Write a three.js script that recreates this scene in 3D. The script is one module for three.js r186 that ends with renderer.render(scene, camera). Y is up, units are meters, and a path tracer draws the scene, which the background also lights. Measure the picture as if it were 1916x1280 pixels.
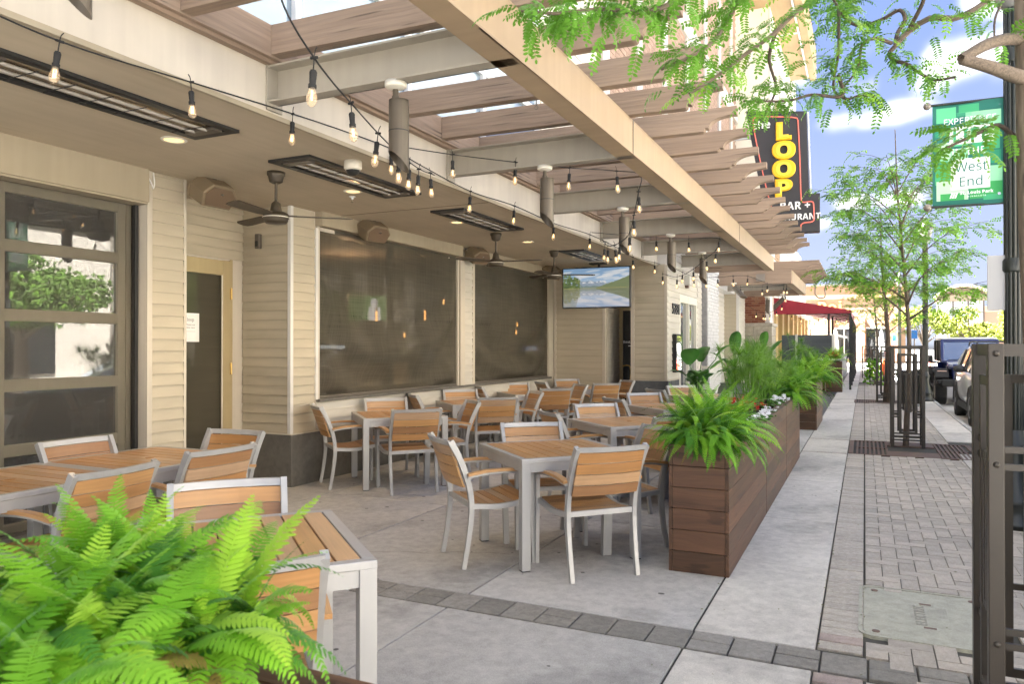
import * as THREE from 'three';
import { mergeGeometries } from 'three/addons/utils/BufferGeometryUtils.js';
import { RoundedBoxGeometry } from 'three/addons/geometries/RoundedBoxGeometry.js';
import { FontLoader } from 'three/addons/loaders/FontLoader.js';
import { TextGeometry } from 'three/addons/geometries/TextGeometry.js';

// ---------------------------------------------------------------- camera, sky, sun, exposure
const scene = new THREE.Scene();
const camera = new THREE.PerspectiveCamera(49.13, 1024 / 685, 0.05, 600);
camera.rotation.order = 'YXZ';
camera.position.set(0, 1.49, 0);
camera.rotation.set(0.0057, 0.4399, 0);
camera.focus = 8; camera.userData.fStop = 6.3;
const EXPOSURE = 23.5;
const renderer = new THREE.WebGLRenderer({ antialias: true });
renderer.setSize(1024, 685);
renderer.toneMapping = THREE.LinearToneMapping;
renderer.toneMappingExposure = EXPOSURE;
renderer.shadowMap.enabled = true;

function rng(seed) { let a = seed >>> 0; return () => { a = (a + 0x6D2B79F5) >>> 0; let t = Math.imul(a ^ (a >>> 15), 1 | a); t = (t + Math.imul(t ^ (t >>> 7), 61 | t)) ^ t; return ((t ^ (t >>> 14)) >>> 0) / 4294967296; }; }
const smooth = (a, b, x) => { const t = Math.min(1, Math.max(0, (x - a) / (b - a))); return t * t * (3 - 2 * t); };
const lerp = (a, b, t) => a + (b - a) * t;
const V = (x, y, z) => new THREE.Vector3(x, y, z);
function hash2(x, y, s) { let h = Math.imul(x, 374761393) + Math.imul(y, 668265263) + Math.imul(s, 974711); h = Math.imul(h ^ (h >>> 13), 1274126177); return ((h ^ (h >>> 16)) >>> 0) / 4294967296; }
// value noise that tiles every px by py cells
function tnoise(x, y, px, py, s) {
  const xi = Math.floor(x), yi = Math.floor(y), fx = x - xi, fy = y - yi, m = (v, p) => ((v % p) + p) % p;
  const u = fx * fx * (3 - 2 * fx), v = fy * fy * (3 - 2 * fy);
  const a = hash2(m(xi, px), m(yi, py), s), b = hash2(m(xi + 1, px), m(yi, py), s), c = hash2(m(xi, px), m(yi + 1, py), s), d = hash2(m(xi + 1, px), m(yi + 1, py), s);
  return a + (b - a) * u + (c - a) * v + (a - b - c + d) * u * v;
}
function tfbm(u, v, p, q, oct, s) { let t = 0, a = 0.5, n = 0; for (let i = 0; i < oct; i++) { t += a * tnoise(u * p, v * q, p, q, s + i * 17); n += a; a *= 0.5; p *= 2; q *= 2; } return t / n; }
function n3(x, y, z, s) {
  const xi = Math.floor(x), yi = Math.floor(y), zi = Math.floor(z), fx = x - xi, fy = y - yi, fz = z - zi;
  const f = (t) => t * t * (3 - 2 * t), u = f(fx), v = f(fy), w = f(fz), H = (a, b, c) => hash2(xi + a + 4000, yi + b + 4000, s + (zi + c + 4000) * 131);
  return lerp(lerp(lerp(H(0, 0, 0), H(1, 0, 0), u), lerp(H(0, 1, 0), H(1, 1, 0), u), v), lerp(lerp(H(0, 0, 1), H(1, 0, 1), u), lerp(H(0, 1, 1), H(1, 1, 1), u), v), w);
}
const fbm3 = (x, y, z, o, s) => { let t = 0, a = 0.5, n = 0; for (let i = 0; i < o; i++) { t += a * n3(x, y, z, s + i * 7); n += a; a *= 0.5; x *= 2.03; y *= 2.03; z *= 2.03; } return t / n; };

// sky: pale summer blue with fair-weather cumulus, an equirect map of radiance
{
  const W = 1024, Hh = 512, data = new Float32Array(W * Hh * 4);
  const sunDir = V(-0.50, 0.84, 0.05).normalize();
  const puffs = [[0.11, 0.32, 0.17, 0.058], [0.03, 0.268, 0.10, 0.022], [0.22, 0.36, 0.2, 0.08], [0.035, 0.213, 0.028, 0.014], [0.062, 0.222, 0.045, 0.02], [0.05, 0.172, 0.05, 0.022], [-0.016, 0.172, 0.035, 0.012], [-0.07, 0.15, 0.03, 0.012], [0.14, 0.2, 0.06, 0.02]];
  for (let j = 0; j < Hh; j++) for (let i = 0; i < W; i++) {
    const phi = ((i + 0.5) / W - 0.5) * 2 * Math.PI, th = ((j + 0.5) / Hh - 0.5) * Math.PI;
    const y = Math.sin(th), c = Math.cos(th), x = c * Math.cos(phi), z = c * Math.sin(phi);
    const e = Math.max(0, y), t = Math.pow(1 - e, 3.2);
    let r = lerp(0.25, 0.84, t), g = lerp(0.43, 0.92, t), b = lerp(1.0, 1.12, t);
    const sd = Math.max(0, x * sunDir.x + y * sunDir.y + z * sunDir.z), halo = 0.35 * Math.pow(sd, 8);
    r += halo; g += halo; b += halo * 0.9;
    let cl = 0;
    if (y > 0.02) {
      const k = 1.6 / (y + 0.18), q = fbm3(x * k * 1.3 + 9, y * 3, z * k * 1.3 + 4, 5, 3);
      const front = x > -0.45 && x < 0.4 && z < -0.8 ? 0.3 : 0;        // the clearer patch of sky up the street
      cl = smooth(0.44 + front, 0.64 + front, q) * smooth(0.03, 0.2, y) * 0.95;
      if (z < 0) {
        const az = Math.atan2(x, -z), el = Math.asin(y), n = fbm3(az * 26, el * 40, 2, 5, 11), nl = fbm3(az * 8, el * 12, 5, 3, 31);
        for (const [a0, e0, ra, re] of puffs) {
          const dy = (el - e0) / re, d = Math.hypot((az - a0) / ra, dy * (dy < 0 ? 1.5 : 0.9));
          cl = Math.max(cl, 0.92 * smooth(0.1, 0.95, 1.15 - d + (n - 0.5) * 1.5 + (nl - 0.5) * 0.8 - 0.25));
        }
      }
    }
    const sh = 0.92 + 0.14 * fbm3(x * 9, y * 14, z * 9, 3, 23);
    r = lerp(r, 3.3 * sh, cl); g = lerp(g, 3.22 * sh, cl); b = lerp(b, 3.12 * sh, cl);
    if (y < 0) { const d = smooth(0, -0.1, y); r = lerp(r, 0.3, d); g = lerp(g, 0.3, d); b = lerp(b, 0.3, d); }
    const o = (j * W + i) * 4, s = 1 / EXPOSURE;
    data[o] = r * s; data[o + 1] = g * s; data[o + 2] = b * s; data[o + 3] = 1;
  }
  const sky = new THREE.DataTexture(data, W, Hh, THREE.RGBAFormat, THREE.FloatType);
  sky.mapping = THREE.EquirectangularReflectionMapping; sky.magFilter = THREE.LinearFilter; sky.minFilter = THREE.LinearFilter; sky.needsUpdate = true;
  scene.background = sky; scene.environment = sky;
}
const sun = new THREE.DirectionalLight(new THREE.Color().setRGB(1, 0.97, 0.93), 5);
sun.position.set(-50, 84, 5); sun.target.position.set(0, 0, -14);
sun.castShadow = true; sun.shadow.mapSize.set(4096, 4096);
Object.assign(sun.shadow.camera, { left: -70, right: 70, top: 70, bottom: -70, near: 1, far: 260 });
scene.add(sun, sun.target);

// ---------------------------------------------------------------- helpers
const names = {};
function numbered(n) { const k = names[n] = (names[n] ?? -1) + 1; return k ? `${n}_${String(k).padStart(3, '0')}` : n; }
function tag(o, label, category, group) { if (label) o.userData.label = label; if (category) o.userData.category = category; if (group) o.userData.group = group; return o; }
function thing(name, label, category, [x, y, z] = [0, 0, 0], turn = 0, group) {
  const o = new THREE.Group(); o.name = numbered(name); o.position.set(x, y, z); o.rotation.y = turn; scene.add(o);
  return tag(o, label, category, group);
}
function setting(name, label) { const o = new THREE.Group(); o.name = name; o.userData.kind = 'structure'; if (label) o.userData.label = label; scene.add(o); return o; }
function add(parent, name, geo, mat) {
  const m = new THREE.Mesh(Array.isArray(geo) ? M(geo) : geo, mat); m.name = parent === scene ? numbered(name) : name; m.castShadow = m.receiveShadow = true; parent.add(m); return m;
}
function grp(parent, name) { const g = new THREE.Group(); g.name = name; parent.add(g); return g; }
const flat = (g) => { const h = g.index ? g.toNonIndexed() : g; for (const k of Object.keys(h.attributes)) if (!['position', 'normal', 'uv'].includes(k)) h.deleteAttribute(k); if (!h.attributes.uv) h.setAttribute('uv', new THREE.Float32BufferAttribute(new Float32Array(h.attributes.position.count * 2), 2)); return h; };
function M(list) { return list.length === 1 ? list[0] : mergeGeometries(list.map(flat)); }
// uv in metres; the grain (u) runs along the given axis
function uvBox(g, axis, shift = 0) {
  const p = g.attributes.position, n = g.attributes.normal, uv = new Float32Array(p.count * 2);
  for (let i = 0; i < p.count; i++) {
    const q = [p.getX(i), p.getY(i), p.getZ(i)], a = [Math.abs(n.getX(i)), Math.abs(n.getY(i)), Math.abs(n.getZ(i))];
    let u, v;
    if (axis === undefined) { if (a[1] > a[0] && a[1] > a[2]) { u = q[0]; v = q[2]; } else if (a[0] > a[2]) { u = q[2]; v = q[1]; } else { u = q[0]; v = q[1]; } }
    else { u = q[axis]; v = q[(axis + 1) % 3] + q[(axis + 2) % 3]; }
    uv[2 * i] = u + shift; uv[2 * i + 1] = v + shift * 0.37;
  }
  g.setAttribute('uv', new THREE.BufferAttribute(uv, 2)); return g;
}
const shiftR = rng(77);
function B(w, h, d, x = 0, y = 0, z = 0, o = {}) {
  let g = o.r ? new RoundedBoxGeometry(w, h, d, o.s ?? 1, Math.min(o.r, w * 0.49, h * 0.49, d * 0.49)) : new THREE.BoxGeometry(w, h, d);
  uvBox(g, o.axis, o.shift ?? shiftR() * 7);
  if (o.rx) g.rotateX(o.rx); if (o.rz) g.rotateZ(o.rz); if (o.ry) g.rotateY(o.ry);
  return g.translate(x, y, z);
}
const BB = (x0, x1, y0, y1, z0, z1, o) => B(x1 - x0, y1 - y0, z1 - z0, (x0 + x1) / 2, (y0 + y1) / 2, (z0 + z1) / 2, o);
function C(r0, r1, h, x = 0, y = 0, z = 0, seg = 16, o = {}) { const g = new THREE.CylinderGeometry(r1, r0, h, seg, 1, !!o.open); if (o.rx) g.rotateX(o.rx); if (o.rz) g.rotateZ(o.rz); if (o.ry) g.rotateY(o.ry); return g.translate(x, y, z); }
const SPH = (r, x, y, z, a = 12, b = 8) => new THREE.SphereGeometry(r, a, b).translate(x, y, z);
function LA(pts, seg = 20) { return new THREE.LatheGeometry(pts.map(([r, y]) => new THREE.Vector2(r, y)), seg); }
function TB(pts, r, seg = 5, n) { const c = new THREE.CatmullRomCurve3(pts.map((p) => (p.isVector3 ? p : V(...p)))); return new THREE.TubeGeometry(c, n ?? Math.max(4, pts.length * 4), r, seg); }
// tube whose radius runs from r0 to r1
function TT(pts, r0, r1, seg = 7, n) {
  const g = TB(pts, 1, seg, n), c = new THREE.CatmullRomCurve3(pts.map((p) => (p.isVector3 ? p : V(...p)))), p = g.attributes.position, k = n ?? Math.max(4, pts.length * 4), ctr = V();
  for (let i = 0; i <= k; i++) { c.getPointAt(i / k, ctr); for (let j = 0; j <= seg; j++) { const q = i * (seg + 1) + j, r = lerp(r0, r1, i / k); p.setXYZ(q, ctr.x + (p.getX(q) - ctr.x) * r, ctr.y + (p.getY(q) - ctr.y) * r, ctr.z + (p.getZ(q) - ctr.z) * r); } }
  g.computeVertexNormals(); return g;
}
function EX(pts, depth, o = {}) { const s = new THREE.Shape(pts.map(([x, y]) => new THREE.Vector2(x, y))); return uvBox(new THREE.ExtrudeGeometry(s, { depth, bevelEnabled: !!o.b, bevelSize: o.b ?? 0, bevelThickness: o.b ?? 0, bevelSegments: 1, curveSegments: 8 }), o.axis); }
function G(verts, tris) { const g = new THREE.BufferGeometry(); g.setAttribute('position', new THREE.Float32BufferAttribute(verts.flat(), 3)); g.setIndex(tris.flat()); const h = g.toNonIndexed(); h.computeVertexNormals(); return uvBox(h); }
function clone(o, name, label, group) { const c = o.clone(); c.name = numbered(name); scene.add(c); if (label) c.userData.label = label; if (group) c.userData.group = group; return c; }

// ---------------------------------------------------------------- textures and materials
function tex(size, fn, { metres = 1, srgb = true, w = size, h = size, rep } = {}) {
  const d = new Uint8Array(w * h * 4);
  for (let j = 0; j < h; j++) for (let i = 0; i < w; i++) {
    let c = fn(i / w, j / h); if (!Array.isArray(c)) c = [c, c, c];
    for (let k = 0; k < 3; k++) { const l = Math.min(1, Math.max(0, c[k])); d[(j * w + i) * 4 + k] = 255 * (srgb ? (l < 0.0031308 ? l * 12.92 : 1.055 * Math.pow(l, 1 / 2.4) - 0.055) : l); }
    d[(j * w + i) * 4 + 3] = 255;
  }
  const t = new THREE.DataTexture(d, w, h); t.wrapS = t.wrapT = THREE.RepeatWrapping; t.magFilter = THREE.LinearFilter; t.minFilter = THREE.LinearMipmapLinearFilter; t.generateMipmaps = true;
  if (srgb) t.colorSpace = THREE.SRGBColorSpace;
  if (rep) t.repeat.set(...rep); else t.repeat.set(1 / metres, 1 / metres); t.needsUpdate = true; return t;
}
const T = {
  concrete: tex(1024, (u, v) => { const a = tfbm(u, v, 3, 3, 5, 1), b = tfbm(u, v, 60, 60, 3, 5), c = hash2(Math.floor(u * 1024), Math.floor(v * 1024), 9), st = smooth(0.62, 0.75, tfbm(u, v, 5, 5, 5, 41)); return (0.8 + (a - 0.5) * 0.28 + (b - 0.5) * 0.3 + (c - 0.5) * 0.3) * (1 - 0.2 * st); }, { metres: 2.7 }),
  concreteB: tex(512, (u, v) => 0.5 + (tfbm(u, v, 50, 50, 3, 5) - 0.5) + (hash2(Math.floor(u * 512), Math.floor(v * 512), 9) - 0.5) * 0.5, { metres: 1.3, srgb: false }),
  paver: tex(512, (u, v) => { const c = hash2(Math.floor(u * 512), Math.floor(v * 512), 19), b = tfbm(u, v, 40, 40, 3, 8), a = tfbm(u, v, 4, 4, 3, 2); return 0.72 + (c - 0.5) * 0.42 + (b - 0.5) * 0.3 + (a - 0.5) * 0.2; }, { metres: 0.9 }),
  asphalt: tex(512, (u, v) => 0.7 + (hash2(Math.floor(u * 512), Math.floor(v * 512), 29) - 0.5) * 0.5 + (tfbm(u, v, 5, 5, 4, 3) - 0.5) * 0.4, { metres: 2 }),
  wood: tex(512, (u, v) => { const w = tfbm(u, v, 2, 6, 3, 6), g = tfbm(u, v + w * 0.12, 3, 90, 4, 4), k = smooth(0.66, 0.74, tfbm(u, v + w * 0.05, 5, 26, 3, 61)); return (0.76 + (g - 0.5) * 0.7 + (w - 0.5) * 0.35) * (1 - 0.35 * k); }, { metres: 1.2 }),
  rough: tex(1024, (u, v) => { const w = tfbm(u, v, 3, 5, 4, 16), g = tfbm(u, v + w * 0.018, 4, 120, 4, 14), cr = smooth(0.7, 0.76, tnoise(u * 3, (v + w * 0.015) * 90, 3, 90, 71)) * smooth(0.55, 0.7, tfbm(u, v, 4, 8, 2, 75)); return (0.8 + (g - 0.5) * 0.34 + (w - 0.5) * 0.22) * (1 - 0.6 * cr); }, { metres: 1.6 }),
  teak: tex(256, (u, v) => 0.84 + (tfbm(u, v, 3, 60, 3, 24) - 0.5) * 0.3 + (tfbm(u, v, 3, 3, 3, 25) - 0.5) * 0.2, { metres: 0.6 }),
  paint: tex(512, (u, v) => { const a = tfbm(u, v, 4, 4, 5, 33), s = tfbm(u, v, 40, 3, 3, 35); return 0.86 + (a - 0.5) * 0.2 + (s - 0.5) * 0.1; }, { metres: 1.7 }),
  siding: tex(512, (u, v) => 0.86 + (tfbm(u, v, 3, 40, 4, 43) - 0.5) * 0.16 + (tfbm(u, v, 3, 5, 4, 45) - 0.5) * 0.2, { metres: 1.4 }),
  grainB: tex(512, (u, v) => tfbm(u, v, 5, 110, 4, 14), { metres: 1.1, srgb: false }),
  fabric: tex(512, (u, v) => { const a = tfbm(u, v, 3, 3, 4, 51), s = tfbm(u, v, 200, 3, 2, 53), t2 = tfbm(u, v, 3, 200, 2, 54); return 0.72 + (a - 0.5) * 0.3 + (s - 0.5) * 0.35 + (t2 - 0.5) * 0.35; }, { metres: 1.1 }),
  leaf: tex(128, (u, v) => 0.8 + (tfbm(u, v, 6, 6, 3, 81) - 0.5) * 0.5, { metres: 0.1 }),
  bark: tex(256, (u, v) => 0.7 + (tfbm(u, v, 20, 4, 4, 91) - 0.5) * 0.8, { rep: [3, 6] }),
};
const mats = {};
function mat(r, g, b, rough = 0.8, o = {}) { const m = new THREE.MeshPhysicalMaterial({ roughness: rough, side: THREE.DoubleSide, ...o }); m.color.setRGB(r, g, b); return m; }
const m = {
  concrete: mat(0.5, 0.485, 0.455, 0.9, { map: T.concrete, bumpMap: T.concreteB, bumpScale: 0.0012 }),
  walk: mat(0.68, 0.645, 0.575, 0.9, { map: T.concrete, bumpMap: T.concreteB, bumpScale: 0.001 }),
  joint: mat(0.07, 0.066, 0.055, 1),
  asphalt: mat(0.2, 0.195, 0.185, 0.95, { map: T.asphalt }),
  kerb: mat(0.5, 0.49, 0.46, 0.9, { map: T.concrete }),
  rust: mat(0.2, 0.13, 0.1, 0.8, { map: T.paver }),
  steel: mat(0.36, 0.36, 0.37, 0.5, { metalness: 0.6, map: T.paint }),
  siding: mat(0.54, 0.475, 0.355, 0.62, { map: T.siding }),
  sidingWhite: mat(0.62, 0.58, 0.5, 0.62, { map: T.siding }),
  trim: mat(0.62, 0.56, 0.46, 0.55, { map: T.paint }),
  trimWhite: mat(0.74, 0.72, 0.68, 0.55, { map: T.paint }),
  soffit: mat(0.58, 0.49, 0.355, 0.85, { map: T.paint }),
  fascia: mat(0.67, 0.605, 0.5, 0.6, { map: T.paint }),
  base: mat(0.17, 0.16, 0.14, 0.75, { map: T.concrete }),
  baseBlue: mat(0.14, 0.15, 0.155, 0.75, { map: T.concrete }),
  beam: mat(0.42, 0.38, 0.31, 0.55, { map: T.paint }),
  girder: mat(0.47, 0.345, 0.22, 0.55, { map: T.paint }),
  rafter: mat(0.38, 0.28, 0.205, 0.85, { map: T.rough, bumpMap: T.grainB, bumpScale: 0.003 }),
  rafterDark: mat(0.345, 0.25, 0.18, 0.85, { map: T.rough, bumpMap: T.grainB, bumpScale: 0.003 }),
  fabric: mat(0.115, 0.104, 0.078, 0.72, { map: T.fabric, transparent: true, opacity: 0.84, specularIntensity: 0.3 }),
  fabricGarage: mat(0.06, 0.052, 0.04, 0.7, { map: T.fabric, transparent: true, opacity: 0.3, specularIntensity: 0.3 }),
  housing: mat(0.40, 0.34, 0.24, 0.6, { map: T.paint }),
  black: mat(0.018, 0.018, 0.018, 0.45),
  blackMatte: mat(0.025, 0.024, 0.023, 0.8),
  darkRubber: mat(0.02, 0.02, 0.02, 0.85),
  bronze: mat(0.14, 0.12, 0.1, 0.42, { metalness: 0.35 }),
  greyMetal: mat(0.24, 0.21, 0.18, 0.45, { metalness: 0.3 }),
  chrome: mat(0.75, 0.74, 0.72, 0.2, { metalness: 1 }),
  alu: mat(0.50, 0.50, 0.49, 0.38, { metalness: 0.3, map: T.paint }),
  brass: mat(0.62, 0.42, 0.14, 0.35, { metalness: 0.8 }),
  champagne: mat(0.5, 0.4, 0.22, 0.45, { metalness: 0.25, map: T.paint }),
  glass: mat(1, 1, 1, 0.02, { transmission: 1, thickness: 0, ior: 1.5 }),
  glassDark: mat(0.02, 0.022, 0.024, 0.03, { ior: 1.8 }),
  glassMirror: mat(0.42, 0.44, 0.45, 0.015, { ior: 1.6, metalness: 0.75 }),
  cream: mat(0.72, 0.68, 0.58, 0.4),
  white: mat(0.8, 0.8, 0.78, 0.5),
  paper: mat(0.82, 0.82, 0.8, 0.8),
  guard: mat(0.065, 0.055, 0.043, 0.42, { metalness: 0.2, map: T.paint }),
  pole: mat(0.02, 0.024, 0.02, 0.3),
  planter: [0, 1, 2, 3].map((i) => mat(0.10 + 0.025 * (i % 3), 0.05 + 0.011 * (i % 3), 0.024 + 0.006 * (i % 3), 0.5, { map: T.wood, bumpMap: T.grainB, bumpScale: 0.0012 })),
  soil: mat(0.03, 0.02, 0.014, 1),
  bark: mat(0.2, 0.155, 0.115, 0.95, { map: T.bark }),
  barkDark: mat(0.115, 0.085, 0.062, 0.95, { map: T.bark }),
};
const teaks = [[0.52, 0.275, 0.105], [0.57, 0.315, 0.125], [0.48, 0.245, 0.09], [0.5, 0.33, 0.2], [0.36, 0.19, 0.085], [0.58, 0.36, 0.19]].map(([a, b, c]) => mat(a, b, c, 0.33, { map: T.teak }));
const paverMats = [[0.58, 0.53, 0.455], [0.54, 0.495, 0.425], [0.61, 0.56, 0.485], [0.5, 0.41, 0.36]].map((c) => mat(...c, 0.95, { map: T.paver, bumpMap: T.concreteB, bumpScale: 0.0015 }));
const bandMats = [[0.33, 0.31, 0.27], [0.37, 0.35, 0.31], [0.29, 0.275, 0.24]].map((c) => mat(...c, 0.95, { map: T.paver, bumpMap: T.concreteB, bumpScale: 0.0015 }));
const glow = (r, g, b, k) => { const q = new THREE.MeshStandardMaterial({ roughness: 0.5, side: THREE.DoubleSide }); q.color.setRGB(0.5 * r, 0.5 * g, 0.5 * b); q.emissive.setRGB(r, g, b); q.emissiveIntensity = k * 1.6 / EXPOSURE; return q; };
function canvasTex(w, h, draw) { const c = document.createElement('canvas'); c.width = w; c.height = h; draw(c.getContext('2d'), w, h); const t = new THREE.CanvasTexture(c); t.colorSpace = THREE.SRGBColorSpace; t.anisotropy = 4; return t; }
// a printed panel w by h facing +z
const PL = (w, h, x = 0, y = 0, z = 0, o = {}) => { const g = new THREE.PlaneGeometry(w, h); if (o.rx) g.rotateX(o.rx); if (o.ry) g.rotateY(o.ry); return g.translate(x, y, z); };
const fontBold = await new FontLoader().loadAsync('fonts/droid/droid_sans_bold.typeface.json');
function text3(s, size, depth, { cx = true, font = fontBold, bevel = 0 } = {}) {
  const g = new TextGeometry(s, { font, size, depth, curveSegments: 6, bevelEnabled: bevel > 0, bevelSize: bevel, bevelThickness: bevel, bevelSegments: 1 }); g.computeBoundingBox();
  const b = g.boundingBox; g.translate(cx ? -(b.min.x + b.max.x) / 2 : 0, 0, 0); return g;
}

// ---------------------------------------------------------------- the ground
{
  const road = add(scene, 'road', BB(-300, 300, -0.35, -0.135, -400, 120), m.asphalt); road.userData = { kind: 'structure', label: 'grey asphalt street beyond the kerb' };
  const line = add(scene, 'road_marking', BB(4.42, 4.54, -0.135, -0.131, -60, 10), m.white); line.userData = { kind: 'structure' };
  // patio slabs: 1.37 m bays with tooled joints
  const patio = setting('patio_floor', 'brushed concrete patio floor with dark tooled joints');
  add(patio, 'bedding', BB(-7, -0.82, -0.13, -0.014, -16, 4), m.joint);
  const r = rng(5), xs = [-6.3, -4.92, -3.55, -2.16, -0.82], zs = [2.6, 0.4, -1.6, -3.72], zs2 = [-3.97, -6.1, -8.25, -10.4, -12.5, -14.4, -16];
  const tones = [0, 1, 2].map((i) => mat(0.5 + i * 0.025, 0.485 + i * 0.024, 0.45 + i * 0.023, 0.88, { map: T.concrete, bumpMap: T.concreteB, bumpScale: 0.0012 }));
  for (const set of [zs, zs2]) for (let i = 0; i + 1 < xs.length; i++) for (let j = 0; j + 1 < set.length; j++)
    add(patio, 'concrete_slab', BB(xs[i] + 0.005, xs[i + 1] - 0.005, -0.06, -0.001 * r(), set[j + 1] + 0.005, set[j] - 0.005, { r: 0.006 }), tones[Math.floor(r() * 3)]);
  // dark paver band across patio and pavement
  for (let x = -2.86, k = 0; x < 1.05; k++) {
    const w = 0.205, half = r() > 0.42;
    if (half) { for (const [a, b] of [[-3.963, -3.85], [-3.843, -3.727]]) add(patio, 'band_paver', BB(x + 0.004, x + w - 0.004, -0.06, 0.002 - r() * 0.004, a, b, { r: 0.005 }), bandMats[k % 3]); }
    else add(patio, 'band_paver', BB(x + 0.004, x + w - 0.004, -0.06, 0.002 - r() * 0.004, -3.963, -3.727, { r: 0.005 }), bandMats[Math.floor(r() * 3)]);
    x += w;
  }
  add(patio, 'concrete_slab', BB(-6.3, -2.87, -0.06, -0.0005, -3.965, -3.725, { r: 0.005 }), tones[1]);
  for (let i = 0; i < 80; i++) {     // dried spots and chewing gum on the slabs
    const x = -5 + r() * 4.1, z = -8.5 + r() * 6.8, g = new THREE.CircleGeometry(0.006 + 0.022 * r() * r(), 9).rotateX(-Math.PI / 2).scale(1, 1, 0.6 + r() * 0.6).translate(x, 0.0012, z);
    if (i === 0) patio.userData.spots = []; patio.userData.spots.push(g);
  }
  const spots = add(patio, 'stain', patio.userData.spots, mat(0.12, 0.115, 0.105, 0.9)); delete patio.userData.spots; spots.userData.kind = 'stuff';
  const crack = (x, z, a, n, l) => { const P = [], I = []; let q = a; for (let i = 0; i <= n; i++) { const w = 0.0014 + 0.0012 * r(); P.push(x - Math.cos(q) * w, 0.0014, z + Math.sin(q) * w, x + Math.cos(q) * w, 0.0014, z - Math.sin(q) * w); if (i) { const b = (i - 1) * 2; I.push(b, b + 1, b + 3, b, b + 3, b + 2); } q += (r() - 0.5) * 0.9; q = lerp(q, a, 0.3); x += Math.sin(q) * l; z += Math.cos(q) * l; } const g = new THREE.BufferGeometry(); g.setAttribute('position', new THREE.Float32BufferAttribute(P, 3)); g.setAttribute('uv', new THREE.Float32BufferAttribute(new Float32Array(P.length / 3 * 2), 2)); g.setIndex(I); g.computeVertexNormals(); add(patio, 'crack', g, m.joint); };
  crack(-3.5, -4.4, 1.9, 26, 0.05); crack(-4.6, -5.3, 0.4, 18, 0.05);

  // pavement: concrete slabs by the planters, a soldier course, herringbone pavers, then slabs along the kerb
  const walk = setting('sidewalk', 'pavement of pale concrete slabs and grey herringbone pavers');
  add(walk, 'bedding', BB(-0.82, 1.668, -0.13, -0.016, -56, 4), m.joint);
  const gap = [[-11.35, -13.1], [-21.7, -23.1], [-32.5, -34.2]];
  const inGap = (z) => gap.some(([a, b]) => z < a && z > b);
  let z = -3.99, k = 0;
  const cuts = [2.4, 0.6, -1.6, -3.71];
  for (let j = 0; j + 1 < cuts.length; j++) add(walk, 'concrete_slab', BB(-0.812, -0.225, -0.06, 0, cuts[j + 1] + 0.005, cuts[j] - 0.005, { r: 0.006 }), m.walk);
  const zc = [-3.97, -5.42, -6.87, -8.9, -11.35, -13.1, -15, -17, -19, -21.7, -23.1, -25, -27.4, -30, -32.5, -34.2, -37, -40, -43, -46, -49, -52, -56];
  for (let j = 0; j + 1 < zc.length; j++) {
    const narrow = j === 4 || j === 9 || j === 14, a = narrow ? 0.115 : 0.005;
    if (narrow) for (const e of [zc[j] - 0.105, zc[j + 1] + 0.005]) for (let x = -0.81; x < -0.24; x += 0.195) add(walk, 'paver', BB(x, x + 0.188, -0.06, 0.001, e, e + 0.098, { r: 0.005 }), paverMats[Math.floor(r() * 3)]);
    add(walk, 'concrete_slab', BB(-0.812, -0.225, -0.06, -0.002 * r(), zc[j + 1] + a, zc[j] - a, { r: 0.006 }), m.walk);
  }
  // kerb-side slabs
  for (let j = 0; j < 40; j++) { const a = 3 - j * 1.5; if (!inGap(a - 0.7)) add(walk, 'concrete_slab', BB(1.16, 1.66, -0.06, -0.002 * r(), a - 1.492, a, { r: 0.006 }), m.walk); }
  const near = [], far = [];
  const put = (x0, x1, z0, z1, t) => ((near.length < 255) && z1 > -9.6 ? near : far).push([x0, x1, z0, z1, t]);
  const cover = (x, zz) => x > -0.04 && x < 0.66 && zz < -4.27 && zz > -5.18;
  for (let zz = 1.5; zz > -56; zz -= 0.104) if (!inGap(zz - 0.05) && (zz < -3.97 || zz > -3.6) && (zz < -3.52 || zz > -1.8)) put(-0.215, -0.012, zz - 0.1, zz, r());
  // 90 degree herringbone of 0.1 x 0.2 m pieces
  const s = 0.1015;
  for (let row = -40; row < 620; row++) for (let col = -2; col < 14; col++) {
    const q = ((col - row) % 4 + 4) % 4, x = col * s, zz = 0 - row * s - 0.02;
    let b = null;
    if (q === 0) b = [x, x + 2 * s, zz - s, zz]; else if (q === 3) b = [x, x + s, zz - 2 * s, zz];
    if (!b) continue;
    const x0 = Math.max(b[0], 0), x1 = Math.min(b[1], 1.15), cx = (x0 + x1) / 2, cz = (b[2] + b[3]) / 2;
    if (x1 - x0 < 0.03 || cz > 1.5 || cz < -56 || cover(cx, cz) || inGap(cz) || (cz < -3.72 && cz > -3.97 && cx < 1.06) || (cz > -3.6 && cz < -1.75 && cx < 1.3)) continue;
    put(x0 + 0.002, x1 - 0.003, b[2] + 0.003, b[3] - 0.002, r());
  }
  const cache = {};
  const geoOf = (w, d, t) => cache[`${w.toFixed(3)}|${d.toFixed(3)}|${t}`] ??= B(w, 0.06, d, 0, 0, 0, { r: 0.006, shift: t * 0.21 });
  for (const [x0, x1, z0, z1, t] of near) { const w = Math.round((x1 - x0) * 200) / 200, d = Math.round((z1 - z0) * 200) / 200, o = add(walk, 'paver', geoOf(w, d, Math.floor(t * 5)), paverMats[t > 0.955 ? 3 : Math.floor(t * 30) % 3]); o.position.set((x0 + x1) / 2, -0.03 + (t - 0.5) * 0.005, (z0 + z1) / 2); o.rotation.z = (t - 0.5) * 0.012; }
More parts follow.
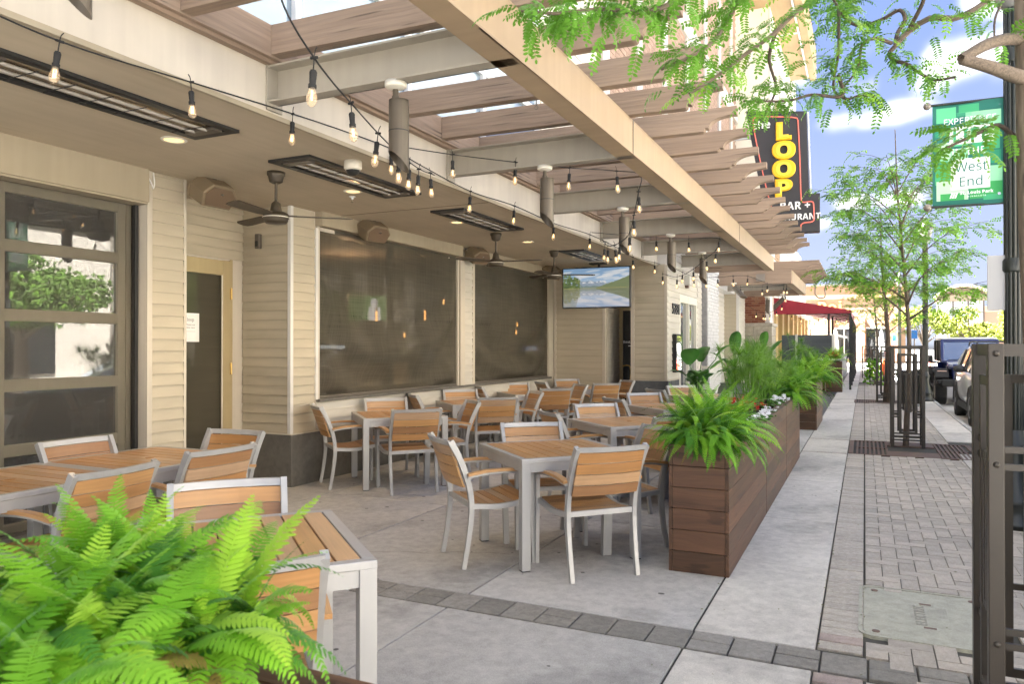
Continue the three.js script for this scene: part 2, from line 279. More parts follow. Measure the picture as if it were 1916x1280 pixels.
  const inst = new THREE.InstancedMesh(B(1, 1, 1, 0, 0, 0, { shift: 0 }), paverMats[0], far.length), mm = new THREE.Matrix4(), col = new THREE.Color();
  inst.name = 'paver'; inst.userData.kind = 'stuff';
  far.forEach(([x0, x1, z0, z1, t], i) => { inst.setMatrixAt(i, mm.compose(V((x0 + x1) / 2, -0.03 + (t - 0.5) * 0.005, (z0 + z1) / 2), new THREE.Quaternion(), V(x1 - x0, 0.06, z1 - z0))); inst.setColorAt(i, col.setRGB(0.86 + 0.28 * t, 0.86 + 0.26 * t, 0.86 + 0.25 * t)); });
  walk.add(inst); inst.castShadow = inst.receiveShadow = true;
  const kerb = setting('kerb', 'pale concrete kerb along the street');
  for (let a = 3; a > -56; a -= 3) add(kerb, 'kerb_stone', BB(1.672, 1.76, -0.16, 0.004, a - 2.992, a, { r: 0.02, s: 2 }), m.kerb);
  add(kerb, 'gutter', BB(1.762, 2.3, -0.16, -0.128, -56, 3), m.kerb);
  // far ground: sunlit plaza across the cross street, the pavement over the road
  const plaza = add(scene, 'plaza', BB(-14, 1.86, -0.13, -0.01, -75, -60), m.kerb); plaza.userData = { kind: 'structure', label: 'sunlit pale plaza beyond the cross street' };
  const opp = add(scene, 'opposite_sidewalk', BB(11, 15.4, -0.13, 0, -60, 20), m.kerb); opp.userData = { kind: 'structure', label: 'pale pavement across the street' };

  // fallen leaflets and grit caught in the joints
  const lit = [], gq = rng(63); for (let i = 0; i < 260; i++) { const jx = [-0.82, -0.218, -0.006, 1.155][Math.floor(gq() * 4)], free = gq() < 0.4, x = free ? -1.0 + gq() * 2.4 : jx + (gq() - 0.5) * 0.03, zz = -2.2 - gq() * 9; if (x < -0.78 && zz < -4.8) continue; const sz = 0.004 + gq() * 0.009; lit.push(G([[-sz, 0, 0], [0, 0.002 + gq() * 0.003, -sz * 0.35], [sz, 0, 0], [0, 0.001, sz * 0.35]], [[0, 1, 2], [0, 2, 3]]).rotateY(gq() * 6).translate(x, 0.004, zz)); }
  const litter = add(scene, 'fallen_leaves', lit, mat(0.16, 0.17, 0.05, 0.9)); litter.userData = { kind: 'stuff', label: 'tiny fallen leaflets lying in the pavement joints', category: 'leaf litter' };

  // utility cover set among the pavers
  const cov = thing('utility_cover', 'pale green-grey utility box lid marked ELECTRIC among pavers', 'utility cover', [0.31, 0, -4.72]);
  const covMat = mat(0.46, 0.455, 0.37, 0.85, { map: T.concrete, bumpMap: T.concreteB, bumpScale: 0.001 });
  const rr = (w, d, q) => { const sh = new THREE.Shape(); sh.moveTo(-w + q, -d); sh.lineTo(w - q, -d); sh.quadraticCurveTo(w, -d, w, -d + q); sh.lineTo(w, d - q); sh.quadraticCurveTo(w, d, w - q, d); sh.lineTo(-w + q, d); sh.quadraticCurveTo(-w, d, -w, d - q); sh.lineTo(-w, -d + q); sh.quadraticCurveTo(-w, -d, -w + q, -d); return sh; };
  const ring = rr(0.345, 0.445, 0.09); ring.holes.push(rr(0.327, 0.427, 0.08));
  add(cov, 'rim', uvBox(new THREE.ExtrudeGeometry(ring, { depth: 0.05, bevelEnabled: false }).rotateX(-Math.PI / 2)).translate(0, -0.046, 0), covMat);
  add(cov, 'lid', uvBox(new THREE.ExtrudeGeometry(rr(0.318, 0.418, 0.075), { depth: 0.05, bevelEnabled: true, bevelSize: 0.003, bevelThickness: 0.003, bevelSegments: 1 }).rotateX(-Math.PI / 2)).translate(0, -0.0535, 0), covMat);
  for (const dz of [-0.2, 0.2]) { add(cov, 'lifting_slot', BB(-0.03, 0.03, -0.004, 0.0012, dz - 0.013, dz + 0.013), m.rust); add(cov, 'slot_rim', BB(-0.042, 0.042, -0.004, 0.0006, dz - 0.024, dz + 0.024), covMat); }
  for (const [x, zz] of [[-0.26, 0.36], [0.25, -0.37], [-0.26, -0.36], [0.25, 0.36]]) add(cov, 'bolt', C(0.02, 0.02, 0.004, x, 0.0005, zz, 10), m.rust);
  add(cov, 'lettering', text3('ELECTRIC', 0.055, 0.002).rotateX(-Math.PI / 2).rotateY(Math.PI / 2).translate(-0.01, 0, 0), mat(0.25, 0.24, 0.2, 0.9));
  add(cov, 'label_plate', BB(-0.085, 0.1, -0.004, 0.0003, -0.17, 0.17), covMat);

  // tree grates
  const grate = (cx, cz, d, label) => {
    const t = thing('tree_grate', label, 'tree grate', [cx, 0, cz], 0, 'tree grates in the pavement');
    const bars = [], rim = [];
    for (const s2 of [-1, 1]) { rim.push(BB(-0.75, 0.75, -0.05, 0.003, s2 * d / 2 - 0.03, s2 * d / 2 + 0.03)); rim.push(BB(s2 * 0.78 - 0.03, s2 * 0.78 + 0.03, -0.05, 0.003, -d / 2, d / 2)); }
    for (let x = -0.7; x < 0.72; x += 0.055) if (Math.abs(x) > 0.3) for (const s2 of [-1, 1]) bars.push(BB(x - 0.014, x + 0.014, -0.05, 0.001, s2 > 0 ? 0.02 : -d / 2 + 0.04, s2 > 0 ? d / 2 - 0.04 : -0.02, { rz: 0 }));
    for (const s2 of [-1, 1]) bars.push(BB(-0.32, 0.32, -0.05, 0.002, s2 > 0 ? 0.32 : -d / 2 + 0.03, s2 > 0 ? d / 2 - 0.03 : -0.32));
    bars.push(BB(-0.72, -0.32, -0.05, 0.0005, -0.02, 0.02), BB(0.32, 0.72, -0.05, 0.0005, -0.02, 0.02));
    add(t, 'frame', rim, m.rust); add(t, 'slotted_plate', bars, m.rust); add(t, 'earth', BB(-0.74, 0.74, -0.08, -0.055, -d / 2, d / 2), m.soil);
  };
  grate(0.6, -2.7, 1.62, 'rusty brown tree grate at the bottom right edge, nearest of the three');
  grate(0.6, -12.23, 1.6, 'rusty slotted tree grate around the young tree in the middle of the pavement');
  grate(0.55, -22.4, 1.3, 'second slotted tree grate further up the pavement, under the stout trunk');
}

// ---------------------------------------------------------------- the restaurant building
const restaurant = thing('restaurant_building', 'tan clapboard restaurant with dark roller screens, soffit patio and salmon brick upper storeys', 'building');
{
  const b = restaurant, r = rng(21);
  // lapped boards on a wall: axis 'x' = wall runs along x and faces +z at z = at; axis 'z' = wall runs along z and faces +x at x = at
  const boardCache = {};
  const boards = (wall, axis, at, a0, a1, y0, y1, mt, ex = 0.1005, back = false) => {
    const L = a1 - a0, key = `${L.toFixed(3)}|${ex}`;
    const gs = boardCache[key] ??= [0, 1, 2].map((i) => { const g = EX([[0, -0.002], [0.004, -0.002], [0.004, 0.006], [0.019, 0.006], [0.019, 0.012], [0.006, ex], [0, ex]], L); g.translate(0, 0, -L / 2); return uvBox(g, 2, i * 0.7 + L); });
    for (let y = y0, i = 0; y < y1 - 0.02; y += ex, i++) {
      const o = add(wall, 'siding_board', gs[Math.floor(r() * 3)], mt), c = (a0 + a1) / 2;
      const top = Math.min(1, (y1 - y) / ex); o.scale.y = top;
      if (axis === 'z') { o.position.set(at + r() * 0.001, y, c); } else { o.position.set(c, y, at + r() * 0.001); o.rotation.y = -Math.PI / 2; }
      if (back && axis === 'z') { o.rotation.y = Math.PI; }
    }
  };
  const wallOf = (name) => grp(b, name);
  const S = m.siding, SW = m.sidingWhite;
  // garage-door bay
  {
    const w = wallOf('wall'); add(w, 'lintel', BB(-5.75, -5.52, 2.72, 3.0, -4.39, 3), m.housing);
    add(w, 'base', BB(-5.9, -5.6, 0, 0.12, -4.39, 3), m.base);
    const door = grp(b, 'garage_door'); const f = [];
    const st = [-4.30, -3.32, -2.34, -1.36, -0.38, 0.6], ys = [0.14, 0.72, 1.2, 1.72, 2.23, 2.66];
    for (const z of st) f.push(BB(-5.7, -5.65, 0.1, 2.72, z - 0.035, z + 0.035, { r: 0.006 }));
    for (const y of ys) f.push(BB(-5.697, -5.652, y - 0.045, y + 0.045, -4.3, 0.6, { r: 0.006 }));
    f.push(BB(-5.72, -5.64, 0.1, 2.75, -4.385, -4.335));
    add(door, 'door_frame', f, mat(0.62, 0.56, 0.42, 0.5, { map: T.paint }));
    for (let i = 0; i + 1 < st.length; i++) for (let j = 0; j + 1 < ys.length; j++) add(door, 'pane', BB(-5.684, -5.678, ys[j] + 0.04, ys[j + 1] - 0.04, st[i] + 0.03, st[i + 1] - 0.03), m.glassMirror);
    const sc = grp(b, 'roller_screen');
    add(sc, 'screen_fabric', BB(-5.601, -5.599, 0.1, 2.72, -4.365, 2.8), m.fabricGarage);
    add(sc, 'housing', [BB(-5.6, -5.44, 2.70, 2.985, -4.40, 3, { r: 0.008 }), BB(-5.61, -5.455, 2.685, 2.70, -4.395, 3)], m.housing);
    add(sc, 'guide_rail', BB(-5.62, -5.57, 0.1, 2.7, -4.395, -4.365), m.black);
    add(sc, 'motor_cable', TB([[-5.47, 2.93, -4.4], [-5.45, 2.86, -4.43], [-5.46, 2.83, -4.45], [-5.47, 2.87, -4.47], [-5.47, 2.97, -4.46]], 0.006), m.white);
  }
  // siding column between the bay and the door recess
  {
    const w = wallOf('column'); add(w, 'core', BB(-6.2, -5.502, 0, 3.0, -4.815, -4.41), m.trim);
    boards(w, 'z', -5.5, -4.79, -4.46, 0.34, 2.98, S, 0.1005);
    add(w, 'corner_trim', [BB(-5.502, -5.478, 0.3, 2.98, -4.46, -4.41, { r: 0.003 }), BB(-5.502, -5.48, 0.3, 2.98, -4.818, -4.79, { r: 0.003 })], m.trim);
    add(w, 'base', BB(-6.2, -5.47, 0, 0.33, -4.82, -4.4), m.base);
  }
  // recessed glass door
  {
    const w = wallOf('wall'); add(w, 'core', BB(-6.4, -6.165, 2.41, 3.0, -6.16, -4.8), m.trim); boards(w, 'z', -6.165, -6.16, -4.82, 2.42, 2.98, S);
    add(w, 'core', BB(-6.4, -6.17, 0, 2.41, -6.2, -5.985), m.trim);
    const d = grp(b, 'glass_door');
    add(d, 'frame', [BB(-6.2, -6.13, 0.02, 2.4, -5.985, -5.86, { r: 0.004 }), BB(-6.2, -6.13, 0.02, 2.4, -4.95, -4.83, { r: 0.004 }), BB(-6.199, -6.132, 2.24, 2.398, -5.86, -4.95, { r: 0.004 }), BB(-6.199, -6.132, 0.02, 0.2, -5.86, -4.95, { r: 0.004 }), BB(-6.22, -6.16, 0, 2.42, -6.02, -5.985)], m.champagne);
    add(d, 'pane', BB(-6.17, -6.162, 0.2, 2.24, -5.86, -4.95), mat(0.075, 0.066, 0.046, 0.12, { ior: 1.4, map: T.siding }));
    for (const y of [0.55, 1.25, 2.05]) add(d, 'hinge', C(0.012, 0.012, 0.12, -6.122, y, -5.965, 8), m.brass);
    add(d, 'edge_strip', BB(-6.131, -6.126, 0.2, 2.24, -5.85, -5.838), m.cream);
  }
  // return wall and corner
  {
    const w = wallOf('wall'); add(w, 'core', BB(-6.2, -5.5, 0, 3.0, -6.6, -6.178), m.trim);
    boards(w, 'x', -6.176, -6.16, -5.51, 0.56, 2.98, S);
    boards(w, 'z', -5.498, -6.545, -6.19, 0.56, 2.98, S);
    add(w, 'corner_trim', [BB(-5.52, -5.475, 0.55, 2.98, -6.195, -6.152, { r: 0.004 }), BB(-5.5, -5.466, 0.9, 2.8, -6.585, -6.545, { r: 0.003 })], m.trimWhite);
    add(w, 'base', [BB(-6.2, -5.462, 0, 0.55, -13.58, -6.15, { r: 0.006 })], m.base);
    add(w, 'base_cap', BB(-6.19, -5.456, 0.55, 0.562, -13.57, -6.145), m.trim);
    boards(w, 'z', -5.498, -13.4, -6.58, 0.563, 0.88, SW);
    add(w, 'core', BB(-5.7, -5.502, 0.5, 0.9, -13.6, -6.58), m.trim);
    add(w, 'sill', BB(-5.6, -5.44, 0.872, 0.905, -13.36, -6.585, { r: 0.004 }), m.base);
    add(w, 'core', [BB(-5.7, -5.502, 2.78, 3.0, -13.6, -6.58), BB(-5.7, -5.502, 0.9, 2.78, -13.72, -13.31)], m.trim);
  }
  // the two big roller screens with the dim room behind
  {
    const screen = (z0, z1, seed) => {
      const sc = grp(b, 'roller_screen'), nx = 90, ny = 70, g = new THREE.PlaneGeometry(1, 1, nx, ny), p = g.attributes.position, uv = g.attributes.uv, q = rng(seed), ph = q() * 6;
      for (let i = 0; i < p.count; i++) {
        const s = p.getX(i) + 0.5, t = p.getY(i) + 0.5, z = lerp(z0, z1, s), y = lerp(0.93, 2.84, t);
        // sag folds that swing from the bottom corners, wavy hem
        const dc = Math.hypot((s - 0.5) * 1.7, (t - 1.05) * 1.25), fold = Math.sin(dc * 15 + ph + 2 * tnoise(s * 3, t * 3, 50, 50, seed)) * smooth(0.5, 1.15, dc);
        const edge = smooth(0.78, 1.0, Math.abs(s - 0.5) * 2) * Math.sin(t * 26 + s * 10 + ph) * 0.5, mid = Math.sin(t * 9 + Math.pow(s - 0.45, 2) * 14 + ph) * smooth(0.8, 0.2, t) * 0.7;
        const fall = 0.35 + 0.65 * smooth(1, 0.55, t);
        const x = -5.5 + 0.05 * fall * (fold + edge + mid) * smooth(0, 0.07, s) * smooth(0, 0.07, 1 - s) * smooth(0, 0.04, t) + 0.02 * smooth(0.5, 0, Math.abs(s - 0.5)) * Math.sin(t * 3);
        p.setXYZ(i, x, y, z); uv.setXY(i, z, y);
      }
      g.computeVertexNormals(); add(sc, 'screen_fabric', g, m.fabric);
      add(sc, 'hem_bar', BB(-5.515, -5.485, 0.905, 0.935, z1 + 0.02, z0 - 0.02, { r: 0.008 }), m.bronze);
      add(sc, 'housing', BB(-5.56, -5.40, 2.82, 2.985, z1 - 0.04, z0 + 0.03, { r: 0.01 }), m.housing);
      add(sc, 'guide_rail', [BB(-5.53, -5.47, 0.9, 2.82, z0 - 0.012, z0 + 0.028), BB(-5.53, -5.47, 0.9, 2.82, z1 - 0.03, z1 + 0.012)], m.trim);
    };
    screen(-6.6, -9.74, 3); screen(-10.26, -13.28, 8);
    const w = wallOf('pillar'); add(w, 'core', BB(-5.7, -5.485, 0.9, 3.0, -10.2, -9.79), m.trim); boards(w, 'z', -5.483, -10.19, -9.93, 0.9, 2.98, SW);
    add(w, 'corner_trim', [BB(-5.49, -5.455, 0.9, 2.83, -9.93, -9.79, { r: 0.004 }), BB(-5.49, -5.46, 0.9, 2.83, -10.225, -10.19, { r: 0.004 })], m.trim);
    const win = grp(b, 'window'); const f = [];
    for (const z of [-6.62, -8.2, -9.74, -10.28, -11.8, -13.26]) f.push(BB(-5.66, -5.6, 0.9, 2.8, z - 0.03, z + 0.03));
    f.push(BB(-5.658, -5.602, 0.9, 0.96, -13.26, -6.62)); add(win, 'frame', f, m.blackMatte);
    add(win, 'pane', BB(-5.632, -5.628, 0.95, 2.8, -13.26, -6.62), m.glass);
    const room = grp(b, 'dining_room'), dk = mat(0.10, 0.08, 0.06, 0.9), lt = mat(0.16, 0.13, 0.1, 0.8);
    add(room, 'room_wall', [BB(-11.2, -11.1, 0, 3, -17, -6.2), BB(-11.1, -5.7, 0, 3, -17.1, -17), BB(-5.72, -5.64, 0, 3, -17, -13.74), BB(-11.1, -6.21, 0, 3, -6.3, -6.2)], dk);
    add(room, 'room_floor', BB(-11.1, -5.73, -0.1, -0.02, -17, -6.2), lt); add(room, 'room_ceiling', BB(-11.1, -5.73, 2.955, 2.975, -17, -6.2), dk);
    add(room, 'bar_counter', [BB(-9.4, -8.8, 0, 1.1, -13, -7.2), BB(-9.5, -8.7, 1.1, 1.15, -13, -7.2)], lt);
  }
  // television wall, its door recess and the wall to the corner
  {
    const w = wallOf('wall'), z = -13.6; add(w, 'core', BB(-5.5, -4.42, 0, 3.0, z - 0.12, z - 0.004), m.trim); boards(w, 'x', z, -5.46, -4.5, 0.0, 2.98, S, 0.118);
    add(w, 'corner_trim', [BB(-5.485, -5.44, 0, 2.98, z, z + 0.02), BB(-4.5, -4.44, 0, 2.98, z, z + 0.022, { r: 0.003 })], m.trim);
    add(w, 'core', BB(-4.6, -4.444, 0, 3.0, -14.5, z - 0.1), m.trim); boards(w, 'z', -4.442, -14.45, z - 0.02, 0.0, 2.98, SW, 0.118);
    const d = grp(b, 'glass_door'); add(d, 'frame', [BB(-4.44, -4.36, 0, 2.98, -14.5, -14.42), BB(-4.0, -3.94, 0, 2.98, -14.5, -14.4), BB(-4.36, -4.0, 2.2, 2.3, -14.498, -14.422)], m.champagne);
    add(d, 'pane', BB(-4.36, -4.0, 0.05, 2.2, -14.47, -14.462), mat(0.03, 0.03, 0.028, 0.05, { ior: 1.6 }));
    add(d, 'transom', BB(-4.36, -4.0, 2.3, 2.98, -14.48, -14.45), m.siding);
    add(d, 'lettering', [text3('Restrooms', 0.052, 0.002).translate(-4.17, 1.55, -14.458), BB(-4.25, -4.13, 1.49, 1.503, -14.459, -14.457), EX([[0, 0.028], [0, -0.028], [0.045, 0]], 0.002).translate(-4.135, 1.4965, -14.459)], m.white);
    add(d, 'handle', TB([[-4.33, 1.1, -14.42], [-4.33, 1.1, -14.36], [-4.2, 1.1, -14.36], [-4.2, 0.55, -14.36], [-4.2, 0.5, -14.4]], 0.013, 6, 30), m.brass);
    const w2 = wallOf('wall'); add(w2, 'core', BB(-3.95, -3.3, 0, 3.0, -14.5, z - 0.004), m.trim); boards(w2, 'x', z, -3.88, -3.30, 0.87, 2.98, S, 0.118);
    add(w2, 'corner_trim', [BB(-3.945, -3.88, 0.86, 2.98, z, z + 0.022), BB(-3.31, -3.262, 0.86, 2.98, z - 0.02, z + 0.02)], m.trim);
    add(w2, 'base', [BB(-3.96, -3.245, 0, 0.85, z - 0.3, z + 0.045, { r: 0.006 }), BB(-3.5, -3.235, 0, 0.85, -14.45, z - 0.2, { r: 0.01 })], m.baseBlue);
    add(w2, 'base_cap', BB(-3.97, -3.23, 0.85, 0.866, -14.45, z + 0.05), m.trim);
    // entrance front on the street side
    const w3 = wallOf('wall'); const X = -3.275; add(w3, 'core', [BB(-3.9, X - 0.003, 0, 3.35, -14.62, -13.62), BB(-3.9, X - 0.003, 2.5, 3.35, -16.3, -14.62), BB(-3.9, X - 0.003, 0, 3.35, -16.8, -16.3)], m.trimWhite);
    boards(w3, 'z', X, -14.6, -13.64, 0.87, 3.3, SW, 0.118); boards(w3, 'z', X, -16.28, -14.6, 2.52, 3.3, SW, 0.118); boards(w3, 'z', X, -16.8, -16.32, 0.3, 3.3, SW, 0.118);
    const d3 = grp(b, 'entrance_door'); add(d3, 'frame', [BB(-3.36, X + 0.01, 0, 2.5, -14.7, -14.62), BB(-3.36, X + 0.01, 0, 2.5, -15.55, -15.43), BB(-3.36, X + 0.01, 0, 2.5, -16.32, -16.22), BB(-3.358, X + 0.008, 2.36, 2.5, -16.22, -14.7)], m.cream);
    add(d3, 'pane', [BB(-3.33, -3.322, 0.1, 2.36, -15.43, -14.7), BB(-3.33, -3.322, 0.1, 2.36, -16.22, -15.55)], m.glassMirror);
    add(d3, 'door_gap', BB(-3.3, X + 0.012, 0.05, 2.36, -15.5, -15.47), m.black);
    add(b, 'street_number', text3('5331', 0.2, 0.02).rotateY(Math.PI / 2).translate(X + 0.02, 2.1, -14.22), m.black);
    const mb = grp(b, 'menu_case'); add(mb, 'case', BB(X, X + 0.09, 1.0, 1.72, -14.42, -13.98, { r: 0.006 }), m.blackMatte); add(mb, 'pane', BB(X + 0.09, X + 0.094, 1.04, 1.68, -14.39, -14.01), m.glassMirror);
    const sc = grp(b, 'wall_light'); add(sc, 'lamp_body', BB(X, X + 0.12, 2.72, 2.92, -15.2, -15.05, { r: 0.01 }), m.trimWhite); add(sc, 'bracket', BB(X, X + 0.08, 2.66, 2.71, -15.18, -15.07), m.rust);
  }
  // white painted brick pilaster and the siding bays up the street
  {
    const w = wallOf('pilaster'); add(w, 'core', BB(-4.0, -3.16, 0, 3.9, -18.3, -16.85), mat(0.4, 0.4, 0.41, 0.7, { map: T.concrete }));
    const gs = [], gr = rng(9); for (let y = 1.0; y < 3.85; y += 0.075) for (let z = -18.28 + (Math.round(y / 0.075) % 2) * 0.1; z < -16.9; z += 0.205) gs.push(BB(-3.17, -3.143 + gr() * 0.006, y + 0.004, y + 0.071, z + 0.004, Math.min(-16.86, z + 0.2)));
    const bk = add(w, 'brick', gs, mat(0.66, 0.66, 0.66, 0.6, { map: T.paint })); bk.userData.kind = 'stuff';
    add(w, 'base', BB(-4.0, -3.1, 0, 1.0, -18.32, -16.83, { r: 0.01 }), m.trimWhite); add(w, 'cap', BB(-4.0, -3.08, 1.0, 1.05, -18.34, -16.81), m.cream);
    const bay = (z, x1, zc) => { const q = wallOf('wall'); add(q, 'core', BB(-4.8, x1 - 0.02, 0, 3.5, z - 0.2, z - 0.004), m.trim); boards(q, 'x', z, -4.6, x1 - 0.06, 0.3, 3.2, S, 0.118); add(q, 'core', BB(-4.8, x1 - 0.004, 0, 3.5, zc, z - 0.03), m.trimWhite); boards(q, 'z', x1, zc, z - 0.02, 0.3, 3.2, SW, 0.118); add(q, 'corner_trim', BB(x1 - 0.06, x1 + 0.018, 0, 3.3, z - 0.03, z + 0.018), m.trimWhite); };
    bay(-19.6, -3.42, -20.6); bay(-22.4, -3.3, -23.6);
    const c = wallOf('fascia'); add(c, 'fascia_board', BB(-5, -3.4, 3.0, 3.3, -23.5, -18.35), m.trimWhite);
    const p = wallOf('pier'); add(p, 'core', BB(-3.6, -2.62, 2.1, 4.2, -25.2, -24.02), mat(0.45, 0.36, 0.28, 0.9));
    const bm = [[0.34, 0.13, 0.075], [0.4, 0.19, 0.11], [0.3, 0.10, 0.06], [0.45, 0.25, 0.15]].map((q) => mat(...q, 0.85, { map: T.paver })), g1 = B(0.19, 0.062, 0.1, 0, 0, 0, { r: 0.004 }), g2 = B(0.09, 0.062, 0.1, 0, 0, 0, { r: 0.004 });
    for (let y = 2.24, row = 0; y < 3.9; y += 0.071, row++) for (let x = -3.55 + (row % 2) * 0.1; x < -2.75; x += 0.2) { const o = add(p, 'brick', x > -2.83 ? g2 : g1, bm[Math.floor(gr() * (x < -3.2 ? 3 : 4))]); o.position.set(Math.min(x + 0.1, -2.8), y, -24 + gr() * 0.006); }
    add(p, 'stone_quoin', [BB(-2.74, -2.6, 2.2, 4.3, -24.6, -23.94, { r: 0.01 })], m.trimWhite);
    add(p, 'stone_cap', BB(-3.65, -2.52, 2.1, 2.2, -25.3, -23.86, { r: 0.015 }), mat(0.55, 0.5, 0.42, 0.9, { map: T.concrete }));
    const st = [0, 1].map((i) => mat(0.5 + i * 0.05, 0.45 + i * 0.05, 0.36 + i * 0.05, 0.9, { map: T.concrete }));
    for (let y = 0, row = 0; y < 2.1; y += 0.3, row++) for (let i = 0; i < 2; i++) add(p, 'stone_block', BB(-3.6 + i * 0.52, -3.6 + i * 0.52 + (i ? 0.54 : 0.512), y + 0.005, y + 0.295, -25, -23.9 + 0.004 * gr(), { r: 0.008 }), st[(row + i) % 2]);
  }
  // soffit and fascia over the patio
  {
    const s = wallOf('soffit'); add(s, 'soffit_panel', BB(-6.4, -3.5, 2.98, 3.2, -13.7, 3), m.soffit);
    add(s, 'soffit_seam', [BB(-6.3, -3.52, 2.977, 2.98, -6.9, -6.896), BB(-6.3, -3.52, 2.977, 2.98, -1.9, -1.896)], m.joint);
    const f = wallOf('fascia'); for (const [a, c] of [[3, -3.7], [-3.703, -8.2], [-8.203, -13.4], [-13.403, -16.1]]) add(f, 'fascia_board', BB(-3.5, -3.45, 2.97, 3.3, c, a, { r: 0.004 }), m.fascia);
    add(f, 'edge_trim', BB(-3.462, -3.435, 2.955, 2.985, -16.1, 3), m.housing);
    add(f, 'flashing', BB(-3.5, -3.42, 3.3, 3.308, -16.1, 3), m.bronze);
  }
  // upper storeys
  {
    const X = -3.62, g = wallOf('curtain_wall'); const mull = [], panes = [];
    for (let z = 3; z >= -8.4; z -= 1.42) { mull.push(BB(X - 0.05, X + 0.04, 3.31, 8.6, z - 0.03, z + 0.03)); if (z > -7) panes.push([z - 1.42, z]); }
    for (const y of [3.36, 4.35, 5.35, 6.6, 8.55]) mull.push(BB(X - 0.048, X + 0.038, y - 0.03, y + 0.03, -8.4, 3));
    add(g, 'mullion', mull, mat(0.74, 0.75, 0.76, 0.4));
    for (const [a, c] of panes) for (const [y0, y1] of [[3.39, 4.32], [4.38, 5.32], [5.38, 6.57], [6.63, 8.52]]) add(g, 'pane', BB(X - 0.01, X, y0, y1, a + 0.03, c - 0.03), mat(0.30, 0.38, 0.45, 0.02, { ior: 2.2, metalness: 0.55 }));
    const p = wallOf('panel_wall'); for (let y = 3.4; y < 12.9; y += 0.3) add(p, 'cladding_panel', BB(X - 0.1, X + 0.02, y + 0.008, y + 0.292, -10.6, -8.5, { r: 0.004 }), m.cream);
    add(p, 'core', [BB(-9, X - 0.09, 3.31, 13, -24, 3), BB(X - 0.1, X - 0.06, 8.6, 13, -8.5, 3)], m.cream);
    const u = wallOf('brick_wall'), salmon = mat(0.5, 0.35, 0.265, 0.85, { map: T.paver });
    add(u, 'core', BB(X - 0.1, X - 0.02, 3.31, 13, -24, -10.65), mat(0.6, 0.48, 0.4, 0.9));
    const gs = [], gq = rng(31); for (let y = 3.9, row = 0; y < 12; y += 0.1, row++) for (let z = -23.9 + (row % 2) * 0.15; z < -10.8; z += 0.3) gs.push([y, z]);
    const stripM = mat(0.6, 0.57, 0.53, 0.6, { map: T.paint });
    const im = new THREE.InstancedMesh(B(0.04, 0.088, 0.286), salmon, gs.length), mm = new THREE.Matrix4(), cc = new THREE.Color(); im.name = 'brick'; im.userData.kind = 'stuff';
    gs.forEach(([y, z], i) => { im.setMatrixAt(i, mm.makeTranslation(X - 0.015 + gq() * 0.004, y, z)); const t = gq(); im.setColorAt(i, cc.setRGB(0.88 + 0.24 * t, 0.86 + 0.24 * t, 0.84 + 0.28 * t)); }); u.add(im);
    for (const z of [-11.0, -12.9, -14.8, -16.9, -19, -21, -23]) add(u, 'white_strip', BB(X, X + 0.05, 3.6, 12.6, z - 0.16, z + 0.16, { r: 0.008 }), stripM);
    for (const y of [3.75, 8.6, 12.4]) add(u, 'white_band', BB(X, X + 0.075, y - 0.2, y + 0.2, -24, -10.65, { r: 0.008 }), stripM);
    // corner tower up the street with a deep tan cornice
    const t = wallOf('tower'); const Xt = -2.6;
    add(t, 'core', [BB(-9, Xt - 0.04, 4.2, 13, -33.6, -24.05), BB(-9, -3.02, 0, 4.2, -45.5, -25.2)], m.cream);
    for (let y = 4.3; y < 12.1; y += 0.6) for (const [a, c] of [[-25.4, -24.05], [-33.6, -27.0]]) add(t, 'cladding_panel', BB(Xt - 0.05, Xt, y + 0.01, y + 0.59, a, c, { r: 0.006 }), stripM);
    const bs = [], tan = mat(0.56, 0.37, 0.22, 0.85, { map: T.paver }); for (let y = 4.3, row = 0; y < 9.4; y += 0.1, row++) for (let z = -26.95 + (row % 2) * 0.15; z < -25.6; z += 0.3) bs.push(BB(Xt - 0.05, Xt - 0.01, y + 0.008, y + 0.092, z + 0.008, Math.min(-25.42, z + 0.292)));
    add(t, 'brick', bs, tan).userData.kind = 'stuff';
    add(t, 'cornice', [BB(-3.2, -1.85, 11.9, 12.1, -31.2, -22.5), BB(-1.9, -1.68, 11.85, 13.0, -31.4, -22.5), BB(-3.2, -1.8, 12.1, 13, -31.4, -22.4)], mat(0.42, 0.3, 0.16, 0.7, { map: T.paint }));
    add(t, 'soffit_rib', [BB(-1.98, -1.92, 11.86, 11.9, -31, -22.5), BB(-3.2, -1.9, 11.88, 11.9, -26.5, -26.4)], m.trimWhite);
    for (const [a, c] of [[-28.2, -26.6], [-30.2, -28.6], [-32, -30.6]]) add(t, 'window_pane', BB(-3.03, -3.0, 3.1, 4.15, a, c), m.cream);
    for (const z of [-26.4, -28.4, -30.4, -32.2]) add(t, 'window_frame', BB(-3.03, -2.97, 2.9, 4.2, z - 0.12, z + 0.12), m.trimWhite);
    add(t, 'ground_floor_pier', [-28.6, -30.9, -33.2, -35.5, -37.8, -40.1, -42.4, -44.7].map((z) => BB(-3.03, -2.86, 0, 2.95, z - 0.3, z + 0.3, { r: 0.02 })), mat(0.72, 0.52, 0.24, 0.75));
    add(t, 'ground_floor_window', [-29.75, -32.05, -34.35, -36.65, -38.95, -41.25, -43.55].map((z) => BB(-3.03, -2.99, 0.6, 2.6, z - 0.5, z + 0.5)), m.glassDark);
  }
  // long low wing further up the street
  {
    const w = wallOf('wing'); add(w, 'wing_wall', BB(-9, -3.4, 0, 6.2, -46, -33.7), mat(0.62, 0.5, 0.36, 0.85)); add(w, 'wing_parapet', BB(-9.1, -3.3, 6.2, 6.6, -46.1, -33.7), m.cream);
  }
  // pale fabric sail and bracket lights: part of the tower front
}
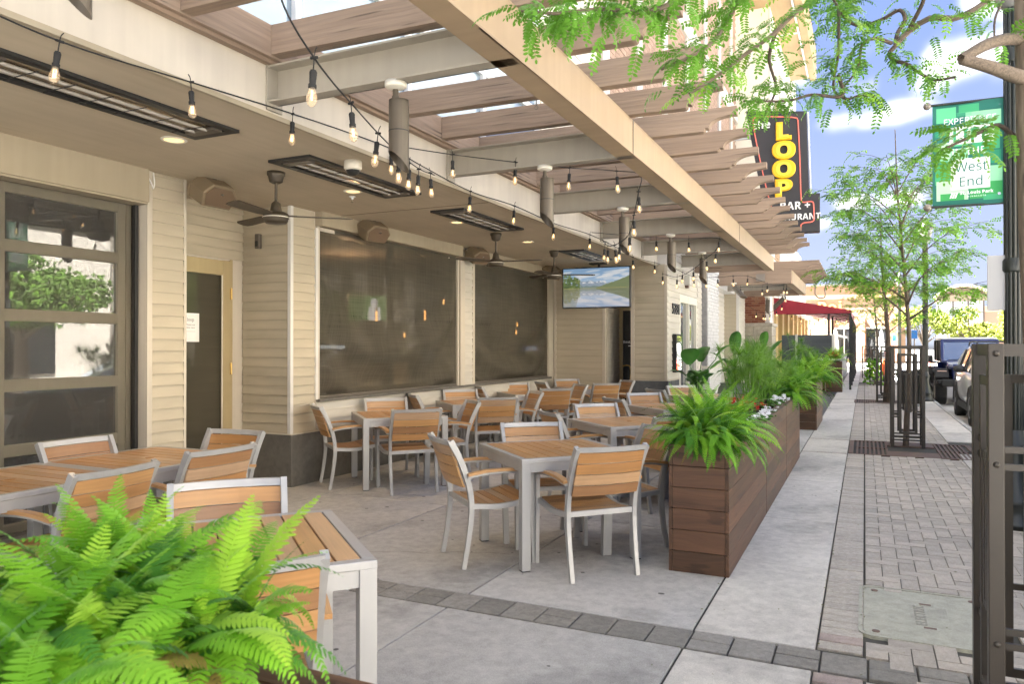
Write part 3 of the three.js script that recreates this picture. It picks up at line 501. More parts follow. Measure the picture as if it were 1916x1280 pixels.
{
  const doorSign = tag(add(scene, 'door_notice', PL(0.215, 0.29), new THREE.MeshStandardMaterial({ roughness: 0.8, side: THREE.DoubleSide, map: canvasTex(220, 300, (c, w, h) => { c.fillStyle = '#f1efec'; c.fillRect(0, 0, w, h); c.fillStyle = '#56504e'; c.textAlign = 'center'; c.font = '44px serif'; c.fillText('loop', w / 2, 84); c.font = '24px sans-serif'; c.fillText('Please use', w / 2, 130); c.fillText('other door', w / 2, 160); c.fillStyle = '#aaa5a2'; c.fillRect(50, 190, 120, 3); }) })), 'white paper notice taped to the recessed glass door', 'notice');
  doorSign.position.set(-6.155, 1.68, -5.46); doorSign.rotation.y = Math.PI / 2;
}
// things in the dim room behind the screens
{
  const lamp = (x, y, z, len, label) => { const t = thing('pendant_lamp', label, 'pendant lamp', [x, y, z], 0, 'pendant lamps in the dining room'); add(t, 'bulb', C(0.016, 0.016, len, 0, 0, 0, 10), glow(1, 0.46, 0.12, 5)); add(t, 'cable', C(0.005, 0.005, 2.93 - y, 0, (2.93 - y) / 2 + len / 2, 0, 5), m.black); add(t, 'cap', C(0.02, 0.02, 0.05, 0, len / 2 + 0.025, 0, 8), m.bronze); };
  lamp(-7.2, 1.98, -10.11, 0.16, 'amber tube pendant lamp behind the left screen, below the green television'); lamp(-7.2, 2.05, -11.6, 0.18, 'longest amber tube pendant lamp, behind the right half of the left screen');
  lamp(-7.2, 1.68, -10.93, 0.08, 'small dim amber pendant lamp low behind the left screen'); lamp(-7.2, 2.33, -12.26, 0.09, 'small amber pendant lamp near the pillar edge of the left screen');
  lamp(-7.2, 1.99, -15.58, 0.1, 'upper amber pendant lamp behind the right screen'); lamp(-7.22, 1.81, -15.56, 0.1, 'lower amber pendant lamp behind the right screen');
  const tv = thing('indoor_television', 'green-lit television glowing behind the left screen', 'television', [-7.6, 2.14, -10.49], 0.7);
  add(tv, 'screen', PL(0.72, 0.42), new THREE.MeshStandardMaterial({ color: 0x000000, side: THREE.DoubleSide, emissive: 0xffffff, emissiveIntensity: 2.6 / EXPOSURE, emissiveMap: canvasTex(160, 96, (c, w, h) => { c.fillStyle = '#2f6b2c'; c.fillRect(0, 0, w, h); c.fillStyle = '#23521f'; c.fillRect(0, 0, 60, h); c.fillStyle = '#d8d4cf'; c.beginPath(); c.ellipse(95, 28, 14, 18, 0, 0, 7); c.fill(); c.fillRect(74, 44, 44, 52); }) }));
  add(tv, 'case', BB(-0.38, 0.38, -0.23, 0.23, -0.06, -0.008), m.black);
  const atm = thing('lit_sign', 'small lit blue ATM sign behind the right screen', 'sign', [-6.8, 1.44, -15.44], 0.7); add(atm, 'panel', BB(-0.2, 0.2, -0.06, 0.06, -0.03, -0.002), glow(0.1, 0.12, 0.3, 0.5)); add(atm, 'lettering', text3('ATM', 0.085, 0.006).translate(0, -0.042, 0), glow(0.8, 0.9, 1, 0.8));
  const lb = thing('lit_sign', 'small white lit strip sign low behind the left screen', 'sign', [-6.6, 1.48, -8.24], 0.8); add(lb, 'panel', BB(-0.17, 0.17, -0.025, 0.025, -0.03, 0), glow(0.75, 0.85, 0.9, 0.8)); add(lb, 'frame', BB(-0.18, 0.18, -0.035, 0.035, -0.04, -0.031), m.black);
  const men = thing('menu_board', 'dim hanging menu board behind the right screen', 'menu board', [-6.8, 2.26, -13.13], 0.9); add(men, 'board', BB(-0.22, 0.22, -0.3, 0.3, -0.02, 0), mat(0.1, 0.12, 0.14, 0.6)); add(men, 'lettering', [0, 1, 2, 3, 4].map((i) => BB(-0.15, 0.1 - 0.03 * (i % 3), 0.2 - i * 0.1, 0.225 - i * 0.1, 0.001, 0.003)), glow(0.6, 0.65, 0.7, 0.25));
  const cush = (x, z, l) => { const t = thing('bar_stool', l, 'bar stool', [x, 0, z], 0.8, 'bar stools in the dining room'); add(t, 'backrest', BB(-0.2, 0.2, 0.85, 1.2, -0.03, 0, { r: 0.02 }), m.cream); add(t, 'seat', BB(-0.2, 0.2, 0.72, 0.78, 0, 0.38, { r: 0.02 }), m.cream); for (const [a, c] of [[-0.17, 0], [0.17, 0], [-0.17, 0.34], [0.17, 0.34]]) add(t, 'leg', BB(a - 0.015, a + 0.015, 0, 0.72, c - 0.015, c + 0.015), m.black); };
  cush(-7.0, -9.18, 'pale bar stool dimly seen behind the left screen, leftmost'); cush(-7.0, -9.6, 'pale bar stool dimly seen behind the left screen, in the middle'); cush(-7.0, -10.39, 'pale bar stool dimly seen behind the left screen, rightmost');
  const dl = (x, z, l) => { const t = thing('indoor_downlight', l, 'downlight', [x, 2.955, z], 0, 'downlights of the dining room'); add(t, 'lens', C(0.07, 0.07, 0.01, 0, -0.006, 0, 16), glow(1, 0.62, 0.25, 2.5)); add(t, 'ring', new THREE.TorusGeometry(0.08, 0.01, 6, 20).rotateX(Math.PI / 2), m.bronze); };
  dl(-6.4, -8.69, 'indoor ceiling light high behind the left screen'); dl(-6.4, -10.34, 'indoor ceiling light by the pillar, behind the left screen'); dl(-6.4, -13.5, 'indoor ceiling light high behind the right screen');
  const indoor = new THREE.PointLight(new THREE.Color().setRGB(1, 0.62, 0.32), 0.5, 0, 2); indoor.position.set(-7.4, 2.5, -9.6); indoor.castShadow = true; scene.add(indoor);
}

// ---------------------------------------------------------------- timber and steel pergola
{
  const p = thing('pergola', 'pergola of tan steel channels and weathered brown timber rafters over the patio', 'pergola');
  const chan = (len, h, w, t) => M([B(len, h, t, 0, 0, 0), B(len, t, w, 0, -h / 2 + t / 2, w / 2 - t / 2 - 0.001), B(len, t, w, 0, h / 2 - t / 2, w / 2 - t / 2 - 0.001)]);
  // street-side girder: web outwards, flanges towards the house
  const g = chan(19.6, 0.275, 0.16, 0.012).rotateY(-Math.PI / 2); g.translate(-1.70, 3.185, -6.5); add(p, 'girder', g, m.girder);
  add(p, 'girder_joint', [B(0.006, 0.276, 0.012, -1.693, 3.185, -5.9), B(0.006, 0.276, 0.012, -1.693, 3.185, -11.6)], m.bronze);
  for (const z of [-3.74, -6.02, -8.2, -10.4, -12.6, -14.8, -1.4]) { const c = chan(1.72, 0.235, 0.1, 0.012); c.translate(-2.575, 3.165, z); add(p, 'cross_beam', c, m.beam); add(p, 'end_plate', B(0.012, 0.3, 0.14, -3.44, 3.15, z + 0.03, { r: 0.003 }), m.beam); }
  add(p, 'ledger', BB(-3.5, -3.37, 3.31, 3.515, -16, 3, { axis: 2, r: 0.004 }), m.rafter);
  add(p, 'ledger_bottom', BB(-3.5, -3.40, 3.285, 3.309, -16, 3, { axis: 2 }), m.rafterDark);
  // rafters with a bead and a cove cut at the tail
  const prof = [[-3.37, 0], [-1.26, 0], [-1.245, 0.004], [-1.235, 0.015], [-1.235, 0.028], [-1.205, 0.028], [-1.195, 0.04]];
  for (let i = 0; i <= 10; i++) { const a = (i / 10) * Math.PI / 2; prof.push([-1.195 + 0.2 * (1 - Math.cos(a)), 0.04 + 0.08 * Math.sin(a)]); }
  prof.push([-0.97, 0.121], [-0.97, 0.187], [-3.37, 0.187]);
  const geos = [0, 1, 2].map((i) => { const e = EX(prof, 0.088); e.translate(0, 0, -0.044); return uvBox(e, 0, i * 2.3); });
  for (let k = -5; k < 18; k++) { const o = add(p, 'rafter', geos[(k + 9) % 3], (k + 5) % 2 ? m.rafter : m.rafterDark); o.position.set(0, 3.325 + ((k * 7) % 3) * 0.002, -3.65 - 0.705 * k); o.rotation.y = ((k * 13) % 5 - 2) * 0.0015 + 0.03; o.position.z -= 0.09; }
  add(p, 'end_beam', BB(-3.38, -1.72, 3.05, 3.3, -16.15, -16.02, { axis: 0 }), m.rafter);
  add(p, 'eye_hook', [TB([[-2.2, 3.32, -5.1], [-2.2, 3.28, -5.1]], 0.004), new THREE.TorusGeometry(0.014, 0.003, 5, 12).translate(-2.2, 3.265, -5.1)], m.bronze);
}
{
  const p = thing('pergola', 'second brown pergola further up the street beside the brick pier', 'pergola');
  add(p, 'front_beam', BB(-3.4, -1.56, 2.98, 3.3, -18.95, -18.8, { axis: 0, r: 0.006 }), m.rafter);
  add(p, 'girder', BB(-1.72, -1.55, 2.99, 3.3, -23.5, -18.95, { r: 0.006 }), m.girder);
  add(p, 'rear_beam', BB(-3.4, -1.73, 2.98, 3.25, -23.5, -23.35, { axis: 0 }), m.rafter);
  add(p, 'cross_beam', BB(-3.4, -1.73, 3.0, 3.24, -21.2, -21.1), m.beam);
  const prof = [[-3.4, 0], [-1.25, 0], [-1.22, 0.03], [-1.19, 0.04]]; for (let i = 0; i <= 6; i++) { const a = (i / 6) * Math.PI / 2; prof.push([-1.19 + 0.19 * (1 - Math.cos(a)), 0.05 + 0.08 * Math.sin(a)]); } prof.push([-0.95, 0.14], [-0.95, 0.21], [-3.4, 0.21]);
  const e = EX(prof, 0.088); uvBox(e, 0);
  for (let k = 0; k < 8; k++) { const o = add(p, 'rafter', e, m.rafter); o.position.set(0, 3.305, -19 - k * 0.62); }
  add(p, 'drain_pipe', TB([[-1.3, 3.3, -23.6], [-1.3, 3.0, -23.6], [-1.2, 2.9, -23.6], [-1.05, 2.92, -23.6], [-1.05, 3.2, -23.6]], 0.018, 8), m.greyMetal);
  add(p, 'bracket_box', BB(-2.35, -2.15, 3.05, 3.22, -18.79, -18.74), m.greyMetal);
}

// ---------------------------------------------------------------- fittings under the soffit
{
  // infrared heaters
  const heater = (z0, z1, label) => {
    const zc = (z0 + z1) / 2, L = z1 - z0, t = thing('infrared_heater', label, 'heater', [-4.1, 2.98, zc], 0, 'infrared heaters set in the soffit');
    add(t, 'frame', [BB(-0.21, -0.15, -0.02, 0, -L / 2, L / 2), BB(0.15, 0.21, -0.02, 0, -L / 2, L / 2), BB(-0.15, 0.15, -0.02, 0, L / 2 - 0.07, L / 2), BB(-0.15, 0.15, -0.02, 0, -L / 2, -L / 2 + 0.07)], m.black);
    const refl = new THREE.PlaneGeometry(0.3, L - 0.14, 10, 1), q = refl.attributes.position; for (let i = 0; i < q.count; i++) { const x = q.getX(i); q.setXYZ(i, x, -0.004 - 0.012 * Math.cos(x / 0.15 * Math.PI * 1.0) * 0.6, q.getY(i)); } refl.computeVertexNormals();
    add(t, 'reflector', refl, mat(0.5, 0.42, 0.32, 0.25, { metalness: 1 }));
    for (const x of [-0.05, 0.06]) add(t, 'heating_tube', C(0.011, 0.011, L - 0.3, x, -0.022, 0, 10, { rx: Math.PI / 2 }), mat(0.5, 0.47, 0.42, 0.25, { metalness: 0.4 }));
    for (const e of [L / 2 - 0.16, -L / 2 + 0.08]) add(t, 'end_bracket', BB(-0.13, 0.13, -0.026, -0.008, e, e + 0.08), m.bronze);
    const gd = []; for (let a = -L / 2 + 0.25; a < L / 2 - 0.2; a += 0.22) gd.push(B(0.3, 0.004, 0.004, 0, -0.035, a, { ry: 0.0 })); add(t, 'guard_wire', gd, m.blackMatte);
  };
  heater(-3.86, -2.2, 'long black framed infrared heater at top left, nearest the camera'); heater(-6.2, -4.58, 'black framed infrared heater beside the white dome camera'); heater(-8.62, -7.05, 'black framed infrared heater, third from the front, past the second downlight'); heater(-12.3, -10.85, 'black framed infrared heater above the television');
  // downlights, lit
  for (const [x, z, l] of [[-4.5, -3.84, 'lit round downlight near the first heater'], [-4.44, -5.85, 'lit round downlight beside the sprinkler head'], [-4.42, -7.84, 'lit round downlight left of the third heater'], [-4.34, -9.75, 'lit round downlight between the second and third ceiling fans'], [-4.3, -11.7, 'lit round downlight nearest the television']]) {
    const t = thing('downlight', l, 'downlight', [x, 2.98, z], 0, 'downlights in the patio soffit');
    add(t, 'trim_ring', LA([[0.068, 0], [0.07, -0.006], [0.085, -0.007], [0.09, -0.003], [0.09, 0]], 24), m.cream); add(t, 'reflector', LA([[0.069, -0.004], [0.05, -0.002], [0.03, -0.0015], [0, -0.001]], 20), glow(1, 0.66, 0.3, 1.1));
    const s = new THREE.SpotLight(new THREE.Color().setRGB(1, 0.72, 0.42), 0.22, 0, 1.1, 0.6, 2); s.position.set(x, 2.955, z); s.target.position.set(x, 0, z); s.castShadow = true; scene.add(s, s.target);
  }
  // ceiling fans
  const fan = (x, z, turn, label) => {
    const t = thing('ceiling_fan', label, 'ceiling fan', [x, 2.98, z], turn, 'bronze ceiling fans under the soffit'), fm = mat(0.075, 0.06, 0.042, 0.45, { metalness: 0.25 });
    add(t, 'canopy', LA([[0, 0], [0.075, 0], [0.075, -0.03], [0.066, -0.035], [0.055, -0.085], [0.03, -0.1], [0, -0.1]]), fm);
    add(t, 'rod', C(0.013, 0.013, 0.2, 0, -0.18, 0, 10), fm); add(t, 'cover', LA([[0.02, -0.25], [0.038, -0.27], [0.05, -0.335], [0.05, -0.345], [0, -0.345]]), fm);
    add(t, 'motor', LA([[0, -0.335], [0.07, -0.34], [0.105, -0.36], [0.11, -0.38], [0.11, -0.395], [0.1, -0.4], [0.1, -0.42], [0.085, -0.44], [0, -0.445]], 28), fm); add(t, 'motor_band', C(0.112, 0.112, 0.006, 0, -0.39, 0, 28), m.cream);
    for (let k = 0; k < 3; k++) {
      const a = k * 2 * Math.PI / 3, sh = EX([[0.1, -0.035], [0.2, -0.055], [0.55, -0.062], [0.62, -0.055], [0.64, -0.02], [0.64, 0.03], [0.6, 0.055], [0.2, 0.045], [0.1, 0.03]], 0.006, { b: 0.002 }).rotateX(-Math.PI / 2).rotateX(0.2).translate(0, -0.375, 0).rotateY(a);
      const bl = add(t, 'blade', sh, fm); add(bl, 'blade_iron', B(0.09, 0.008, 0.03, 0.13, -0.37, 0).rotateY(a), m.bronze);
    }
  };
  fan(-4.55, -4.93, 0.72, 'bronze three-bladed ceiling fan nearest the camera'); fan(-4.4, -8.85, 0.1, 'bronze three-bladed ceiling fan in the middle, before the pillar'); fan(-4.38, -10.85, 0.5, 'bronze three-bladed ceiling fan furthest back, left of the television');
  // speakers on brackets
  const speaker = (x, z, turn, label) => {
    const t = thing('patio_speaker', label, 'speaker', [x, 2.86, z], turn, 'brown wall speakers under the soffit'), sm = mat(0.22, 0.165, 0.1, 0.6, { map: T.paint });
    const body = EX([[-0.14, -0.09], [0.14, -0.09], [0.17, 0.02], [0.1, 0.1], [-0.1, 0.1], [-0.17, 0.02]], 0.2, { b: 0.01 }).translate(0, 0, -0.1).rotateX(0.55);
    add(t, 'cabinet', body, sm); add(t, 'grille', EX([[-0.13, -0.08], [0.13, -0.08], [0.155, 0.015], [0.09, 0.085], [-0.09, 0.085], [-0.155, 0.015]], 0.012).translate(0, 0, 0.105).rotateX(0.55), mat(0.13, 0.085, 0.05, 0.8)); add(t, 'badge', B(0.03, 0.012, 0.004, 0, 0.035, 0.118).rotateX(0.55), m.chrome);
    add(t, 'bracket', [C(0.012, 0.012, 0.1, 0, 0.09, -0.02, 8), C(0.05, 0.05, 0.012, 0, 0.115, -0.02, 14)], m.bronze);
  };
  speaker(-5.25, -4.9, 1.5, 'tan angular speaker over the door recess'); speaker(-5.28, -7.35, 1.35, 'tan angular speaker near the top left of the left screen'); speaker(-5.28, -10.0, 1.3, 'tan angular speaker with loose wires on top of the pillar'); speaker(-5.25, -12.9, 1.2, 'tan angular speaker left of the television, in the far corner');
  const cam = thing('dome_camera', 'white dome security camera on the soffit', 'camera', [-3.72, 2.98, -4.9]); add(cam, 'housing', LA([[0, 0], [0.07, 0], [0.072, -0.06], [0.06, -0.075], [0, -0.075]]), m.cream); add(cam, 'dome', LA([[0.055, -0.075], [0.045, -0.1], [0.02, -0.118], [0, -0.12]]), m.black);
  const sp = thing('sprinkler_head', 'small white sprinkler head by the downlight', 'sprinkler', [-4.6, 2.98, -6.05]); add(sp, 'escutcheon', LA([[0, 0], [0.035, 0], [0.03, -0.008], [0.012, -0.012], [0.012, -0.03], [0, -0.03]]), m.white); add(sp, 'deflector', [C(0.003, 0.003, 0.03, 0.01, -0.04, 0, 5), C(0.003, 0.003, 0.03, -0.01, -0.04, 0, 5), C(0.018, 0.018, 0.002, 0, -0.055, 0, 12)], m.chrome);
  const em = thing('emergency_light', 'small white lamp high on the wall above the recessed door', 'lamp', [-5.9, 2.62, -6.1]); add(em, 'lamp_body', BB(-0.03, 0.03, -0.08, 0.08, -0.05, 0, { r: 0.008 }), m.bronze); add(em, 'lens', BB(-0.02, 0.02, -0.06, 0.0, 0.0, 0.006), m.black);
  // cylinder spotlights
  const spot = (x, y, z, turn, label, o = {}) => {
    const t = thing('cylinder_spotlight', label, 'spotlight', [x, y, z], turn, 'brown cylinder spotlights'), q = mat(0.115, 0.095, 0.072, 0.42, { metalness: 0.25 });
    add(t, 'canopy', LA([[0, 0], [0.065, 0], [0.065, -0.028], [0.055, -0.034], [0.02, -0.045], [0, -0.045]]), m.cream); add(t, 'stem', [C(0.018, 0.018, 0.09, 0, -0.08, 0, 10), C(0.022, 0.022, 0.04, 0, -0.105, 0, 10)], q);
    // can with a slanted hood
    const can = new THREE.CylinderGeometry(0.06, 0.06, 0.34, 28, 6, true), pp = can.attributes.position; for (let i = 0; i < pp.count; i++) if (pp.getY(i) < -0.16) pp.setY(i, -0.17 - 0.06 * (pp.getX(i) / 0.06) - 0.02);
    can.computeVertexNormals(); const body = grp(t, 'head'); body.position.set(0.02, -0.12, 0); body.rotation.z = o.tilt ?? 0; body.rotation.x = o.pitch ?? 0;
    add(body, 'can', can.translate(0, -0.16, 0), q); add(body, 'band', C(0.0612, 0.0612, 0.006, 0, -0.17, 0, 28, { open: true }), m.black); add(body, 'top_cap', C(0.06, 0.06, 0.01, 0, 0.008, 0, 28), q); add(body, 'lens', C(0.056, 0.056, 0.006, 0, -0.24, 0, 20), o.lit ? glow(1, 0.55, 0.12, 0.7) : m.glassDark);
  };
  spot(-2.5, 3.05, -3.7, 0.9, 'brown cylinder spotlight nearest the camera, under the first steel beam'); spot(-2.5, 3.05, -5.98, 0.9, 'brown cylinder spotlight under the second steel beam'); spot(-2.46, 3.05, -8.15, 0.9, 'brown cylinder spotlight under the third steel beam'); spot(-2.44, 3.05, -10.36, 0.9, 'brown cylinder spotlight under the fourth steel beam'); spot(-2.43, 3.05, -12.55, 0.9, 'brown cylinder spotlight under the fifth steel beam with an amber inside', { lit: 1 });
  spot(-2.85, 3.02, -18.6, 0, 'tilted lit spotlight under the second pergola, leftmost', { lit: 1, tilt: 0.7, pitch: -0.4 }); spot(-2.4, 2.85, -21.4, 0, 'lit spotlight hanging straight under the second pergola', { lit: 1, pitch: -0.35 }); spot(-2.0, 2.9, -21.4, 0, 'dark tilted spotlight under the second pergola, rightmost', { tilt: -0.8 });
  spot(-2.2, 3.03, -1.47, 0.9, 'brown cylinder spotlight at the very top left corner, only its tip in view');
  // television
  const tv = thing('patio_television', 'large flat television hung from the soffit showing a mountain lake', 'television', [-4.32, 2.535, -12.7], 0.02);
  const scr = canvasTex(1024, 580, (c, w, h) => {
    let g = c.createLinearGradient(0, 0, 0, h * 0.5); g.addColorStop(0, '#6fa0d0'); g.addColorStop(0.5, '#8fbbe6'); g.addColorStop(1, '#dfe9f2'); c.fillStyle = g; c.fillRect(0, 0, w, h * 0.5);
    const q = rng(4); c.fillStyle = 'rgba(255,255,255,0.5)'; for (let i = 0; i < 26; i++) { c.beginPath(); c.ellipse(q() * w, 40 + q() * 130, 60 + q() * 120, 8 + q() * 14, -0.1, 0, 7); c.fill(); }
    const ridge = (y0, a, f, col, seed) => { c.fillStyle = col; c.beginPath(); c.moveTo(0, h * 0.52); for (let x = 0; x <= w; x += 6) c.lineTo(x, y0 + a * Math.sin(x / w * f + seed) + 26 * (tnoise(x / 40, seed, 99, 99, 3) - 0.5) + 9 * (tnoise(x / 9, seed, 199, 99, 5) - 0.5)); c.lineTo(w, h * 0.52); c.fill(); };
    ridge(h * 0.36, 22, 7, '#8da3b8', 2); c.fillStyle = '#f4f6fa'; for (let i = 0; i < 16; i++) { const x = 300 + q() * 380, y = h * 0.315 + q() * 24; c.beginPath(); c.moveTo(x, y); c.lineTo(x + 22, y + 22); c.lineTo(x - 18, y + 20); c.fill(); } ridge(h * 0.44, 14, 5, '#6f8a86', 5);
    c.fillStyle = '#6c7d4c'; c.beginPath(); c.moveTo(w, h * 0.2); for (let x = w; x > w * 0.5; x -= 8) c.lineTo(x, lerp(h * 0.2, h * 0.5, Math.pow((w - x) / (w * 0.5), 0.8)) + 14 * (tnoise(x / 12, 1, 199, 9, 8) - 0.5)); c.lineTo(w * 0.5, h * 0.53); c.lineTo(w, h * 0.53); c.fill();
    for (let i = 0; i < 260; i++) { c.fillStyle = ['#3d5a22', '#50702b', '#6b7d34', '#2f4a22'][i % 4]; const x = q() * 250, y = h * (0.12 + 0.45 * q()) + x * 0.35; c.beginPath(); c.ellipse(x, y, 9 + q() * 16, 6 + q() * 14, 0, 0, 7); c.fill(); }
    g = c.createLinearGradient(0, h * 0.52, 0, h); g.addColorStop(0, '#a9a38c'); g.addColorStop(0.3, '#c3bfc0'); g.addColorStop(1, '#cfc4d4'); c.fillStyle = g; c.fillRect(0, h * 0.52, w, h * 0.48); c.save(); c.globalAlpha = 0.62; c.translate(0, h * 1.035); c.scale(1, -1); c.drawImage(c.canvas, 0, 0, w, h * 0.515, 0, 0, w, h * 0.515); c.restore(); c.fillStyle = 'rgba(190,170,80,0.5)'; c.fillRect(0, h * 0.505, w, 10); c.fillStyle = 'rgba(235,225,215,0.22)'; c.fillRect(0, 0, w, h);
    c.fillStyle = 'rgba(105,115,80,0.42)'; c.beginPath(); c.moveTo(w, h * 0.53); c.lineTo(w * 0.5, h * 0.53); c.lineTo(w, h * 0.8); c.fill(); c.fillStyle = 'rgba(150,140,110,0.45)'; c.beginPath(); c.moveTo(0, h * 0.54); c.lineTo(w * 0.26, h * 0.54); c.lineTo(w * 0.2, h); c.lineTo(0, h); c.fill(); c.fillStyle = 'rgba(245,242,248,0.8)'; for (let i = 0; i < 40; i++) { c.fillStyle = 'rgba(245,240,248,0.16)'; c.beginPath(); c.ellipse(w * 0.2 + q() * 560, h * (0.6 + q() * 0.38), 60 + q() * 130, 2 + q() * 7, 0, 0, 7); c.fill(); }
  });
  add(tv, 'screen', PL(1.22, 0.69, 0, 0, 0.031), new THREE.MeshStandardMaterial({ color: 0x050505, roughness: 0.3, side: THREE.DoubleSide, emissive: 0xffffff, emissiveIntensity: 0.72 / EXPOSURE, emissiveMap: scr }));
  add(tv, 'bezel', BB(-0.63, 0.63, -0.365, 0.365, -0.04, 0.029, { r: 0.006 }), m.black); add(tv, 'maker_badge', BB(-0.04, 0.04, -0.378, -0.362, 0.0, 0.03), m.chrome); add(tv, 'mount', [C(0.025, 0.025, 0.2, 0.02, 0.38, -0.1, 10), BB(-0.14, 0.14, 0.425, 0.445, -0.2, 0.0), BB(-0.2, 0.2, -0.2, 0.2, -0.12, -0.041)], m.blackMatte);
}

// ---------------------------------------------------------------- festoon lights
{
  const sock = M([C(0.0135, 0.016, 0.05, 0, -0.088, 0, 12), C(0.0175, 0.0175, 0.016, 0, -0.121, 0, 12), C(0.0165, 0.012, 0.01, 0, -0.058, 0, 12), C(0.003, 0.003, 0.05, 0, -0.025, 0, 5), B(0.036, 0.01, 0.009, 0, 0.0, 0), TB([[0, 0, 0], [0.004, 0.03, 0], [0.012, 0.045, 0]], 0.0025, 4)]);
  const bulb = LA([[0.012, -0.128], [0.014, -0.14], [0.021, -0.158], [0.0235, -0.172], [0.022, -0.188], [0.014, -0.203], [0.004, -0.209], [0, -0.209]], 14);
  const fil = M([TB([[-0.005, -0.14, 0], [-0.006, -0.165, 0], [-0.0045, -0.182, 0], [0, -0.16, 0.002], [0.0045, -0.182, 0], [0.006, -0.165, 0], [0.005, -0.14, 0]], 0.0012, 4, 16)]);
  const clear = mat(1, 0.93, 0.8, 0.03, { transmission: 0.86, thickness: 0, ior: 1.45 }), hot = glow(1, 0.55, 0.2, 10);
  const string = (label, pts, bulbs, group) => {
    const t = thing('festoon_light_string', label, 'string lights', [0, 0, 0], 0, 'strings of clear filament bulbs');
    add(t, 'cord', TB(pts, 0.0042, 6, pts.length * 8), m.darkRubber);
    for (const q of bulbs) { const h = add(t, 'socket', sock, m.darkRubber); h.position.set(...q); h.rotation.set((q[0] * 31 % 1) * 0.12, q[2] * 5, (q[2] * 17 % 1) * 0.12); const bb = add(h, 'bulb', bulb, clear); const f = add(h, 'filament', fil, hot); f.rotation.y = q[2] * 3; }
    return t;
  };
  const A = [[-3.43, 2.98, 0.2], [-3.43, 2.9, -0.9], [-3.43, 2.96, -1.6], [-3.43, 2.93, -2.28], [-3.43, 2.98, -3.04], [-3.42, 3.03, -3.86], [-3.42, 3.06, -4.5], [-3.42, 3.07, -5.0], [-3.42, 3.03, -5.5], [-3.42, 2.98, -6.33], [-3.42, 3.01, -7.33], [-3.42, 2.99, -8.46], [-3.42, 3.03, -9.79], [-3.42, 3.0, -11.0], [-3.42, 2.95, -11.9], [-3.42, 3.0, -13.3], [-3.3, 3.0, -14.6]];
  string('long string of clear filament bulbs following the cream fascia above the heaters', A, [3, 4, 5, 7, 9, 10, 11, 12, 14, 15].map((i) => A[i]));
  const Bp = [[-1.78, 3.05, -1.2], [-1.85, 2.92, -1.85], [-1.97, 2.74, -2.2], [-2.1, 2.71, -2.5], [-2.24, 2.72, -2.8], [-2.42, 2.76, -3.17], [-2.66, 2.78, -3.75], [-2.88, 2.81, -4.3], [-3.08, 2.86, -4.8], [-3.25, 2.92, -5.2], [-3.38, 2.98, -5.6]];
  string('string of clear filament bulbs sagging across the pergola from top centre to the fascia', Bp, [[-1.78, 2.86, -1.72], Bp[3], Bp[5], Bp[6], [-2.88, 2.81, -4.3], [-3.02, 2.84, -4.65], [-3.16, 2.88, -5.0], [-3.3, 2.95, -5.4]]);
  const Cp = [[-3.42, 3.13, -5.2], [-3.2, 3.14, -5.6], [-2.79, 3.12, -6.0], [-2.43, 3.12, -6.4], [-2.08, 3.12, -6.7], [-1.86, 3.07, -6.75], [-1.9, 2.93, -6.8], [-2.0, 2.75, -7.0], [-2.1, 2.62, -7.2], [-2.35, 2.6, -7.7], [-2.7, 2.66, -8.4], [-3.0, 2.8, -9.2], [-3.35, 3.0, -10.1]];
  string('string of clear filament bulbs strung straight to the girder then hanging down past a spotlight', Cp, [1, 2, 3, 4, 6, 7, 8].map((i) => Cp[i]).concat([[-2.35, 2.6, -7.7], [-2.52, 2.62, -8.05], [-2.72, 2.67, -8.42], [-2.88, 2.74, -8.8]]));
  const D = [[-3.4, 3.06, -9.8], [-3.1, 3.06, -10.2], [-2.7, 3.05, -10.6], [-2.3, 3.05, -10.9], [-1.9, 3.05, -11.1], [-2.0, 2.93, -11.4], [-2.2, 2.85, -11.7], [-2.5, 2.74, -12.2], [-2.9, 2.68, -12.8], [-3.3, 2.8, -13.4]];
  string('string of clear filament bulbs between the fourth and fifth steel beams', D, D.slice(1));
  const E = [[-3.2, 2.95, -13.5], [-2.9, 2.8, -14.2], [-2.6, 2.85, -15.0], [-2.2, 2.95, -16.2], [-1.9, 2.85, -17], [-1.7, 2.9, -18.4], [-2.2, 2.9, -18.65], [-2.7, 2.92, -18.65]];
  string('string of clear filament bulbs near the entrance number, reaching to the second pergola', E, [...E.slice(1), [-2.75, 2.81, -14.6], [-2.4, 2.9, -15.6], [-3.05, 2.86, -13.9]]);
  const F = [[-1.7, 2.95, -19.2], [-1.9, 2.6, -20.2], [-2.3, 2.4, -21.2], [-2.8, 2.5, -22.4], [-3.2, 2.75, -23.0]];
  string('string of filament bulbs drooping under the second pergola before the brick pier', F, [...F.slice(0, 4), [-2.1, 2.47, -20.7], [-2.55, 2.42, -21.8], [-2.45, 2.4, -21.5], [-1.78, 2.78, -19.7]]);
  const Ha = [[-2.4, 2.66, -29], [-1.8, 2.52, -29.3], [-1.2, 2.56, -29], [-0.6, 2.55, -29.4], [-1.0, 2.5, -31.5], [-1.8, 2.48, -32], [-2.3, 2.5, -32.5], [-1.2, 2.5, -34], [-0.5, 2.5, -35]];
  string('string of glowing bulbs under the red awning', Ha, [...Ha, [-2.1, 2.57, -29.2], [-1.5, 2.53, -29.1], [-0.9, 2.55, -29.2], [-0.8, 2.5, -30.5], [-1.4, 2.48, -31.8], [-2.0, 2.49, -32.2]]);
}

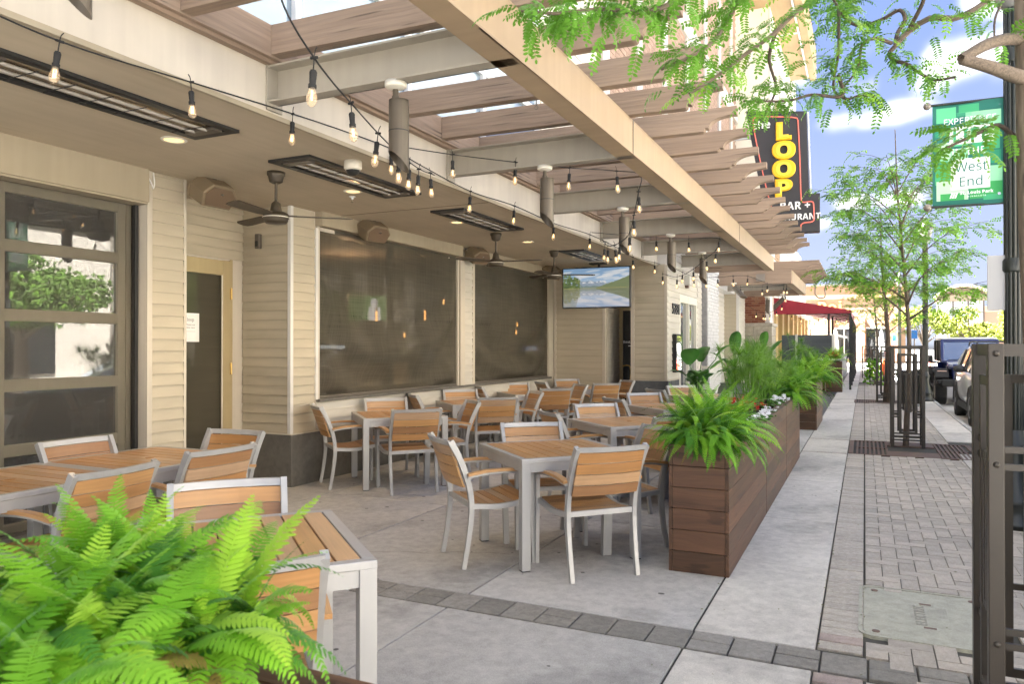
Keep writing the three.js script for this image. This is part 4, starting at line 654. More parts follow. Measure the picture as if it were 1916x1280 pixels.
// ---------------------------------------------------------------- tables and chairs
function makeTable() {
  const t = thing('patio_table', '', 'table');
  const a = 0.45, f = [];
  for (const s of [-1, 1]) { f.push(B(0.9, 0.03, 0.045, 0, 0.73, s * (a - 0.0225), { r: 0.004 })); f.push(B(0.045, 0.0295, 0.81, s * (a - 0.0225), 0.73, 0, { r: 0.004 })); }
  add(t, 'top_frame', f, m.alu);
  const ap = []; for (const s of [-1, 1]) { ap.push(B(0.78, 0.06, 0.02, 0, 0.684, s * (a - 0.018))); ap.push(B(0.02, 0.06, 0.78, s * (a - 0.018), 0.684, 0)); } add(t, 'apron', ap, m.alu);
  const n = 9, w = 0.806 / n, sg = [0, 1, 2].map((i) => B(w - 0.007, 0.018, 0.804, 0, 0, 0, { r: 0.003, axis: 2, shift: i * 1.3 }));
  for (let i = 0; i < n; i++) { const s = add(t, 'slat', sg[i % 3], teaks[(i * 2) % 3]); s.position.set(-0.403 + w * (i + 0.5), 0.736, 0); }
  add(t, 'support_rail', [B(0.8, 0.02, 0.03, 0, 0.714, 0), B(0.8, 0.02, 0.03, 0, 0.714, 0.25), B(0.8, 0.02, 0.03, 0, 0.714, -0.25)], m.black);
  add(t, 'umbrella_cap', LA([[0.028, 0], [0.026, 0.004], [0, 0.005]], 16).translate(0.0, 0.745, 0.02), teaks[2]);
  const lg = B(0.062, 0.71, 0.062, 0, 0.362, 0, { r: 0.003 }), ft = B(0.056, 0.012, 0.056, 0, 0.006, 0);
  for (const sx of [-1, 1]) for (const sz of [-1, 1]) { const l = add(t, 'leg', lg, m.alu); l.position.set(sx * (a - 0.032), 0, sz * (a - 0.032)); add(l, 'foot', ft, m.black); }
  return t;
}
function makeChair() {
  const t = thing('patio_chair', '', 'chair'), al = m.alu;
  // flat bar swept along points (z, y) at x, wide along x
  const bar = (pts, x0, x1, w, d) => {
    const c = new THREE.CatmullRomCurve3(pts.map(([z, y], i) => V(lerp(x0, x1, i / (pts.length - 1)), y, z))), n = 14, P = [], U = [], I = [];
    for (let i = 0; i <= n; i++) { const q = c.getPoint(i / n), tn = c.getTangent(i / n), nz = V(0, -tn.z, tn.y).normalize(); const dd = Array.isArray(d) ? lerp(d[0], d[1], i / n) : d, ww = Array.isArray(w) ? lerp(w[0], w[1], i / n) : w;
      for (const [sx, sn] of [[-1, -1], [1, -1], [1, 1], [-1, 1]]) { P.push(q.x + sx * ww / 2, q.y + nz.y * sn * dd / 2, q.z + nz.z * sn * dd / 2); U.push(q.y, sx * 0.1 + sn * 0.05); } }
    for (let i = 0; i < n; i++) for (let k = 0; k < 4; k++) { const a = i * 4 + k, b = i * 4 + (k + 1) % 4; I.push(a, b, a + 4, b, b + 4, a + 4); }
    I.push(0, 1, 2, 0, 2, 3); const e = n * 4; I.push(e, e + 2, e + 1, e, e + 3, e + 2);
    const g = new THREE.BufferGeometry(); g.setAttribute('position', new THREE.Float32BufferAttribute(P, 3)); g.setAttribute('uv', new THREE.Float32BufferAttribute(U, 2)); g.setIndex(I); const h = g.toNonIndexed(); h.computeVertexNormals(); return h;
  };
  // rear legs run up into the side stiles of the back
  for (const s of [-1, 1]) add(t, 'rear_leg', bar([[-0.27, 0.0], [-0.235, 0.2], [-0.215, 0.42], [-0.24, 0.58], [-0.30, 0.74], [-0.365, 0.862]], s * 0.235, s * 0.245, 0.028, [0.03, 0.042]), al);
  for (const s of [-1, 1]) add(t, 'front_leg', bar([[0.235, 0.0], [0.225, 0.3], [0.22, 0.62]], s * 0.262, s * 0.262, 0.026, 0.042), al);
  const backPos = (y, x) => { const k = (y - 0.42) / 0.44, z = -0.215 - 0.03 * smooth(0, 0.4, k) - 0.125 * Math.pow(Math.max(0, k - 0.1) / 0.9, 1.15); return z - 0.035 * (1 - Math.pow(x / 0.24, 2)); };
  const curved = (y0, y1, hw, th, dz = 0, fn = backPos) => { const P = [], I = [], U = [], n = 10; for (let i = 0; i <= n; i++) { const x = lerp(-hw, hw, i / n); for (const [y, o] of [[y0, -th], [y1, -th], [y1, th], [y0, th]]) { P.push(x, y, fn(y, x) + o + dz); U.push(x, y + o * 3); } } for (let i = 0; i < n; i++) for (let k = 0; k < 4; k++) { const a = i * 4 + k, b = i * 4 + (k + 1) % 4; I.push(a, a + 4, b, b, a + 4, b + 4); } I.push(0, 1, 2, 0, 2, 3, n * 4, n * 4 + 2, n * 4 + 1, n * 4, n * 4 + 3, n * 4 + 2); const g = new THREE.BufferGeometry(); g.setAttribute('position', new THREE.Float32BufferAttribute(P, 3)); g.setAttribute('uv', new THREE.Float32BufferAttribute(U, 2)); g.setIndex(I); const h = g.toNonIndexed(); h.computeVertexNormals(); return h; };
  add(t, 'top_rail', curved(0.832, 0.864, 0.246, 0.013), al);
  for (let i = 0; i < 4; i++) add(t, 'back_slat', curved(0.545 + i * 0.0715, 0.545 + i * 0.0715 + 0.067, 0.232, 0.007), teaks[i % 3]);
  // seat: dished slats across, frame round them
  const seatY = (z) => 0.43 + 0.018 * ((z + 0.2) / 0.4) - 0.022 * Math.sin(Math.PI * Math.min(1, Math.max(0, (z + 0.2) / 0.4)));
  const sFrame = []; for (const s of [-1, 1]) { const pts = []; for (let i = 0; i <= 6; i++) { const z = lerp(-0.225, 0.235, i / 6); pts.push([z, seatY(z) - 0.012]); } sFrame.push(bar(pts, s * 0.236, s * 0.25, 0.024, 0.034)); }
  sFrame.push(B(0.47, 0.034, 0.022, 0, 0.42, -0.215), B(0.49, 0.03, 0.022, 0, seatY(0.225) - 0.014, 0.225)); add(t, 'seat_frame', sFrame, al);
  for (let i = 0; i < 7; i++) { const z = -0.175 + i * 0.0605, q = []; const yy = seatY(z); const ang = Math.atan((seatY(z + 0.02) - seatY(z - 0.02)) / 0.04); const sl = EX([[-0.0275, -0.006], [0.0275, -0.006], [0.0275, 0.006], [-0.0275, 0.006]], 0.452).translate(0, 0, -0.226).rotateY(Math.PI / 2).rotateX(-ang).translate(0, yy, z); add(t, 'seat_slat', uvBox(sl, 0, i), teaks[(i + 1) % 3]); }
  for (const s of [-1, 1]) { add(t, 'armrest', bar([[-0.25, 0.632], [-0.1, 0.652], [0.1, 0.65], [0.245, 0.628]], s * 0.262, s * 0.268, 0.046, 0.018), teaks[1]); add(t, 'arm_bracket', bar([[-0.25, 0.616], [-0.1, 0.636], [0.1, 0.634], [0.235, 0.612]], s * 0.26, s * 0.264, 0.03, 0.016), al); }
  return t;
}
{
  const t0 = makeTable(), c0 = makeChair(), tone = rng(17); let nt = 0, nc = 0;
  const table = (x, z, rot, label) => { const t = nt++ ? clone(t0, 'patio_table') : t0; t.position.set(x, 0, z); t.rotation.set(0, rot, 0); t.children.forEach((q) => { if (q.name === 'slat') q.material = teaks[[0, 1, 2, 0, 1, 5][Math.floor(tone() * 6)]]; }); t.userData = { label, category: 'table', group: 'slatted square patio tables' }; };
  const chair = (x, z, fx, fz, label) => { const c = nc++ ? clone(c0, 'patio_chair') : c0; c.position.set(x, 0, z); c.rotation.set(0, Math.atan2(fx, fz), 0); c.children.forEach((q) => { if (/slat/.test(q.name)) q.material = teaks[[0, 1, 2, 3, 0, 1, 4, 5, 2][Math.floor(tone() * 9)]]; }); c.userData = { label, category: 'chair', group: 'teak-slatted aluminium patio armchairs' }; };
  const D = Math.PI / 4;
  const set = (x, z, name, rot, list) => {
    table(x, z, D + rot, `square teak-slatted table with silver frame, ${name}`);
    const dirs = { near: [1, 1], left: [-1, 1], far: [-1, -1], right: [1, -1] };
    const say = { near: 'with its back to us at', left: 'on the left of', far: 'facing us behind', right: 'on the right of' };
    for (const [k, d, jit = 0, dx = 0, dz = 0] of list) { const [ux, uz] = dirs[k], a = Math.atan2(ux, uz) + rot * 0.5; chair(x + Math.sin(a) * d + dx, z + Math.cos(a) * d + dz, -Math.sin(a + jit), -Math.cos(a + jit), `silver teak-slatted armchair ${say[k]} the table ${name}`); }
  };
  set(-2.05, -5.12, 'nearest the front planter', 0.02, [['near', 0.49, 0.02], ['left', 0.52, 0.03], ['far', 0.33, -0.12, 0.04, 0.02], ['right', 0.52, 0]]);
  set(-4.66, -6.95, 'by the corner post', 0, [['near', 0.5, 0.06], ['left', 0.52, 0.1], ['far', 0.42, 0], ['right', 0.5, 0]]);
  set(-4.72, -8.9, 'second along the screens', 0, [['near', 0.55, 0], ['left', 0.5, 0], ['far', 0.44, 0], ['right', 0.5, 0]]);
  set(-4.83, -11.02, 'third along the screens', 0, [['near', 0.62, 0], ['left', 0.55, 0], ['far', 0.46, 0], ['right', 0.5, 0]]);
  set(-4.55, -12.75, 'in the television corner', 0, [['near', 0.5, 0], ['left', 0.5, 0], ['far', 0.46, 0], ['right', 0.5, 0]]);
  set(-2.13, -7.25, 'second along the planters', 0.03, [['near', 0.5, 0.05], ['left', 0.5, -0.05], ['far', 0.36, 0], ['right', 0.5, 0]]);
  set(-2.14, -9.3, 'third along the planters', 0.02, [['near', 0.5, 0], ['left', 0.5, 0], ['far', 0.4, 0], ['right', 0.5, 0]]);
  set(-2.12, -11.4, 'last along the planters', 0, [['left', 0.55, 0], ['far', 0.4, 0], ['near', 0.5, 0]]);
  set(-2.17, -2.12, 'just behind the nearest fern', 0.07, [['near', 0.36, 0.0], ['far', 0.32, 0.0]]);
  table(-4.34, -3.5, Math.PI / 2, 'farther of two slatted tables pushed together by the garage-door screen');
  table(-4.34, -2.595, Math.PI / 2, 'nearer of two slatted tables pushed together at the left edge');
  chair(-4.44, -3.3, 1, 0.03, 'silver armchair with teak slats against the garage-door screen, facing the camera side');
  chair(-4.22, -3.82, 0.06, 1, 'silver armchair with dark slats at the joined tables\' end by the recessed door');
  chair(-3.86, -2.62, -1, 0.05, 'silver armchair, back to us, at the nearer joined table, behind fern fronds');
  chair(-3.95, -3.45, -1, -0.06, 'silver armchair, back to us, at the farther of the joined tables');
}

// ---------------------------------------------------------------- leaves
// frond built along z, rising at angle a0 and bending to a1, with toothed pinnae on both sides
function frond({ n = 26, len = 0.5, a0 = 1.3, a1 = -0.3, wide = 0.075, pw = 0.016, seed = 1, twist = 0.3, detail = true }) {
  const r = rng(seed), P = [], I = [], U = [], tri = (a, b, c) => I.push(a, b, c), v = (p, u, w) => { P.push(p.x, p.y, p.z); U.push(u, w); return P.length / 3 - 1; };
  let pos = V(0, 0, 0); const steps = n, ds = len / steps; let prevL, prevR; const side = V(1, 0, 0); const wob = (r() - 0.5) * 0.4;
  for (let i = 0; i <= steps; i++) {
    const t = i / steps, a = lerp(a0, a1, Math.pow(t, 1.15)), dir = V(Math.sin(wob * t) * 0.5, Math.sin(a), Math.cos(a)).normalize(), up = V(0, Math.cos(a), -Math.sin(a));
    const w = 0.0022 * (1 - 0.8 * t), L = v(pos.clone().addScaledVector(side, -w), t, 0), R = v(pos.clone().addScaledVector(side, w), t, 0.1);
    if (i) { tri(prevL, prevR, R); tri(prevL, R, L); } prevL = L; prevR = R;
    if (i > 1) for (const s of [-1, 1]) {
      const prof = Math.pow(Math.sin(Math.PI * Math.min(1, 0.1 + t * 0.9)), 0.7) * (t > 0.6 ? 1 - 0.25 * (t - 0.6) : 1), l = wide * prof * (0.88 + 0.24 * r()); if (l < 0.004) continue;
      const out = side.clone().multiplyScalar(s).addScaledVector(dir, 0.28 + 0.3 * t).addScaledVector(up, 0.18 * (r() - 0.3) - 0.05 + twist * 0.25).normalize(), along = dir.clone().addScaledVector(out, -dir.dot(out)).normalize(), dn = up.clone().multiplyScalar(-0.22 * l), q = (k, ww, d) => pos.clone().addScaledVector(out, l * k).addScaledVector(along, ww * pw * (0.55 + 0.5 * prof)).addScaledVector(dn, d);
      const b0 = v(q(0, -0.35, 0), 0.2, 0.3), b1 = v(q(0, 0.35, 0), 0.2, 0.4), m0 = v(q(0.4, -0.5, 0.2), 0.5, 0.3), m1 = v(q(0.4, 0.5, 0.2), 0.5, 0.5), e0 = v(q(0.8, -0.34, 0.6), 0.8, 0.3), e1 = v(q(0.8, 0.34, 0.6), 0.8, 0.5), tp = v(q(1, 0.12, 1), 1, 0.4);
      tri(b0, m0, m1); tri(b0, m1, b1); tri(m0, e0, e1); tri(m0, e1, m1); tri(e0, tp, e1);
    }
    pos.addScaledVector(dir, ds);
  }
  const g = new THREE.BufferGeometry(); g.setAttribute('position', new THREE.Float32BufferAttribute(P, 3)); g.setAttribute('uv', new THREE.Float32BufferAttribute(U, 2)); g.setIndex(I); g.computeVertexNormals(); return g;
}
// honey-locust leaf: a thin stalk with narrow leaflets in pairs
function pinnate({ n = 9, len = 0.15, ll = 0.03, lw = 0.011, droop = 0.6, seed = 1, lift = 0.15 }) {
  const r = rng(seed), P = [], I = [], v = (p) => { P.push(p.x, p.y, p.z); return P.length / 3 - 1; };
  let pos = V(0, 0, 0), pl, pr; const side = V(1, 0, 0), w = 0.0009;
  for (let i = 0; i <= n; i++) {
    const t = i / n, a = 0.15 - droop * t, dir = V(0, Math.sin(a), Math.cos(a)), up = V(0, Math.cos(a), -Math.sin(a)), L = v(pos.clone().addScaledVector(side, -w)), R = v(pos.clone().addScaledVector(side, w));
    if (i) I.push(pl, pr, R, pl, R, L); pl = L; pr = R;
    if (i) for (const s of i === n ? [0.25] : [-1, 1]) {
      const o = side.clone().multiplyScalar(s).addScaledVector(dir, 0.42 + (i === n ? 1 : 0)).addScaledVector(up, lift * (r() - 0.45) * 2).normalize(), al = dir.clone().addScaledVector(o, -dir.dot(o)).addScaledVector(up, (r() - 0.5) * 0.5).normalize(), l = ll * (0.8 + 0.3 * r()) * (t > 0.75 ? 0.85 : 1), d = up.clone().multiplyScalar(-0.12 * l);
      const b = v(pos.clone()), x0 = v(pos.clone().addScaledVector(o, l * 0.35).addScaledVector(al, -lw / 2)), x1 = v(pos.clone().addScaledVector(o, l * 0.35).addScaledVector(al, lw / 2)), y0 = v(pos.clone().addScaledVector(o, l * 0.75).addScaledVector(al, -lw * 0.4).add(d)), y1 = v(pos.clone().addScaledVector(o, l * 0.75).addScaledVector(al, lw * 0.4).add(d)), e = v(pos.clone().addScaledVector(o, l).addScaledVector(d, 1.6));
      I.push(b, x0, x1, x0, y0, y1, x0, y1, x1, y0, e, y1);
    }
    pos.addScaledVector(dir, len / n);
  }
  const g = new THREE.BufferGeometry(); g.setAttribute('position', new THREE.Float32BufferAttribute(P, 3)); g.setAttribute('uv', new THREE.Float32BufferAttribute(new Float32Array(P.length / 3 * 2), 2)); g.setIndex(I); g.computeVertexNormals(); return g;
}
const leafMat = (r, g, b, tr = 0.4, rough = 0.75) => mat(r, g, b, rough, { transmission: tr, thickness: 0, ior: 1.35, specularIntensity: 0.6 });
const fernMats = [[0.145, 0.37, 0.022], [0.22, 0.48, 0.028], [0.07, 0.23, 0.02], [0.34, 0.57, 0.045]].map((c) => leafMat(...c, 0.36));
const locustMats = [[0.13, 0.32, 0.03], [0.22, 0.43, 0.04], [0.085, 0.22, 0.03]].map((c) => leafMat(...c, 0.4));
const fernDry = leafMat(0.3, 0.24, 0.06, 0.3);

// ---------------------------------------------------------------- planters
const planterTpl = {};
function planter(x0, x1, z0, z1, h, label) {       // z0 > z1
  const W = x1 - x0, L = z0 - z1, t = thing('wooden_planter', label, 'planter', [(x0 + x1) / 2, 0, (z0 + z1) / 2], 0, 'dark stained timber planters');
  const n = 6, bh = h / n, r = rng(Math.floor(-z0 * 100) + 7);
  for (let i = 0; i < n; i++) { const y = bh * (i + 0.5); for (const s of [-1, 1]) { add(t, 'board', B(0.025, bh - 0.003, L, s * (W / 2 - 0.0125), y, 0, { axis: 2, r: 0.003 }), m.planter[Math.floor(r() * 4)]); add(t, 'board', B(W - 0.052, bh - 0.003, 0.025, 0, y, s * (L / 2 - 0.0125), { axis: 0, r: 0.003 }), m.planter[Math.floor(r() * 4)]); } }
  add(t, 'cap_rail', [B(0.06, 0.022, L - 0.04, -W / 2 + 0.055, h - 0.012, 0, { axis: 2 }), B(0.06, 0.022, L - 0.04, W / 2 - 0.055, h - 0.012, 0, { axis: 2 }), B(W - 0.17, 0.0215, 0.06, 0, h - 0.012, L / 2 - 0.055, { axis: 0 }), B(W - 0.17, 0.0215, 0.06, 0, h - 0.012, -L / 2 + 0.055, { axis: 0 })], m.planter[1]);
  add(t, 'soil', B(W - 0.06, 0.04, L - 0.06, 0, h - 0.07, 0), m.soil);
}
planter(-1.18, -0.79, -4.95, -6.965, 0.84, 'dark brown timber planter at the front end of the row, with the big fern');
planter(-1.18, -0.79, -6.985, -8.84, 0.84, 'middle timber planter of the front row, with papyrus and red flowers');
planter(-1.18, -0.79, -8.86, -10.72, 0.84, 'third timber planter of the front row, with trailing green plants');
planter(-1.18, -0.77, -14.3, -16.3, 0.84, 'timber planter past the narrow paver courses, hidden under a bushy fern');
planter(-1.15, -0.66, -26.5, -27.1, 1.0, 'tall square brown planter with red flowers before the grey fence');
planter(-1.75, -1.2, -27.0, -27.6, 0.95, 'brown planter left of the tall square one before the grey fence');
planter(-1.18, -0.79, 0.7, -1.2, 0.84, 'timber planter at the bottom left edge, under the nearest fern');

function fern(label, x, y, z, o) {
  const t = thing('fern', label, 'fern', [x, y, z]), r = rng(o.seed), k = o.scale ?? 1;
  const kinds = o.kinds ?? [[1.35, 0.5], [1.25, -0.1], [1.05, -0.7], [0.75, -1.15], [0.4, -1.4]];
  const geos = kinds.map(([a, b], i) => [0, 1].map((q) => frond({ a0: a, a1: b, len: (0.5 + 0.08 * q) * k, wide: (o.wide ?? 0.07) * k, pw: (o.pw ?? 0.017) * k, n: o.pairs ?? 28, seed: i * 9 + q + o.seed })));
  const more = [];
  for (let i = 0; i < o.n; i++) {
    const u = r(), kind = Math.min(kinds.length - 1, Math.floor((o.bias ?? ((q) => q))(u) * kinds.length)), g = geos[kind][i % 2], s = 0.7 + 0.5 * r(), mt = u > 0.97 ? fernDry : fernMats[kind > 2 ? [2, 0, 2, 1][Math.floor(r() * 4)] : [1, 3, 0, 3, 1, 2, 3, 1][Math.floor(r() * 8)]];
    if (i >= 280) { const e = new THREE.Euler(0, r() * Math.PI * 2, (r() - 0.5) * 0.7, 'YXZ'); (more[kind * 2 + i % 2] ??= []).push(new THREE.Matrix4().compose(V((r() - 0.5) * (o.spread ?? 0.22), (r() - 0.5) * 0.06, (r() - 0.5) * (o.spreadZ ?? o.spread ?? 0.22)), new THREE.Quaternion().setFromEuler(e), V(s, s, s))); continue; }
    const f = add(t, 'frond', g, mt); f.position.set((r() - 0.5) * (o.spread ?? 0.22), (r() - 0.5) * 0.06, (r() - 0.5) * (o.spreadZ ?? o.spread ?? 0.22)); f.rotation.order = 'YXZ'; f.rotation.y = o.dir ? o.dir(r) : r() * Math.PI * 2; f.rotation.z = (r() - 0.5) * 0.7; f.scale.setScalar(s);
  }
  more.forEach((list, q) => { const im = new THREE.InstancedMesh(geos[q >> 1][q & 1], fernMats[q % 3], list.length); list.forEach((mt, i) => im.setMatrixAt(i, mt)); im.name = 'frond'; im.userData.kind = 'stuff'; t.add(im); });
  return t;
}
fern('large blurred bright green fern filling the bottom left corner', -1.17, 0.965, -0.82, { n: 430, seed: 5, scale: 0.49, spread: 0.34, spreadZ: 0.5, wide: 0.066, pw: 0.016, pairs: 30, bias: (q) => q * 0.9 });
fern('bright green fern spilling over the front end planter', -0.98, 0.86, -5.25, { n: 520, seed: 15, scale: 0.74, wide: 0.042, pw: 0.012, pairs: 32, spread: 0.3, spreadZ: 0.5, bias: (q) => Math.pow(q, 0.85) });
fern('bushy light green fern trailing over the third planter on the pavement side', -0.92, 0.88, -10.3, { n: 260, seed: 25, scale: 0.95, wide: 0.045, pw: 0.014, spread: 0.35, spreadZ: 0.9, pairs: 22, bias: (q) => Math.pow(q, 0.65) });
fern('bushy light green fern on the planter past the paver courses', -0.95, 0.9, -15.0, { n: 220, seed: 35, scale: 1.05, wide: 0.05, spread: 0.45, spreadZ: 1.1, pairs: 18, bias: (q) => Math.pow(q, 0.7) });
fern('dark green feathery fern in the tall square planter', -0.9, 1.02, -26.8, { n: 80, seed: 45, scale: 1.0, wide: 0.06, spread: 0.4, pairs: 16 });
fern('small fern in the planter left of the tall square one', -1.5, 0.95, -27.3, { n: 40, seed: 55, scale: 0.8, spread: 0.4, pairs: 14 });

// papyrus: mop heads of thread-like rays on bare stems
{
  const umb = (seed, R) => { const r = rng(seed), P = [], I = []; for (let i = 0; i < 150; i++) { const a = r() * 6.283, e = 1.25 - 1.5 * Math.pow(r(), 0.8), l = R * (0.75 + 0.4 * r()), w = 0.0017; let p = V(0, 0, 0), el = e; const sx = V(-Math.sin(a), 0, Math.cos(a)); let q0 = P.length / 3; for (let k = 0; k <= 3; k++) { const ww = w * (1 - k / 3.4); P.push(p.x - sx.x * ww, p.y, p.z - sx.z * ww, p.x + sx.x * ww, p.y, p.z + sx.z * ww); if (k) { const b = q0 + (k - 1) * 2; I.push(b, b + 1, b + 3, b, b + 3, b + 2); } p.add(V(Math.cos(a) * Math.cos(el), Math.sin(el), Math.sin(a) * Math.cos(el)).multiplyScalar(l / 3)); el -= 0.38; } } const g = new THREE.BufferGeometry(); g.setAttribute('position', new THREE.Float32BufferAttribute(P, 3)); g.setAttribute('uv', new THREE.Float32BufferAttribute(new Float32Array(P.length / 3 * 2), 2)); g.setIndex(I); g.computeVertexNormals(); return g; };
  const heads = [1, 2, 3, 4].map((i) => umb(i * 7, 0.2)), pm = [[0.17, 0.36, 0.035], [0.22, 0.42, 0.05], [0.13, 0.3, 0.035]].map((c) => leafMat(...c, 0.3));
  const clump = (label, x, z, n, h, seed, sx, sz) => { const t = thing('papyrus_plant', label, 'plant', [x, 0.8, z]), r = rng(seed); for (let i = 0; i < n; i++) { const bx = (r() - 0.5) * sx * 0.5, bz = (r() - 0.5) * sz * 0.6, tx = bx + (r() - 0.5) * sx, tz = bz + (r() - 0.5) * sz, hh = h * (0.45 + 0.6 * r()); add(t, 'stem', TT([[bx, 0, bz], [(bx * 0.5 + tx * 0.5), hh * 0.55, (bz + tz) / 2], [tx, hh, tz]], 0.005, 0.003, 5, 5), pm[2]); const u = add(t, 'umbel', heads[i % 4], pm[i % 3]); u.position.set(tx, hh, tz); u.rotation.set((r() - 0.5) * 0.5, r() * 6, (r() - 0.5) * 0.5); u.scale.setScalar(0.75 + 0.5 * r()); } };
  clump('feathery light green papyrus in the middle planter', -1.08, -7.7, 26, 0.62, 3, 0.42, 0.9); clump('feathery light green papyrus in the back half of the middle planter', -1.05, -8.7, 22, 0.66, 8, 0.4, 0.8); clump('feathery papyrus with tall heads in the third planter', -1.1, -9.8, 20, 0.62, 13, 0.45, 0.8); clump('single tall papyrus mop head before the grey fence', -1.1, -14.6, 9, 1.0, 21, 0.3, 0.4); clump('rounded bushy papyrus beside the pavement past the paver courses', -0.95, -15.8, 20, 0.6, 27, 0.5, 0.8);
}
// bedding flowers
{
  const pet = () => { const s = []; for (let k = 0; k < 5; k++) { const g = new THREE.CircleGeometry(0.010, 7).scale(1, 0.8, 1).translate(0.012, 0, 0).rotateX(-1.2).rotateY(k * 1.2566); s.push(g); } return M(s); };
  const bloom = pet(), leaf = new THREE.SphereGeometry(0.03, 7, 4).scale(1, 0.18, 0.6), red = leafMat(0.55, 0.03, 0.03, 0.25), wht = leafMat(0.82, 0.82, 0.85, 0.25), lf = leafMat(0.07, 0.18, 0.03, 0.3), bur = leafMat(0.13, 0.05, 0.05, 0.3);
  const bed = (label, name, cat, x, y, z, n, sx, sz, mt, lm, seed, up = 0.12) => { const t = thing(name, label, cat, [x, y, z]), r = rng(seed); for (let i = 0; i < n; i++) { const o = add(t, 'leaf', leaf, lm); o.position.set((r() - 0.5) * sx, r() * up * 0.8, (r() - 0.5) * sz); o.rotation.set((r() - 0.5), r() * 6, (r() - 0.5)); o.scale.setScalar(0.7 + r() * 0.8); } for (let i = 0; i < n; i++) { const o = add(t, 'flower', bloom, mt); o.position.set((r() - 0.5) * sx, up * (0.55 + 0.6 * r()), (r() - 0.5) * sz); o.rotation.set((r() - 0.5) * 1.2 + 0.3, r() * 6, (r() - 0.5) * 1.2); o.scale.setScalar(0.8 + r() * 0.7); } };
  bed('red begonias with dark leaves in the middle planter', 'red_begonias', 'flowers', -1.02, 0.82, -7.5, 30, 0.26, 0.8, red, bur, 5, 0.15);
  bed('white bacopa flowers spilling over the edge of the middle planter', 'white_flowers', 'flowers', -0.85, 0.8, -7.3, 30, 0.14, 1.1, wht, lf, 7, 0.08);
  bed('white flowers at the near end of the third planter', 'white_flowers', 'flowers', -0.88, 0.82, -8.9, 22, 0.16, 0.9, wht, lf, 9, 0.1);
  bed('red flowers in the tall square planter before the grey fence', 'red_begonias', 'flowers', -0.92, 1.08, -26.55, 34, 0.3, 0.25, red, bur, 11, 0.2);
  bed('white flowers round the rim of the tall square planter', 'white_flowers', 'flowers', -0.9, 1.0, -26.52, 36, 0.4, 0.2, wht, lf, 13, 0.06);
  bed('white flowers in the planter left of the tall square one', 'white_flowers', 'flowers', -1.45, 0.98, -27.1, 26, 0.4, 0.3, wht, lf, 17, 0.08);
}
